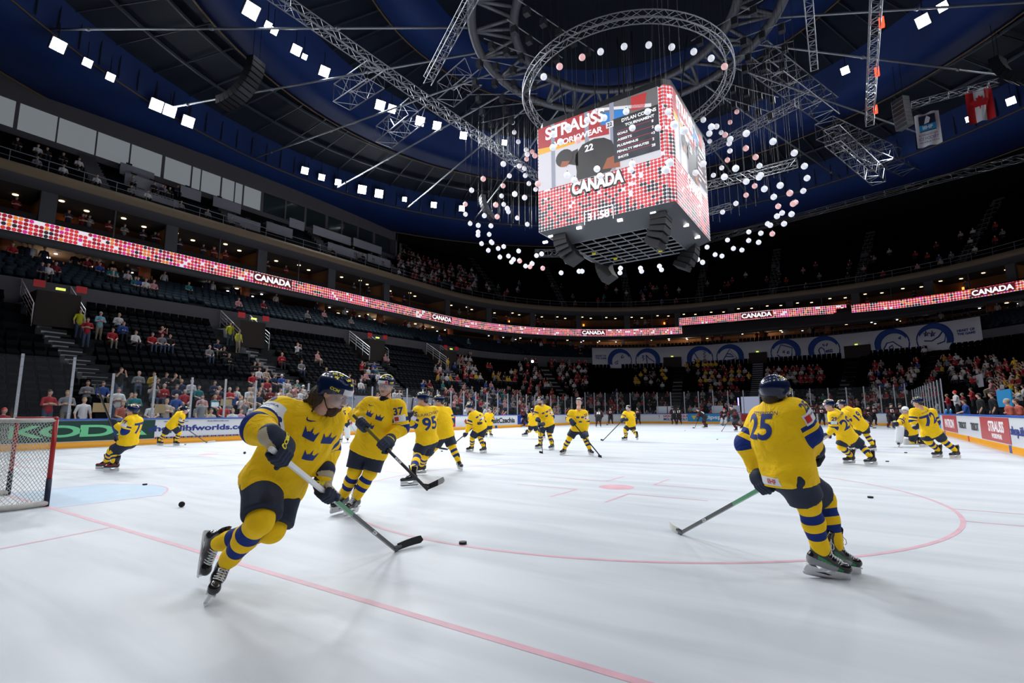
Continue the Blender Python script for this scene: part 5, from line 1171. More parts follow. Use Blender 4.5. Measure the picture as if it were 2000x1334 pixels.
# ---------------------------------------------------------------- hanging scoreboard
x0, x1, y0_, y1_, zb, zt = -4.25, 3.75, 22.5, 29.9, 11.85, 18.35
cb = empty('scoreboard_cube', ((x0+x1)/2, (y0_+y1_)/2, zb)); tag(cb, 'four-sided hanging video scoreboard with red and white dotted screens', 'scoreboard')
ox, oy = (x0+x1)/2, (y0_+y1_)/2
def L3(p): return (p[0]-ox, p[1]-oy, p[2]-zb)
B = MB(); ch = .35; oc = [(x0+ch, y0_), (x1-ch, y0_), (x1, y0_+ch), (x1, y1_-ch), (x1-ch, y1_), (x0+ch, y1_), (x0, y1_-ch), (x0, y0_+ch)]
cc = [(a-ox, b_-oy) for a, b_ in oc]
B.add([(a, b_, 0) for a, b_ in cc]+[(a, b_, zt-zb+.35) for a, b_ in cc], [tuple(range(8))[::-1], tuple(range(8, 16))]+[(i, (i+1) % 8, 8+(i+1) % 8, 8+i) for i in range(8)]); B.build('cube_housing', M['black'], cb)
def face(pa, pb):
    a, b_ = np.array(pa)-(ox, oy), np.array(pb)-(ox, oy); t = unit((*(b_-a), 0)); n_ = np.array([t[1], -t[0], 0]); Lw = np.linalg.norm(b_-a); me = bpy.data.meshes.new('dot_screen'); o = A3((*a, 0))+n_*.02; h = zt-zb
    vs = [o, o+t*Lw, o+t*Lw+np.array([0, 0, h]), o+np.array([0, 0, h])]; me.from_pydata([tuple(v) for v in vs], [], [(0, 1, 2, 3)]); ul = me.uv_layers.new(name='UVMap'); s0 = random.randint(0, 40)*.2
    ul.data.foreach_set('uv', [s0, 0, s0+Lw, 0, s0+Lw, h, s0, h]); me.materials.append(M['ledcube']); ob = link('dot_screen', me, cb); return o, t, n_, Lw, h
FR = face((x0, y0_), (x1-ch, y0_)); face((x1-ch, y0_), (x1, y0_+ch)); RT = face((x1, y0_+ch), (x1, y1_)); face((x1, y1_), (x0, y1_)); face((x0, y1_), (x0, y0_+.01))
E_ = {k_: emit('screen_'+k_, c, s) for k_, (c, s) in {'red': ((.45, .035, .045), 1.0), 'white': ((.78, .78, .85), 1), 'yellow': ((.9, .45, .03), 1), 'ice': ((.68, .68, .75), 1), 'black': ((.018, .014, .016), 1), 'navy': ((.02, .022, .04), 1), 'grey': ((.16, .15, .16), 1), 'sky': ((.02, .22, .65), 1), 'skin': ((.35, .09, .03), 1), 'teal': ((.03, .2, .25), 1), 'post': ((.30, .32, .42), 1), 'line': ((.5, .03, .03), 1)}.items()}
def video(fr, sx0, sx1, sz0, sz1, sc=1.0):
    o, t, n_, Lw, h = fr; k = [0]
    W_, H_ = sx1-sx0, sz1-sz0
    def P(name, poly, m, lay):      # polygon in 0..1 picture coordinates
        B = MB(); B.prism([((a)*W_, (c)*H_) for a, c in poly], o+n_*(.012+.006*lay)+t*sx0+np.array([0, 0, sz0]), t, (0, 0, 1), .004); B.build(name, E_[m], cb)
    P('video_backdrop', [(0, .0), (1, 0), (1, 1), (0, 1)], 'ice', 0); P('video_yellow_strip', [(0, .58), (.50, .58), (.50, .70), (0, .70)], 'yellow', 1); P('video_red_board', [(0, .68), (.62, .55), (.62, 1), (0, 1)], 'red', 2)
    P('video_crowd', [(.55, .72), (1, .60), (1, 1), (.55, 1)], 'grey', 3); P('video_blue_banner', [(.56, .72), (.78, .64), (.78, .84), (.56, .90)], 'sky', 4); P('video_white_rail', [(.48, .98), (.95, .74), (.95, .79), (.52, 1)], 'white', 5); P('video_spectator', [(.80, .78), (.90, .76), (.92, .97), (.80, .98)], 'line', 5)
    for q in (.12, .42, .63): P('video_glass_post', [(q, .0), (q+.035, .0), (q+.035, 1), (q, 1)], 'post', 3 if q != .63 else 6)
    P('video_skater', [(.34, 0), (.345, .14), (.335, .30), (.34, .40), (.40, .52), (.50, .55), (.58, .52), (.64, .44), (.67, .30), (.66, .10), (.62, 0)], 'black', 7); P('video_helmet', [(.24+.077*math.cos(a), .40+.135*math.sin(a)) for a in np.linspace(0, 2*PI, 16, endpoint=False)], 'black', 8); P('video_face', [(.20, .28), (.26, .26), (.29, .33), (.22, .36)], 'skin', 9); P('video_neck', [(.26, .30), (.36, .22), (.36, .48), (.28, .46)], 'black', 7); P('video_skater_arm', [(.56, .06), (.70, .02), (.70, .22), (.60, .20)], 'skin', 8)
    P('video_stats_panel', [(.655, .10), (1, .10), (1, .62), (.655, .62)], 'navy', 9); P('video_stats_header', [(.655, .62), (1, .62), (1, .74), (.655, .74)], 'black', 9)
    for i in range(5): P('video_stats_line', [(.69, .20+.085*i), (.97, .20+.085*i), (.97, .206+.085*i), (.69, .206+.085*i)], 'line', 10)
    def T(s, x, z, hh_, lay=11, m='wtext', wd=None): text_flat('video_word', s, o+n_*(.02+.006*lay)+t*(sx0+x*W_)+np.array([0, 0, sz0+z*H_]), t, (0, 0, 1), h=hh_*sc, wid=wd, mat=M[m] if m in M else E_[m], parent=cb, bold=.03, t=.004)
    T('STRAUSS', .33, .87, .80, 4, wd=W_*.52); T('WORKWEAR', .36, .66, .36, 6, wd=W_*.42); T('22', .455, .44, .40, 8)
    T('DYLAN COZENS', .855, .68, .20, wd=W_*.26); P('video_number_tile', [(.60, .635), (.66, .635), (.66, .725), (.60, .725)], 'white', 10); T('22', .63, .68, .22, 12, 'black')
    T('TOURNAMENT', .86, .60, .16, wd=W_*.22)
    for i, (a_, b_) in enumerate((('GOALS', '8'), ('ASSISTS', '2'), ('PLUS/MINUS', '+3'), ('PENALTY MINUTES', '2'), ('SHOTS', '28'))): T(a_, .69+.0075*len(a_), .50-.085*i, .14, wd=W_*.016*len(a_)); T(b_, .955, .53-.085*i, .15)
cz = lambda u, v: at_y(u, v, y0_)
zv0 = cz(1170, 342)[2]-zb; vx1 = cz(1288, 240)[0]-x0
video(FR, .05, vx1, zv0, zt-zb-.02)
o, t, n_, Lw, h = FR
cpos = cz(1168, 360); text_flat('screen_word_edge', 'CANADA', o+n_*.10+t*(cpos[0]-x0)+np.array([0, 0, cpos[2]-zb+.02]), t, (0, 0, 1), h=.92, wid=3.35, mat=E_['black'], parent=cb, bold=.12); text_flat('screen_word', 'CANADA', o+n_*.12+t*(cpos[0]-x0)+np.array([0, 0, cpos[2]-zb+.06]), t, (0, 0, 1), h=.78, wid=3.1, mat=M['wtext'], parent=cb, bold=.05)
cp2 = cz(1170, 421); text_flat('screen_clock', '31:58', o+n_*.06+t*(cp2[0]-x0)+np.array([0, 0, cp2[2]-zb]), t, (0, 0, 1), h=.46, mat=M['wtext'], parent=cb, bold=.04)
B = MB()
for s in (-1, 1): B.box(o+n_*.05+t*(cp2[0]-x0+s*.85)+np.array([0, 0, cp2[2]-zb]), (.02, .01, .38))
B.box(o+n_*.05+t*(cp2[0]-x0)+np.array([0, 0, cp2[2]-zb+.38]), (.85, .01, .02)); B.build('clock_frame', M['wtext'], cb)
video(RT, .1, RT[3]-.4, zv0, zt-zb-.02)
o, t, n_, Lw, h = RT; text_flat('screen_word', 'CANADA', o+n_*.12+t*Lw*.48+np.array([0, 0, zv0-.5]), t, (0, 0, 1), h=.78, wid=3.1, mat=M['wtext'], parent=cb, bold=.05)
# underside: splayed skirt, grid of bars, small lamps and speakers
B = MB(); q1 = [(x0, y0_), (x1, y0_), (x1, y1_), (x0, y1_)]; q2 = [(x0+1.3, y0_+.9), (x1-1.1, y0_+.9), (x1-1.1, y1_-.9), (x0+1.3, y1_-.9)]
B.add([L3((*p_, zb)) for p_ in q1]+[L3((*p_, zb-.75)) for p_ in q2], [(i, 4+i, 4+(i+1) % 4, (i+1) % 4) for i in range(4)]+[(0, 1, 2, 3)]); B.build('lower_skirt', mat('dark_grey_skirt', (.07, .075, .085), .4), cb)
B = MB()
for i in range(9): yy = y0_+1.0+(y1_-y0_-2)*i/8; B.tube(L3((x0+1.3, yy, zb-.72)), L3((x1-1.1, yy, zb-.72)), .055, n=6)
for i in range(8): xx = x0+1.35+(x1-x0-2.5)*i/7; B.tube(L3((xx, y0_+.9, zb-.72)), L3((xx, y1_-.9, zb-.72)), .035, n=6)
B.build('lower_grid', M['tube'], cb)
for (px, py) in ((x0+1.2, y0_+.8), (x1-1.0, y0_+.8), (x1-1.0, y1_-.8), (x0+1.2, y1_-.8)):
    for i in range(5):
        B = MB(); B.box((0, 0, 0), (.42, .55, .15)); o = B.build('speaker_cabinet', M['cblack'], cb); o.location = L3((px+(.10*i*i*.3)*(1 if px < 0 else -1), py+(.10*i*i*.2)*(1 if py < 26 else -1), zb-.45-.30*i)); o.rotation_euler = (0, .12*i*(1 if px > 0 else -1), 0)
for (u, v) in ((1131, 445), (1211, 430), (1276, 416), (1065, 473), (1076, 461), (1340, 440), (1362, 463)):
    p_ = at_z(u, v, zb-.25); B = MB(); B.box(L3(p_), (.14, .07, .06)); B.build('skirt_lamp', M['coolsoft'], cb)
for (u, v) in ((1160, 495), (1202, 505), (1290, 490)): p_ = at_z(u, v, zb-.8); B = MB(); B.box(L3(p_), (.12, .05, .05)); B.build('yellow_tag', M['ryel'], cb)
B = MB()
for sx in (-1, 1):
    for sy in (-1, 1): B.tube((sx*2.6, sy*2.4, zt-zb+.3), (sx*3.4, sy*3.4, 26-zb), .04, n=5); B.tube((sx*.5, sy*.9, zt-zb+.3), (sx*.5, sy*.9, 26-zb), .05, n=5)
B.build('hoist_cable', M['dark'], cb)
# ---------------------------------------------------------------- white and pink hanging balls
BW = [(490,36,17),(503,115,17),(535,190,16),(596,254,17),(606,289,20),(644,268,18),(666,300,20),(601,327,18),(543,382,19),(583,401,17),(417,365,22),(465,459,19),(590,457,17),(619,520,16),(672,566,17),(690,523,24),(258,483,21),(415,538,19),(167,573,20),(403,618,18),
      (507,603,22),(585,631,21),(116,683,19),(357,688,21),(420,685,17),(448,718,20),(457,743,18),(118,763,18),(267,774,19),(368,782,20),(527,792,17),(155,836,17),(219,851,19),(319,854,19),(606,842,16),(218,903,17),(217,928,18),(305,922,18),(245,995,18),(321,981,18),(328,988,18),(376,1033,17),(420,1018,16),(298,1048,17),(538,1053,16),(390,1101,17),(457,1093,17),(679,1089,16),(544,1129,16),(481,1140,17),(645,1153,15),(592,1172,16)]
BE = [(50,98,20),(171,134,21),(233,188,25),(272,185,21),(24,216,23),(217,239,23),(308,231,16),(338,249,21),(220,298,17),(377,282,23),(369,315,20),(376,152,17),(428,72,18),(500,238,26),(705,300,26),(497,352,22),(375,372,19),(868,388,25),(356,442,19),(572,420,22),(602,487,21),(170,470,25),(312,502,18),(419,506,26),(946,489,24),(249,559,18),(111,539,24),(332,571,25),(610,558,24),(598,574,24),(966,581,23),(500,606,24),(565,641,20),(760,637,25),(639,664,24),(937,679,21),(834,696,24),(499,711,19),(711,725,23),(421,775,19),(878,767,20),(860,777,23),(745,797,21),(775,848,20),(847,857,22),(736,873,21),(319,841,18),(790,931,21),(664,931,19),(684,942,20),(520,993,18),(612,1003,19),(700,1008,20),(519,1059,18),(357,1055,17),(595,1073,19),(402,1120,18),(467,1132,18),(200,1110,16),(262,1167,17),(314,1178,17),(128,1205,17),(167,1228,17),(4,1262,17)]
PINKS = {(644,268),(666,300),(690,523),(258,483),(415,538),(116,683),(357,688),(368,782),(601,327),(376,152),(428,72),(497,352),(356,442),(572,420),(565,641),(834,696),(499,711),(878,767),(860,777),(700,1008),(338,249),(745,797)}
bl = [(880+a/4.044, 230+b_/4.044, c/4.044*2/2*1.0, (a, b_) in PINKS) for a, b_, c in BW]+[(1330+a/3.924, 200+b_/3.924, c/3.924, (a, b_) in PINKS) for a, b_, c in BE]
for (u, v, pk) in ((1093,130,1),(1137,112,1),(1173,101,0),(1219,91,0),(1267,88,0),(1312,92,0),(1355,101,0),(1389,114,0),(1415,130,1),(1062,150,0),(1223,218,0),(1265,218,0),(1180,230,0),(1147,235,0),(1235,250,0),(1285,250,0),(1109,248,0),(1081,262,0),(1095,277,0),(1129,274,1),(1080,288,0),(1166,330,0),(1172,344,0),(1235,320,0),(1232,332,0),(1108,342,0),(1122,352,0),(1305,218,0),(1317,244,0),(1336,255,0),(1300,332,0),(1308,318,0)): bl.append((u, v, 6.5, pk))
for (u, v) in ((1003,507),(1058,496),(1015,510),(1107,511),(1096,533),(1131,530),(1137,530),(1173,524),(1173,533),(1211,533),(1212,524),(1251,524),(1253,530),(1288,520),(1292,527),(1325,515),(1331,521),(1362,506),(1372,512),(1035,521),(1060,524),(1124,507),(1039,515)): bl.append((u, v, 4.6, (int(u)*7) % 5 == 0))
def ball_mesh(n, m):
    B = MB(); B.sphere((0, 0, 0), .17, 0, 14); B.tube((0, 0, .16), (0, 0, .23), .03, n=6, m=1); return B.mesh(n, [M[m], M['dark']], True)
def ballm(name, col, e):
    m, t, b = nt(name); b.inputs['Base Color'].default_value = (*col, 1); b.inputs['Emission Color'].default_value = (*col, 1); b.inputs['Emission Strength'].default_value = e*.5; b.inputs['Roughness'].default_value = .5; return m
M['bw'] = ballm('glowing_white_ball', (.80, .83, .90), .72); M['bp'] = ballm('glowing_pink_ball', (.85, .50, .50), .72); BMW = ball_mesh('hanging_ball', 'bw'); BMP = ball_mesh('hanging_ball', 'bp')
B = MB(); B.tube((0, 0, .2), (0, 0, 1), .007, n=4); CABL = B.mesh('cable', [M['black']])
for (u, v, rpx, pk) in bl:
    D = min(max(.17*FPX/rpx, 21.5), 38); p_ = at_w(u, v, D)
    ins = x0-.35 < p_[0] < x1+.35 and y0_-.35 < p_[1] < y1_+.35 and p_[2] < zt+.5 and p_[2] > zb-.8
    if ins: p_ = at_w(u, v, 21.0)
    o = link('hanging_ball', BMP if pk else BMW); o.location = p_; tag(o, ('pale pink' if pk else 'white')+' glowing ball hanging on a thin cable round the scoreboard', 'hanging ball', 'pink hanging balls' if pk else 'white hanging balls')
    c = link('cable', CABL, o); c.scale = (1, 1, max(25.9-p_[2], .5))
# ---------------------------------------------------------------- banner wall at the far end
BP_ = offs(PS1, -.12)
def banner_pt(u, v):
    h = hit(BP_, u, v); return h
sB0 = hit(BP_, 1157, 705)[2]; sB1 = hit(BP_, 1918, 650)[2]; PBn = sub_path(BP_, sB0, sB1); SBn = np.concatenate([[0], np.cumsum(np.linalg.norm(np.diff(PBn, axis=0), axis=1))])
bn = empty('banner_wall', (0, 0, 0)); tag(bn, 'long pale curved banner with blue round line drawings behind the far seats', 'banner')
sweep('banner_cloth', [(PBn, 7.75), (PBn, 10.75), (offs(PS1, .0)[:len(PBn)]*0+PBn*1.003, 10.75)], [M['banner']], 0, bn, closed=False)
def bmap(s, z, off=.02):
    s = min(max(s, 0), SBn[-1]-1e-6); i = int(np.searchsorted(SBn, s, 'right')-1); f = (s-SBn[i])/(SBn[i+1]-SBn[i]); p_ = PBn[i]*(1-f)+PBn[i+1]*f; t = unit((*(PBn[i+1]-PBn[i]), 0)); n_ = np.array([t[1], -t[0], 0]); return A3((*p_, z))+n_*off
def bs(u):
    h = hit(BP_, u, 690); P = h[0][:2]; return SBn[np.argmin(np.linalg.norm(PBn-P, axis=1))] if False else float(np.interp(h[2], np.linspace(sB0, sB1, 400), [0]*400)) 
def bs(u):
    P = hit(BP_, u, 690)[0][:2]; best = min(((np.linalg.norm(bmap(s, 9)[:2]-P), s) for s in np.linspace(0, SBn[-1], 500))); return best[1]
def bline(pts, r, name='drawing_line'):
    B = MB(); B.path([bmap(s, z, .03) for s, z in pts], r, 5); B.build(name, M['bblue'], bn)
def bpoly(pts, name='drawing_shape'):
    V = [bmap(s, z, .035) for s, z in pts]; B = MB(); n = len(V)//2
    B.add(V, [(i, i+1, 2*n-2-i, 2*n-1-i) for i in range(n-1)]); B.build(name, M['bblue'], bn)
zc_ = 8.85
for k_, (u, side) in enumerate(((1210, -1), (1264, 1), (1366, -1), (1426, 1), (1535, 1), (1610, -1), (1745, -1), (1830, 1))):
    s0_ = bs(u); R_ = 1.72; up_ = .15 if k_ > 3 else 0
    cpts = [(s0_+R_*math.cos(a), zc_+up_+R_*math.sin(a)) for a in np.linspace(-.75, PI+.75, 40)]; cpts = [(a, c) for a, c in cpts if 7.8 < c < 10.72]; bline(cpts, .07)
    o1_, o2_ = [], []
    for a in np.linspace(.15*PI, PI*1.1, 18) if side < 0 else np.linspace(PI*.85, -PI*.1, 18):
        o1_.append((s0_+R_*math.cos(a), min(zc_+up_+R_*math.sin(a), 10.72))); o2_.append((s0_+(R_-.38)*math.cos(a)-side*.22, min(zc_+up_-.15+(R_-.38)*math.sin(a), 10.70)))
    bpoly(o1_+o2_[::-1])
DR = [(1210, [[(.25,.55),(.45,.9),(.62,.5),(.25,.4),(.25,.55)], [(-.55,-.2),(-.25,.05),(-.3,-.4),(-.6,-.5),(-.75,-.25),(-.55,-.2)]]), (1264, [[(-.2,.8),(.2,.3),(.9,-.2),(.7,-.6),(-.1,-.5),(-.2,.8)], [(-.8,.7),(-.55,.75),(-.75,.35),(-.5,.3),(-.7,0)]]), (1366, [[(-.7,.8),(-.2,-.2),(.9,-.6),(.8,-.9),(-.3,-.7),(-.8,0)], [(.5,1.0),(.85,.9),(.5,.6),(.8,.4),(.5,.2)]]), (1426, [[(-.9,-.4),(0,1.1),(.9,-.2),(-.9,-.7),(-.9,-.4)], [(-.5,.1),(.5,.0),(.1,.4),(-.4,.5)]]),
      (1535, [[(-1.0,.1),(-.5,1.2),(.8,.7),(.7,-.3),(-.1,-.9),(-1.0,-.1)], [(-.3,.3),(-.1,.4),(-.1,.15),(-.3,.15),(-.3,.3)], [(.2,.2),(.4,.3),(.4,0),(.2,0),(.2,.2)]]), (1610, [[(-.6,.2),(-.3,.5),(0,.2),(.1,-.4),(-.4,-.6),(-.6,.2)], [(.2,.0),(.9,.1),(.9,-.15),(.2,-.15),(.2,.0)], [(-.1,.9),(.05,.6),(.15,.8),(.3,.6),(.45,.95)]]), (1745, [[(-.9,-.4),(-.5,.3),(.1,.4),(.5,0),(.9,-.3),(.8,-.8)], [(-.3,-.2),(0,.0),(.1,-.4),(-.3,-.4),(-.3,-.2)], [(.7,.7),(.95,.9),(.9,.6),(.7,.7)]]), (1830, [[(-1.0,.1),(-.3,.0),(.4,.4),(.8,.9),(1.1,.6),(.9,-.2),(.2,-.4)], [(-.9,.6),(-.75,1.2),(-.6,.6),(-1.05,.95),(-.45,.95),(-.9,.6)], [(-.3,.5),(-.15,1.1),(0,.5),(-.45,.85),(.15,.85),(-.3,.5)]])]
for u, ls in DR:
    s0_ = bs(u)
    for l in ls: bline([(s0_+a, zc_+.0+b_) for a, b_ in l], .07)
for (u, t) in ((1173, 'HEART OF\nTHE GAME'), (1893, 'HEART OF\nTHE GAME')):
    s0_ = bs(u); o_ = bmap(s0_, 9.4, .03); t_ = unit(bmap(s0_+.5, 9.4)-bmap(s0_-.5, 9.4)); text_flat('banner_words', t, o_, t_, (0, 0, 1), h=.62, mat=M['bblue'], parent=bn, bold=.03)
for (u, w_) in ((1313, 1.25), (1481, 1.1), (1677, 1.35)):
    h = hit(BP_, u, 700); p_, t_ = h[0], h[1]; n_ = np.array([t_[1], -t_[0], 0]); r = empty('entrance_portal', (p_[0], p_[1], 0)); tag(r, 'dark doorway cut into the pale banner wall', 'entrance', 'doorways in the banner wall')
    B = MB(); B.box((n_[0]*.1, n_[1]*.1, 8.25), (w_, .28, .95), 0, Matrix(((t_[0], n_[0], 0), (t_[1], n_[1], 0), (0, 0, 1)))); B.build('dark_opening', M['darkin'], r)
    B = MB(); B.box((n_[0]*.4, n_[1]*.4, 9.3), (.16, .03, .07), 0, Matrix(((t_[0], n_[0], 0), (t_[1], n_[1], 0), (0, 0, 1)))); B.build('exit_sign', M['exit'], r)
# railings above the banner
for (u0, u1, v0) in ((1150, 1188, 668), (1205, 1290, 668), (1345, 1375, 662), (1392, 1470, 656), (1500, 1580, 648), (1600, 1700, 640), (1745, 1830, 625), (1860, 1930, 610)):
    a = hit(offs(PS1, .3), u0, v0)[0]; b_ = hit(offs(PS1, .3), u1, v0)[0]; B = MB()
    for z in (10.9, 11.4, 11.9): B.tube((a[0], a[1], z), (b_[0], b_[1], z), .035, n=5)
    n = max(2, int(np.linalg.norm(b_-a)/1.5))
    for i in range(n+1): c = a+(b_-a)*i/n; B.tube((c[0], c[1], 10.7), (c[0], c[1], 11.9), .03, n=5)
    o = B.build('platform_railing', M['dark']); tag(o, 'dim steel railing above the pale banner', 'railing', 'railings above the banner')
# ---------------------------------------------------------------- seats
AP = [(np.array(a), np.array(b_)) for a, b_ in AIS]
def vis(p, m=1.04):
    d = A3(p)-_C; w_ = d@_F
    return w_ > 2 and abs(d@_R)/w_ < 1.002*m and -.67 < (d@_U)/w_ < .67
def seat_v():
    B = MB(); B.box((.16, 0, .24), (.05, .21, .19)); B.box((-.02, 0, .42), (.20, .21, .03), 0, Matrix.Rotation(-.9, 3, 'Y')); B.box((.20, 0, .55), (.03, .22, .26), 0, Matrix.Rotation(.15, 3, 'Y')); return B
SM = seat_v().mesh('folding_seat', [M['seat']]); sv = np.array(SM and [v.co[:] for v in SM.vertices]); sf = [tuple(p_.vertices) for p_ in SM.polygons]
spots = []
for i in range(1, NR):
    P = lerp_path(PS0, PS1, (i+.62)/NR); S = arclen(P); nseat = int(S[-1]/.54)
    for k in range(nseat):
        s = k*.54; p_, tg = at_len(P, S, s)
        if not vis((p_[0], p_[1], rowz(i))): continue
        if any(pdist(p_, a, b_) < .95 for a, b_ in AP): continue
        if p_[0] < -26.2 and i > 11 and any(abs(p_[1]-q[0][1]) < 1.9 for q in PORT): continue
        if p_[0] > 13.5 and p_[1] < 24 and i < 3: continue
        spots.append((math.dist((p_[0], p_[1]), (CX, CY)), p_[0], p_[1], rowz(i), math.atan2(tg[0], -tg[1]), i))
spots.sort()
def stuff(name, sp, V0, F0, mats, label, cat, mi=None, group=None):
    n = len(V0); VV = []; FF = []
    a = np.array(sp); c, s = np.cos(a[:, 3]), np.sin(a[:, 3]); X = V0[None, :, 0]*c[:, None]-V0[None, :, 1]*s[:, None]+a[:, 0:1]; Y = V0[None, :, 0]*s[:, None]+V0[None, :, 1]*c[:, None]+a[:, 1:2]; Z_ = V0[None, :, 2]+a[:, 2:3]
    V = np.stack([X, Y, Z_], -1).reshape(-1, 3); F = (np.array(F0)[None]+(np.arange(len(sp))*n)[:, None, None]).reshape(-1, len(F0[0]))
    o = link(name, mesh_from(name, V, F, mats, np.tile(mi, len(sp)) if mi is not None else None, smooth=mi is not None)); tag(o, label, cat, None, 'stuff'); return o
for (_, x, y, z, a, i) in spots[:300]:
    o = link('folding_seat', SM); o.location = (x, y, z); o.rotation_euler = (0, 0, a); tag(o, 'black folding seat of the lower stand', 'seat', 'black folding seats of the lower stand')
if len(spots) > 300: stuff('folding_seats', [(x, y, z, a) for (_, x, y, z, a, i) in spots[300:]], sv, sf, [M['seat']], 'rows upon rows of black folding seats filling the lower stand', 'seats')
SM2 = seat_v().mesh('folding_seat', [M['seatb']]); sp2 = []
for i in range(6):
    P = (PM[i]*.4+PM[i+1]*.6); S = arclen(P)
    for k in range(int(S[-1]/.54)):
        p_, tg = at_len(P, S, k*.54)
        if vis((p_[0], p_[1], 10)) and (k % 22) > 1: sp2.append((p_[0], p_[1], 9.35+.36*i, math.atan2(tg[0], -tg[1])))
sp2.sort(key=lambda q: math.dist(q[:2], (CX, CY)))
stuff('folding_seats', sp2, sv, sf, [M['seatb']], 'many dark teal seats in the middle tier behind the parapet', 'seats')
sp3 = []
for i in range(12):
    P = offs(PF, .35+.86*(i+.6)); S = arclen(P)
    for k in range(int(S[-1]/.56)):
        p_, tg = at_len(P, S, k*.56)
        if vis((p_[0], p_[1], upz(i))) and not (p_[0] < -36 and p_[1] < 46) and (k % 19) > 1: sp3.append((p_[0], p_[1], upz(i), math.atan2(tg[0], -tg[1])))
stuff('folding_seats', sp3, sv, sf, [M['seat']], 'dark rows of seats high in the upper stand', 'seats')
# ---------------------------------------------------------------- spectators
def spect(kind):
    """figure facing +x, feet (or seat-row floor) at z = 0"""
    sit = kind.startswith('sit'); hz = .48 if sit else .92; P = []; K = []
    def c(a, b_, ra, rb, m, k=.03): P.append(cone(a, b_, ra, rb, k=k)); K.append((A3(a), A3(b_), (ra+rb)/2, m))
    lean = .10 if kind in ('sit_b', 'stand_b') else .03; px = -.02; ch = (px+lean, 0, hz+.42); nk = (px+lean*1.3, 0, hz+.56)
    c((px, 0, hz), ch, .155, .15, 1, .05); c((ch[0], -.15, hz+.46), (ch[0], .15, hz+.46), .075, .075, 1, .05); c((nk[0], 0, hz+.5), (nk[0]+.01, 0, hz+.62), .05, .05, 0, .02)
    hc = (nk[0]+.03, 0, hz+.72); P.append(ball(hc, (.098, .078, .115), .02)); K.append((A3(hc)+A3((.03, 0, -.05)), A3(hc)+A3((.03, 0, -.01)), .075, 0)); P.append(ball((hc[0]+.095, 0, hc[2]-.02), .016, .015))
    P.append(ball((hc[0]-.02, 0, hc[2]+.025), (.102, .085, .10), .02)); K.append((A3((hc[0]-.04, 0, hc[2]+.01)), A3((hc[0]-.0, 0, hc[2]+.07)), .082, 3))
    for s in (-1, 1):
        if sit: c((.02, s*.09, hz), (.42, s*.11, hz+.02), .085, .065, 2); c((.42, s*.11, hz), (.40, s*.12, .10), .06, .045, 2); c((.40, s*.12, .05), (.52, s*.13, .04), .045, .035, 2)
        else: c((0, s*.09, hz), (.02, s*.10, .48), .095, .07, 2); c((.02, s*.10, .48), (-.01, s*.11, .08), .065, .045, 2); c((-.02, s*.11, .05), (.12, s*.13, .04), .045, .035, 2)
        sh = (ch[0], s*.19, hz+.46)
        if kind in ('sit_a',): el = (.10, s*.25, hz+.20); wr = (.33, s*.12, hz+.13)
        elif kind in ('sit_b', 'stand_c'): el = (.08, s*.26, hz+.22); wr = (.20, -s*.02, hz+.27)
        elif kind in ('sit_c', 'stand_b'): el = (.18, s*.24, hz+.34); wr = (.34, s*.10, hz+.62)
        else: el = (-.02, s*.26, hz+.20); wr = (.08, s*.26, hz-.02)
        c(sh, el, .062, .052, 1); c(el, wr, .045, .034, 0 if kind != 'sit_b' else 1); c(wr, tuple(A3(wr)+unit(A3(wr)-A3(el))*.09), .036, .026, 0)
    V, F = polygonise(P, .030); C_ = V[F].mean(1); D = []
    for a, b_, r, m in K:
        e = b_-a; pa = C_-a; h = np.clip((pa@e)/max(e@e, 1e-9), 0, 1); D.append(np.linalg.norm(pa-h[:, None]*e, axis=1)-r)
    mi = np.array([k[3] for k in K])[np.argmin(D, 0)]
    return V, F, mi
KINDS = {k: spect(k) for k in ('sit_a', 'sit_b', 'sit_c', 'stand_a', 'stand_b', 'stand_c')}
shirts = {'red': (.36, .015, .025), 'white': (.62, .62, .64), 'black': (.008, .008, .010), 'grey': (.20, .21, .23), 'yellow': (.75, .48, .02), 'blue': (.02, .07, .30), 'navy': (.015, .025, .07), 'teal': (.01, .16, .18), 'light blue': (.18, .42, .55), 'mustard': (.45, .28, .02), 'pink': (.55, .25, .28), 'dark red': (.18, .01, .02), 'beige': (.42, .35, .28), 'green': (.03, .2, .06), 'lime': (.6, .62, .03), 'orange': (.42, .09, .06)}
SHM = {k: mat(k.replace(' ', '_')+'_shirt', v, .8) for k, v in shirts.items()}; HRM = [mat('hair_%s' % n, c, .7) for n, c in (('dark', (.02, .014, .01)), ('brown', (.08, .045, .025)), ('fair', (.30, .20, .10)), ('grey', (.35, .34, .33)))]
CAPM = {'red cap': M['redp'], 'white cap': M['ink']}; TRM = [mat('dark_trousers', (.02, .022, .03), .8), mat('jeans', (.05, .08, .15), .8), mat('khaki_trousers', (.22, .19, .14), .8)]
PM_ = {}
def pmesh(kind):
    if kind not in PM_: V, F, mi = KINDS[kind]; PM_[kind] = mesh_from('spectator', V, F, [M['skin'], SHM['red'], TRM[0], HRM[0]], mi)
    return PM_[kind]
def row_spot(u, v, kind):
    """row of the lower stand on which a figure whose head shows at (u, v) stands or sits"""
    hh_ = 1.22 if kind.startswith('sit') else 1.66; best = None
    for i in range(-1, NR):
        P = lerp_path(PS0, PS1, (i+.40)/NR) if i >= 0 else offs(PB, 1.1); h = hit(P, u, v)
        if h is None: continue
        z = rowz(i) if i >= 0 else .25; e = abs(h[0][2]-z-hh_)
        if best is None or e < best[0]: best = (e, h[0], h[1], z, i)
    return best
PEOPLE = []      # (x, y, z, yaw, kind, shirt, dist, label)
used = []
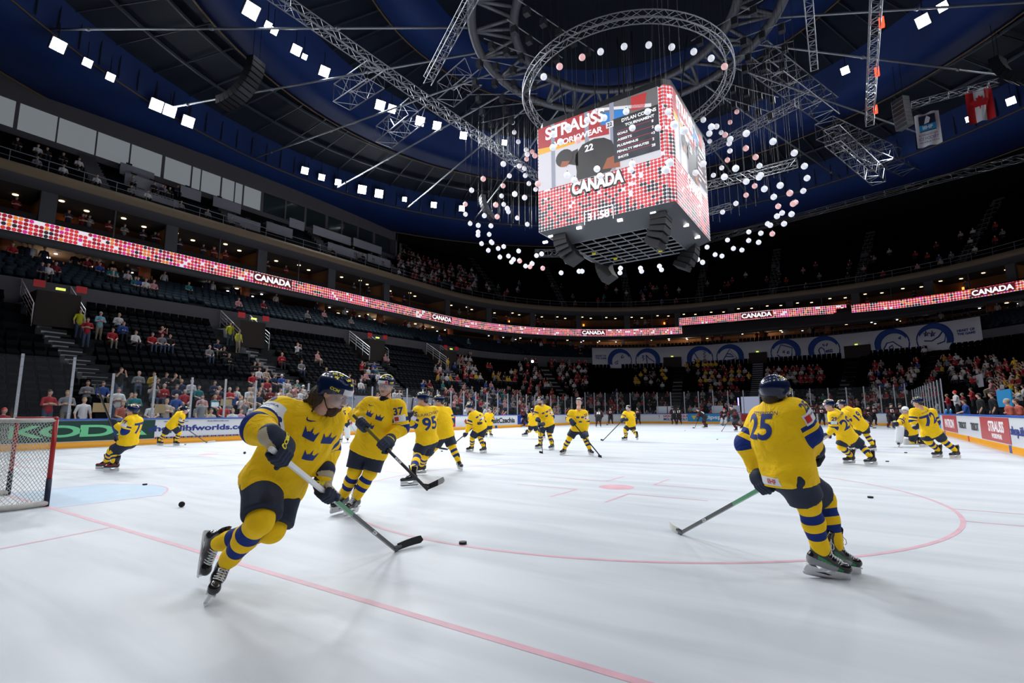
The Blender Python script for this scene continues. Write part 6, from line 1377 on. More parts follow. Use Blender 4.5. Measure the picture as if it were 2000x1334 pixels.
def sp_at(u, v, kind, shirt, label=None, jit=0, ok=.5, extra=None):
    b_ = row_spot(u, v, kind)
    if b_ is None or b_[0] > ok: return
    _, p_, tg, z, i = b_; q = np.array([p_[0], p_[1]])
    if any(pdist(q, a, c) < .75 for a, c in AP) and kind.startswith('sit'): return
    for (x, y, zz) in used:
        if abs(zz-z) < .3 and (x-q[0])**2+(y-q[1])**2 < .40**2: return
    used.append((q[0], q[1], z)); yaw = math.atan2(-tg[0], tg[1])+random.uniform(-.35, .35)
    PEOPLE.append((q[0], q[1], z, yaw, kind, shirt, math.dist(q, (CX, CY)), label, extra))
# placed one by one: the fans behind the glass on the left
W = [(97,765,'stand_c','red','bald fan in a red jersey behind the glass above the green board'),(133,764,'stand_c','grey','fan in a grey-blue T-shirt right of the bald fan in red'),(165,776,'stand_a','white','man in a white polo shirt standing at the glass above the green board'),(8,795,'sit_a','red','fan in a red cap behind the glass at the far left edge','red cap'),(232,762,'stand_c','white','fan in white leaning forward behind the glass right of a post'),(264,772,'stand_c','teal','fan in a teal hockey jersey behind the raised stick'),(240,786,'sit_a','orange','woman in a red-brown jersey at the glass near the raised stick'),
     (172,742,'sit_b','grey','man in a grey shirt seated with folded arms above the white polo man'),(202,744,'sit_a','blue','fan in a bright blue shirt seated beside the man with folded arms'),(272,728,'sit_b','grey','bald man in a light grey shirt in the higher row'),(299,730,'sit_b','mustard','man in a mustard shirt beside the bald man in grey'),(322,732,'sit_b','black','dark-clad fan with folded arms in the higher row'),(342,731,'sit_c','black','dark-clad fan drinking in the higher row'),(235,724,'stand_b','black','dark-clad fan pointing above the seated rows'),(259,762,'sit_c','navy','fan holding up a lime green phone case'),
     (298,788,'sit_a','white','fan in white behind the glass right of the raised stick'),(325,785,'stand_c','beige','woman in a beige coat at the glass beside a cardboard sign'),(352,790,'sit_a','black','woman in black above the bent head of player 71'),(345,772,'sit_a','blue','child in blue in the second row above player 71'),(361,768,'sit_a','red','man in a red jersey in the second row above player 71'),(395,780,'stand_a','grey','man in a grey T-shirt at the glass above the web address sign'),(424,770,'sit_b','dark red','man in a dark red shirt behind the small white paper sign'),(448,763,'stand_c','red','bald man in red standing behind a glass post'),(418,742,'sit_b','navy','man in a navy sweatshirt seated alone above the rows'),(373,745,'sit_b','white','fan in a white shirt and cap with sunglasses','white cap'),(388,758,'sit_a','teal','fan in teal seated below the navy sweatshirt man'),
     (470,802,'sit_a','pink','child in pink at the glass by the web address sign'),(455,797,'sit_a','white','child in white at the glass by the web address sign'),(483,800,'sit_a','blue','child with a red cap at the glass left of the long-haired skater','red cap'),(412,798,'sit_a','beige','child behind the small white paper sign'),(437,796,'sit_a','red','child in red holding a cardboard sign at the glass'),
     (173,617,'stand_c','red','man in a red T-shirt and blue shorts standing on the stair by the portal'),(196,618,'stand_c','light blue','man in a pale blue shirt standing on the stair by the portal'),(158,601,'stand_a','lime','steward in a yellow vest beside the leftmost portal'),(232,610,'sit_b','white','fan in white with folded arms near the parapet'),(221,637,'sit_a','red','fan in red right of the standing men on the stair'),(240,637,'sit_b','blue','woman in blue right of the fan in red high in the left stand'),(265,650,'sit_a','white','woman in white high in the left stand'),(280,645,'sit_a','black','woman in black high in the left stand'),(298,652,'sit_a','red','fan in red and white high in the left stand'),(316,645,'sit_c','dark red','fan photographing high in the left stand'),(316,660,'sit_a','grey','fan in grey seated lower than the photographing fan'),(332,662,'sit_a','black','fan in black beside the lone fan in grey'),
     (450,637,'stand_a','lime','steward in yellow left of two standing guests by the second portal'),(467,645,'stand_a','lime','steward in yellow seen from the side by the second portal'),(480,640,'stand_c','beige','woman in a light top and long trousers on the second stair'),(491,637,'stand_a','white','woman in a white top and black skirt on the second stair'),(410,672,'sit_a','grey','fan in a grey hoodie, left of a group of four'),(425,672,'sit_a','navy','fan in navy, second of a group of four'),(437,675,'sit_b','black','fan in black, third of a group of four'),(446,690,'sit_b','black','bald fan lower right of a group of four'),
     (507,650,'sit_b','grey','fan seated right of the women on the second stair'),(581,675,'sit_c','white','fan in white photographing over the middle block'),(589,705,'sit_a','grey','lone fan in a grey coat above the long-haired skater'),(550,687,'sit_b','red','fan in red in the row with white papers'),(532,675,'sit_a','beige','woman with fair hair in the row with papers'),(620,687,'sit_a','pink','fan in pink in the row with papers'),(637,722,'sit_a','black','fan in black just behind the helmet of the long-haired skater'),(682,731,'sit_a','dark red','fan in dark red between the two nearest helmets'),
     (494,728,'sit_a','red','woman in red and white, lower left of the group left of the long-haired skater'),(506,724,'sit_a','white','fan in white in the group left of the long-haired skater'),(520,722,'sit_a','beige','woman with long fair hair in the group left of the long-haired skater'),(535,735,'sit_a','navy','woman in navy in the group left of the long-haired skater'),(550,737,'sit_a','blue','fan in blue with a white cap in the group left of the long-haired skater','white cap'),(561,742,'sit_b','white','fan in white with pink trim in the group left of the long-haired skater'),(590,756,'sit_b','white','man in a white shirt and cap close behind the shoulder of the long-haired skater','white cap'),(495,712,'sit_b','black','left of two dark-clad fans behind the group'),(506,712,'sit_b','black','right of two dark-clad fans behind the group')]
for w_ in W: sp_at(w_[0], w_[1], w_[2], w_[3], w_[4], ok=1.5, extra=w_[5] if len(w_) > 5 else None)
def scatter(n, u0, v0, u1, v1, pal, kinds=('sit_a', 'sit_b', 'sit_a', 'sit_c')):
    for _ in range(n): sp_at(random.uniform(u0, u1), random.uniform(v0, v1), random.choice(kinds), random.choice(pal))
RW = ['red', 'red', 'white', 'white', 'dark red', 'black', 'grey']; MIX = ['red', 'white', 'black', 'grey', 'navy', 'blue', 'dark red', 'teal', 'beige', 'pink']; YL = ['yellow', 'yellow', 'mustard', 'white', 'red', 'black', 'grey']
scatter(34, 285, 742, 480, 802, MIX); scatter(52, 480, 745, 600, 800, MIX); scatter(8, 230, 750, 300, 800, MIX)
scatter(44, 855, 690, 920, 712, MIX+RW); scatter(28, 850, 705, 960, 735, RW+YL); scatter(24, 960, 722, 1010, 735, YL); scatter(120, 1015, 700, 1145, 752, RW+['white', 'black']); scatter(16, 880, 735, 1000, 770, MIX); scatter(120, 895, 757, 1110, 808, MIX+RW)
scatter(32, 1240, 715, 1300, 745, ['white', 'grey', 'black', 'yellow']); scatter(90, 1110, 762, 1260, 806, RW+MIX); scatter(48, 1260, 762, 1400, 806, MIX+RW); scatter(28, 1390, 745, 1440, 800, RW+['yellow']); scatter(18, 1360, 735, 1430, 760, YL); scatter(68, 1375, 712, 1455, 742, RW+['white', 'black', 'yellow']); scatter(140, 1495, 712, 1610, 735, RW); scatter(24, 1340, 700, 1400, 722, YL)
scatter(160, 1700, 705, 1830, 770, RW+['blue', 'grey']); scatter(80, 1560, 765, 1720, 810, RW+MIX); scatter(48, 1850, 690, 1935, 735, RW+['white']); scatter(60, 1930, 690, 2000, 760, RW+YL); scatter(20, 1500, 770, 1560, 806, RW); scatter(60, 640, 740, 900, 800, MIX); scatter(16, 700, 690, 760, 735, MIX); scatter(20, 1790, 680, 1850, 710, YL)
for (u, v) in ((1462, 725), (1350, 706), (1000, 715), (874, 700)): sp_at(u, v, 'stand_c', 'yellow', None, ok=1)
# people by the players' bench on the right
def bench(u, v, x, kind, shirt, label, hgt=1.66, extra=None, yaw=PI):
    p_ = at_x(u, v, x); PEOPLE.append((p_[0], p_[1], p_[2]-hgt, yaw, kind, shirt, math.dist(p_[:2], (CX, CY)), label, extra))
for a in [(1913, 772, 15.4, 'stand_a', 'black', 'tall man in a black coat behind the right boards, left of two'), (1938, 772, 15.6, 'stand_a', 'black', 'man in a black suit with white collar behind the right boards', 1.62), (1993, 784, 15.9, 'sit_b', 'orange', 'man in a salmon shirt at the right edge by the blue partition', 1.2), (1975, 784, 15.5, 'sit_b', 'orange', 'dark-haired person in a coral shirt beside the blue partition', 1.2), (1866, 766, 15.5, 'stand_c', 'white', 'person with a red cap and white vest behind the right boards', 1.66, 'red cap'), (1850, 772, 16.2, 'stand_c', 'red', 'fan in a red jersey left of the person with a white vest'), (1880, 770, 16.8, 'stand_c', 'dark red', 'fan in dark red right of the person with a white vest'), (1897, 760, 17.5, 'stand_c', 'red', 'fan in red behind the tall man in the black coat'), (1935, 745, 19, 'sit_a', 'pink', 'person seated above the man in the black suit', 1.2), (1885, 785, 15.4, 'sit_a', 'blue', 'child in a blue and red jersey leaning on the right boards', 1.2)]: bench(*a)
bench(1830, 785, 16.0, 'stand_c', 'white', 'fan in white at the end of the glass by the bench')
pc = {}
PEOPLE.sort(key=lambda q: (q[7] is None, q[6]))
rest = {}
for idx, (x, y, z, yaw, kind, shirt, d, label, extra) in enumerate(PEOPLE):
    if idx >= 298 and label is None: rest.setdefault((kind, shirt), []).append((x, y, z, yaw)); continue
    o = link('person', pmesh(kind)); o.location = (x, y, z); o.rotation_euler = (0, 0, yaw); hm = CAPM.get(extra) or random.choice([HRM[0], HRM[0], HRM[1], HRM[1], HRM[2], HRM[3]]); tm = random.choice(TRM)
    for si, m_ in ((1, SHM[shirt]), (2, tm), (3, hm)): o.material_slots[si].link = 'OBJECT'; o.material_slots[si].material = m_
    pos = 'standing' if kind.startswith('stand') else 'seated'
    where = 'left stand' if x < -15.5 and y < 46 else ('far corner of the stand' if x < -14 else ('right stand' if x > 15 else 'far end stand'))
    tag(o, label or 'spectator in a %s shirt %s in the %s' % (shirt, pos, where), 'person', None if label else '%s spectators %s in the %s' % (shirt, pos, where))
if rest:
    VV, FF, MM, off = [], [], [], 0; keys = list(shirts)
    for (kind, shirt), L_ in rest.items():
        V, F, mi = KINDS[kind]
        for (x, y, z, yaw) in L_:
            c, s = math.cos(yaw), math.sin(yaw); VV.append(np.c_[V[:, 0]*c-V[:, 1]*s+x, V[:, 0]*s+V[:, 1]*c+y, V[:, 2]+z]); FF.append(F+off); off += len(V); MM.append(np.where(mi == 1, 3+keys.index(shirt), np.where(mi == 0, 0, np.where(mi == 2, 1, 2))))
    o = link('crowd', mesh_from('crowd', np.vstack(VV), np.vstack(FF), [M['skin'], TRM[0], HRM[0]]+[SHM[k] for k in keys], np.concatenate(MM))); tag(o, 'distant seated spectators filling the far end and corner of the lower stand', 'crowd', None, 'stuff')
# dim crowd in the upper and middle tiers
VV, FF, MM, off = [], [], [], 0; keys = list(shirts)
def up_person(u, v, shirt, path, z, kind='sit_a'):
    global off
    h = hit(path, u, v)
    if h is None: return
    V, F, mi = KINDS[kind]; yaw = math.atan2(-h[1][0], h[1][1]); c, s = math.cos(yaw), math.sin(yaw); x, y = h[0][:2]
    VV.append(np.c_[V[:, 0]*c-V[:, 1]*s+x, V[:, 0]*s+V[:, 1]*c+y, V[:, 2]+z]); FF.append(F+off); off += len(V); MM.append(np.where(mi == 1, 3+keys.index(shirt), np.where(mi == 0, 0, np.where(mi == 2, 1, 2))))
for _ in range(150): i = random.randint(0, 7); up_person(random.uniform(775, 930), 560, random.choice(RW+MIX), offs(PF, .35+.86*(i+.4)), upz(i))
for _ in range(70): i = random.randint(0, 5); up_person(random.uniform(930, 2000), 560, random.choice(RW+MIX), offs(PF, .35+.86*(i+.4)), upz(i))
for _ in range(26): i = random.randint(0, 3); up_person(random.uniform(0, 760), 430, random.choice(['black', 'navy', 'grey', 'white']), offs(PF, .35+.86*(i+.4)), upz(i))
o = link('crowd', mesh_from('crowd', np.vstack(VV), np.vstack(FF), [M['skin'], TRM[0], HRM[0]]+[SHM[k] for k in keys], np.concatenate(MM))); tag(o, 'dim distant spectators scattered over the upper stand', 'crowd', None, 'stuff')
VV, FF, MM, off = [], [], [], 0
for _ in range(34): i = random.randint(0, 5); up_person(random.uniform(0, 1150), 620, random.choice(MIX), PM[i]*.7+PM[i+1]*.3, 9.35+.36*i)
for _ in range(50): up_person(random.uniform(0, 2000), 600, random.choice(['black', 'dark red', 'navy', 'white']), offs(PF, .9), 11.3, 'stand_a')
for _ in range(50): up_person(random.uniform(0, 2000), 550, random.choice(['black', 'dark red', 'navy', 'grey']), offs(PF, 1.2), 14.5, 'stand_c')
o = link('crowd', mesh_from('crowd', np.vstack(VV), np.vstack(FF), [M['skin'], TRM[0], HRM[0]]+[SHM[k] for k in keys], np.concatenate(MM))); tag(o, 'dim distant people in the middle tier, the concourse and the boxes', 'crowd', None, 'stuff')
# ---------------------------------------------------------------- small things by the boards
def sign(u, v, x, w_, h_, m, label):
    p_ = at_x(u, v, x); B = MB(); B.box(p_, (.008, w_/2, h_/2)); o = B.build('hand_held_sign', M[m] if m in M else AD[m]); tag(o, label, 'sign'); return o, p_
M['card'] = mat('brown_cardboard', (.38, .26, .13), .8)
for a in ((197, 796, -15.6, .55, .38, 'card', 'cardboard sign held at the glass left of the raised stick'), (312, 798, -15.6, .42, .40, 'card', 'cardboard sign held at the glass left of player 71'), (420, 790, -15.7, .34, .22, 'ink', 'small white paper sign held up behind the glass'), (442, 786, -15.8, .56, .32, 'card', 'cardboard sign held above the small white paper sign')): sign(*a)
B = MB(); p_ = at_x(1962, 778, 16.6); B.box(p_, (.03, 1.5, .42)); o = B.build('blue_partition', AD['sky']); tag(o, 'bright blue mesh partition behind the right boards', 'partition')
for (u, v, lb) in ((1848, 803, 'left light blue drink bottle on the right boards'), (1857, 803, 'right light blue drink bottle on the right boards')):
    p_ = at_x(u, v, 14.42); r = empty('drink_bottle', (p_[0], p_[1], 1.13)); tag(r, lb, 'bottle'); B = MB(); B.lathe([(0, 0), (.045, 0), (.045, .17), (.03, .20), (0, .20)], n=12); B.build('bottle_body', AD['sky'], r, True); B = MB(); B.lathe([(.03, .20), (.012, .24), (0, .25)], n=10); B.build('bottle_cap', M['ink'], r, True)
p_ = at_x(1908, 745, 19.5); B = MB(); B.box(p_, (.03, 2.6, .55)); o = B.build('blue_white_banner', M['banner']); tag(o, 'white and blue cloth banner hung over seats right of the bench', 'banner'); text_flat('banner_words', 'KRAVAŘE', p_+np.array([-.04, 0, 0]), (0, -1, 0), (0, 0, 1), h=.4, wid=2.2, mat=AD['gy'], parent=o); B = MB(); B.prism([(-2.6, -.55), (-1.2, -.55), (-2.3, .55), (-2.6, .55)], p_+np.array([-.045, 0, 0]), (0, -1, 0), (0, 0, 1), .01); B.build('blue_corner', AD['b'], o)
B = MB(); p_ = at_x(1040, 706, -24); B.sphere(p_, .16, 0, 10); o = B.build('spot_lamp', M['cool']); tag(o, 'single bright white lamp in the far left corner of the stand', 'lamp')
for (u0, u1, m) in ((1282, 1302, 'ink'), (1304, 1314, 'ink'), (1390, 1412, 'banner'), (1425, 1445, 'banner')):
    a = at_y(u0, 795, 56.3); b_ = at_y(u1, 795, 56.3); B = MB(); B.box(((a[0]+b_[0])/2, 56.35, 1.55), ((b_[0]-a[0])/2, .01, .40)); o = B.build('cloth_banner', M[m]); tag(o, 'pale cloth banner tied behind the far glass', 'banner', 'cloth banners behind the far glass')
B = MB(); a = at_y(1447, 780, 57.5); b_ = at_y(1483, 780, 57.5); B.box(((a[0]+b_[0])/2, 57.6, 2.0), ((b_[0]-a[0])/2, .05, .9)); o = B.build('lit_tunnel_panel', emit('lit_panel', (.42, .45, .62), .7)); tag(o, 'pale lit panel of the players tunnel behind the far glass', 'panel'); B = MB(); B.box((a[0]-.25, 57.4, 1.9), (.06, .05, .9)); B.build('violet_light_strip', emit('violet_strip', (.35, .3, 1), 3), o)

pb = empty('penalty_bench', (0, 0, 0)); tag(pb, 'grey panelled bench enclosure behind the left glass beyond player 37', 'bench')
ya, yb = yl(700), yl(905); B = MB(); B.box((-17.9, (ya+yb)/2, 1.75), (.04, (yb-ya)/2, .75)); B.build('back_panel', M['desk'], pb); B = MB(); B.box((-17.2, (ya+yb)/2, .62), (.25, (yb-ya)/2, .05)); B.build('bench_seat', AD['b'], pb)
for i in range(9): q_ = ya+(yb-ya)*(i+.5)/9; B = MB(); B.prism([(-.12, -.7), (.02, -.7), (.22, .7), (.08, .7)], (-17.84, q_, 1.75), (0, 1, 0), (0, 0, 1), .01); B.build('dark_stripe', M['black'], pb)
B = MB()
for z in (1.25, 1.5): B.tube((-16.2, ya, z), (-16.2, yb, z), .02, n=5)
B.build('rail', M['steel'], pb)
# ---------------------------------------------------------------- the three nearest skaters
sp = dict(head=(652,769,.0), N=(626,803,.04), P=(537,932,.08), sL=(644,818,.12), sR=(548,801,-.04), eL=(636,878,.24), eR=(503,838,-.32), wL=(634,930,.12), wR=(531,852,-.42),
          hL=(556,945,.16), hR=(515,942,-.02), kL=(534,1032,-.05), kR=(510,1014,-.24), aL=(420,1062,.22), aR=(441,1101,0))
J, D = PX(sp, D=3.62)
J['aR'] = at_w(441, 1101, 3.62); J['aL'] = at_w(420, 1062, 3.86)
hA = at_z(776, 1076, .0); gA = at_w(546, 890, 3.20); J['gR'] = gA; J['gL'] = on_line(gA, hA, 640, 962)
sdA = unit(hA-gA)
build_player(J, 'swe', 'long-haired bearded skater in yellow jersey bending over his stick, left foreground', vox=.0095,
    face=vec(.90, -.46, .10), fup=vec(.42, .88, .10), near=True, full=True, hair='long', beard=True, skX=[vec(.10, -1, .30), vec(.34, -.30, .88)], skZ=[vec(.8, .1, .5), vec(.62, .70, .25)],
    gdir=[sdA, sdA], palmflip=(-1, 1), sk='black',
    gword='CCM', decals=[('crowns', .72, .086, .045), ('swoosh', .93, -.05), ('sleeve', 'R', .10, vec(-.2, .75, .6), [('9', .075, .0, -.01)]), ('sleeve', 'R', .44, vec(-.1, .6, .8), [('patch', 1.25, 0, .0), ('SVENSKA', .022, 0, .018), ('SPEL', .022, 0, -.018)])])
stick('white, green and black hockey stick held by the long-haired skater', gA, hA, at_z(826, 1060, .02), [(0, .34, 'holder2'), (.34, .52, 'green'), (.52, 1, 'carbon')] if False else [(0, .40, 'white'), (.40, .54, 'green'), (.54, 1, 'carbon')], .10, 'taped', None, word='CCM', wc=.74)
# player 37 facing the camera
sp = dict(head=(754,754,.0), N=(752,783,.0), P=(722,868,.0), sL=(778,793,.0), sR=(722,789,.02), eL=(784,836,-.02), eR=(697,812,.16), wL=(765,853,-.16), wR=(702,812,-.02),
          hL=(737,880,0), hR=(705,877,.02), kL=(724,922,-.06), kR=(694,918,-.04), aL=(694,973), aR=(671,969))
J, D = PX(sp, .21, .21)
hB = at_w(836, 957, 5.95); gB = at_w(707, 828, D-.30); J['gR'] = gB; J['gL'] = on_line(gB, hB, 751, 868); sdB = unit(hB-gB)
build_player(J, 'swe', 'player 37 in yellow jersey facing the camera with his stick across his body', vox=.015, face=vec(-.22, -.10, .95), fup=vec(.08, 1, .1), near=True, full=True, hair='brown',
    skX=[vec(-.25, 0, .95), vec(-.35, 0, .92)], gdir=[sdB, sdB], palmflip=(1, -1), rad=.97,
    gword='BAUER', decals=[('crowns', .60, .082, -.03), ('swoosh', .84, -.12), ('sleeve', 'L', .22, vec(.1, .1, 1), [('37', .095, .0, -.0)]), ('sleeve', 'L', .66, vec(.1, .1, 1), [('patch', 1.0, 0, .03), ('red', 1, -.035, .03)])])
stick('black and olive hockey stick with a grey-taped blade tip held by player 37', gB, hB, at_w(868, 943, 5.90), [(0, .4, 'olive'), (.4, 1, 'carbon')], .16, 'taped', 'greytape', word='BAUER', wc=.62)
# player 25 seen from behind
sp = dict(head=(1514,770,.05), N=(1511,793,.04), P=(1536,912,.0), sL=(1489,817,.20), sR=(1551,804,-.08), eL=(1461,870,.20), eR=(1579,846,-.10), wL=(1480,920,.17), wR=(1590,876,.02),
          hL=(1528,924,.10), hR=(1546,922,-.10), kL=(1606,972,.22), kR=(1575,977,-.06), aL=(1628,1066,.14), aR=(1606,1076,0))
J, D = PX(sp, D=3.95)
J['aR'] = at_w(1606, 1080, 3.95); J['aL'] = at_z(1632, 1072, .19)
hC = at_z(1326, 1043, 0); gC = at_w(1496, 949, 4.02); J['gL'] = gC; J['gR'] = at_w(1590, 896, 4.02); sdC = unit(hC-gC)
build_player(J, 'swe', 'player 25 in yellow jersey seen from behind in the right foreground with green skates', vox=.010, face=vec(.80, -.10, -.55), fup=vec(.10, 1, .1), near=True, full=True, hair='dark', sk='green',
    skX=[vec(.97, -.16, -.05), vec(.95, -.16, .20)], skZ=[vec(-.1, 1, 0), vec(-.05, 1, .12)], gdir=[sdC, vec(.3, -.2, -.9)], palmflip=(-1, 1), seed=8, gword='CCM',
    decals=[('back', '25', .72, .19, -.03), ('name', 'PETTERSSON', .92, .028), ('hem', -1, .055, .0), ('sleeve', 'R', .02, vec(.0, .8, .7), [('25', .075, 0, .02)]), ('sleeve', 'R', .34, vec(.1, .55, .8), [('patch', 1.0, .0, .0), ('red', 1, -.040, .0), ('SVENSKA', .014, .035, .010)])])
stick('green and black hockey stick with a white-taped blade held low by player 25', gC, hC, at_z(1308, 1030, .02), [(0, .36, 'green'), (.36, 1, 'carbon')], .14, 'whitetape', None, word='CCM', wc=.66)
# ---------------------------------------------------------------- the other yellow skaters: joints along sight lines, heights tied to the ice
def swe(sp, label, D=None, face=None, stick_=None, vox=None, skX=None, decals=(), hair='dark', beard=False, zL=.2, zR=.2, grip='L', **kw):
    for q in 'LR':
        if 'w'+q not in sp: sp['w'+q] = tuple(sp['e'+q][i]*.35+sp['g'+q][i]*.65 if i < len(sp['e'+q]) and i < len(sp['g'+q]) else 0 for i in range(3))
    J, D = PX(sp, zL, zR, D); gd = None
    if stick_:
        top = J['g'+grip]; h = at_z(stick_[1][0], stick_[1][1], 0); t = at_z(stick_[2][0], stick_[2][1], .015)
        o = 'R' if grip == 'L' else 'L'
        if stick_[0] == 'both': J['g'+o] = on_line(top, h, *sp['g'+o][:2])
        sd = unit(h-top); gd = [sd, sd]
        stick(stick_[3], top, h, t, stick_[4] if len(stick_) > 4 else [(0, 1, 'carbon')], .12, stick_[5] if len(stick_) > 5 else 'taped')
    v = vox or min(max(D*.0022, .018), .045)
    return build_player(J, 'swe', label, vox=v, face=face, skX=skX, decals=decals, hair=hair, beard=beard, gdir=gd, **kw)
f_ = vec
swe(dict(head=(825,781,0), N=(829,798,0), P=(833,853,.05), sL=(817,803,-.10), sR=(847,802,.14), eL=(806,826,-.12), eR=(842,826,.2), gL=(797,812,-.2), gR=(826,842,.15), hL=(828,860,-.05), hR=(842,860,.12), kL=(817,886,-.05), kR=(831,888,.15), aL=(804,927), aR=(823,908,.2)),
    'player 95 in yellow jersey turning away beside player 37', face=vec(-.97, -.15, .1), skX=[vec(-.8, 0, .5), vec(-.8, 0, .3)], zR=.2, decals=[('back', '95', .52, .25, 0), ('name', 'BURAKOVSKY', .84, .055), ('sleeve', 'L', .25, vec(-.3, .2, 1), [('95', .09, 0, 0)]), ('sleeve', 'L', .58, vec(-.3, .2, 1), [('patch', 1, 0, 0)])])
swe(dict(head=(857,785,0), N=(859,797,0), P=(869,844,0), sL=(850,803,-.12), sR=(873,803,.15), eL=(846,822,-.1), eR=(880,822,.1), gL=(846,838,-.1), gR=(862,836,-.1), hL=(864,848,-.05), hR=(874,848,.08), kL=(850,872,0), kR=(883,872,0), aL=(826,900), aR=(896,901)),
    'skater in yellow jersey striding wide just behind player 95', face=vec(-.9, -.2, .3), skX=[vec(-.6, 0, .7), vec(.4, 0, .9)], decals=[('sleeve', 'L', .25, vec(-.3, .2, 1), [('9', .09, 0, 0)])])
swe(dict(head=(258,803,0), N=(260,813,0), P=(250,857,0), sL=(252,822,-.15), sR=(268,822,.12), eL=(243,839,-.2), eR=(262,842,.15), gL=(217,825,-.2), gR=(229,855,-.05), hL=(246,862,-.06), hR=(256,863,.08), kL=(224,883,-.1), kR=(219,880,.1), aL=(224,904), aR=(207,901)),
    'player 77 in yellow leaning back near the green board, stick raised', face=vec(-.9, .05, .35), skX=[vec(-1, 0, .15), vec(-1, 0, .15)], hair='dark', sk='redtrim', decals=[('back', '77', .55, .24, .05), ('sleeve', 'L', .22, vec(.0, .6, 1), [('77', .09, 0, 0)]), ('sleeve', 'L', .5, vec(.0, .5, 1), [('patch', 1, 0, 0)])])
# his stick is held upright, blade in the air
g1 = at_w(217, 824, 11.0); g2 = at_w(229, 857, 11.15); top_ = at_w(195, 770, 10.9)
stick('hockey stick with black blade held upright by player 77', g2, top_, at_w(188, 752, 10.85), [(0, .3, 'blue'), (.3, 1, 'carbon')], .03, 'taped')
swe(dict(head=(364,801,0), N=(358,806,0), P=(335,830,0), sL=(348,808,.12), sR=(357,813,-.12), eL=(352,824,.1), eR=(355,824,-.1), gL=(361,820,.05), gR=(353,830,-.05), hL=(331,834,.08), hR=(340,834,-.08), kL=(321,848,.05), kR=(350,846,-.05), aL=(311,861), aR=(343,861)),
    'player 71 in yellow skating by the web address on the left boards', face=vec(.9, -.4, .2), skX=[vec(.95, 0, .2), vec(.95, 0, .2)], stick_=('both', (404,865), (421,863), 'dark hockey stick with white blade held by player 71 at the left boards', [(0, 1, 'carbon')], 'whitetape'), grip='R',
    decals=[('sleeve', 'R', .3, vec(.0, .4, 1), [('71', .09, 0, 0)]), ('sleeve', 'R', .6, vec(.0, .4, 1), [('patch', 1, 0, 0)])])
swe(dict(head=(917,797,0), N=(923,805,0), P=(938,834,0), sL=(938,812,.1), sR=(922,811,-.08), eL=(941,824,.1), eR=(916,829,-.1), gL=(934,827,-.15), gR=(911,848,-.25), hL=(943,838,.06), hR=(932,838,-.06), kL=(938,855,-.05), kR=(923,855,-.05), aL=(945,873), aR=(921,871)),
    'bearded skater in yellow jersey bent forward over his stick left of the tourism sign', face=vec(-.7, -.5, .6), skX=[vec(-.6, 0, .8), vec(-.7, 0, .7)], beard=True, stick_=('both', (872,879), (857,877), 'black hockey stick reaching left from the bearded bent skater'), decals=[('crowns', .56, .085, 0), ('sleeve', 'L', .4, vec(.1, .4, 1), [('patch', 1, 0, 0)])])
swe(dict(head=(957,802,0), N=(955,807,0), P=(955,827,0), sL=(960,810,0), sR=(950,810,0), eL=(963,818,0), eR=(947,818,0), gL=(960,821,-.1), gR=(952,822,-.1), hL=(957,829,0), hR=(953,829,0), kL=(957,839,0), kR=(951,839,0), aL=(958,846), aR=(950,846.5)),
    'small distant yellow skater just right of the bearded bent skater', face=vec(-.3, 0, .9), skX=[vec(.5, 0, .8), vec(-.3, 0, .9)])
swe(dict(head=(1055,783,0), N=(1058,793,0), P=(1070,825,0), sL=(1071,799,.02), sR=(1050,797,-.02), eL=(1078,814,0), eR=(1046,811,-.05), gL=(1060,829,-.25), gR=(1053,822,-.3), hL=(1076,830,0), hR=(1063,829,0), kL=(1073,847,-.05), kR=(1056,846,-.05), aL=(1078,868), aR=(1055,866)),
    'player 77 with a dark beard in yellow jersey standing upright with stick straight down', face=vec(-.35, -.15, .9), skX=[vec(-.6, 0, .8), vec(-.8, 0, .5)], beard=True, grip='R', stick_=('both', (1060,886), (1053,885), 'black hockey stick held straight down by the bearded upright skater'), decals=[('crowns', .56, .085, 0), ('sleeve', 'L', .2, vec(.1, .2, 1), [('77', .085, 0, 0)]), ('sleeve', 'L', .52, vec(.1, .2, 1), [('patch', 1, 0, 0), ('red', 1, -.035, 0)])])
swe(dict(head=(1131,786,0), N=(1131,802,0), P=(1131,834,0), sL=(1141,807,0), sR=(1116,806,0), eL=(1145,824,0), eR=(1111,818,0), gL=(1141,850,-.2), gR=(1119,825,-.25), hL=(1138,838,0), hR=(1123,838,0), kL=(1143,856,-.05), kR=(1113,855,-.05), aL=(1152,877), aR=(1102,876)),
    'skater in yellow jersey with chin raised, standing with legs wide apart', face=vec(-.25, .62, .72), skX=[vec(.3, 0, .95), vec(-.6, 0, .8)], grip='R', stick_=('both', (1175,894), (1168,893), 'dark hockey stick slanting right between the wide legs of the skater with raised chin'), decals=[('crowns', .56, .085, 0), ('sleeve', 'L', .2, vec(.1, .2, 1), [('27', .085, 0, 0)]), ('sleeve', 'L', .52, vec(.1, .2, 1), [('patch', 1, 0, 0), ('red', 1, -.035, 0)])])
swe(dict(head=(1227,798,0), N=(1228,804,0), P=(1232,828,0), sL=(1236,808,.05), sR=(1221,807,0), eL=(1239,818,0), eR=(1217,815,-.05), gL=(1221,821,-.2), gR=(1215,822,-.25), hL=(1235,831,0), hR=(1229,831,0), kL=(1237,841,-.05), kR=(1221,840,-.05), aL=(1244,850), aR=(1222,852)),
    'player 41 in yellow jersey striding near the centre circle', face=vec(-.5, -.2, .8), zL=.3, skX=[vec(-.3, 0, .6), vec(-.8, 0, .4)], grip='R', stick_=('both', (1177,861), (1173,860.5), 'black hockey stick reaching left from player 41 to the ice'), decals=[('sleeve', 'L', .3, vec(.1, .2, 1), [('41', .09, 0, 0)])])
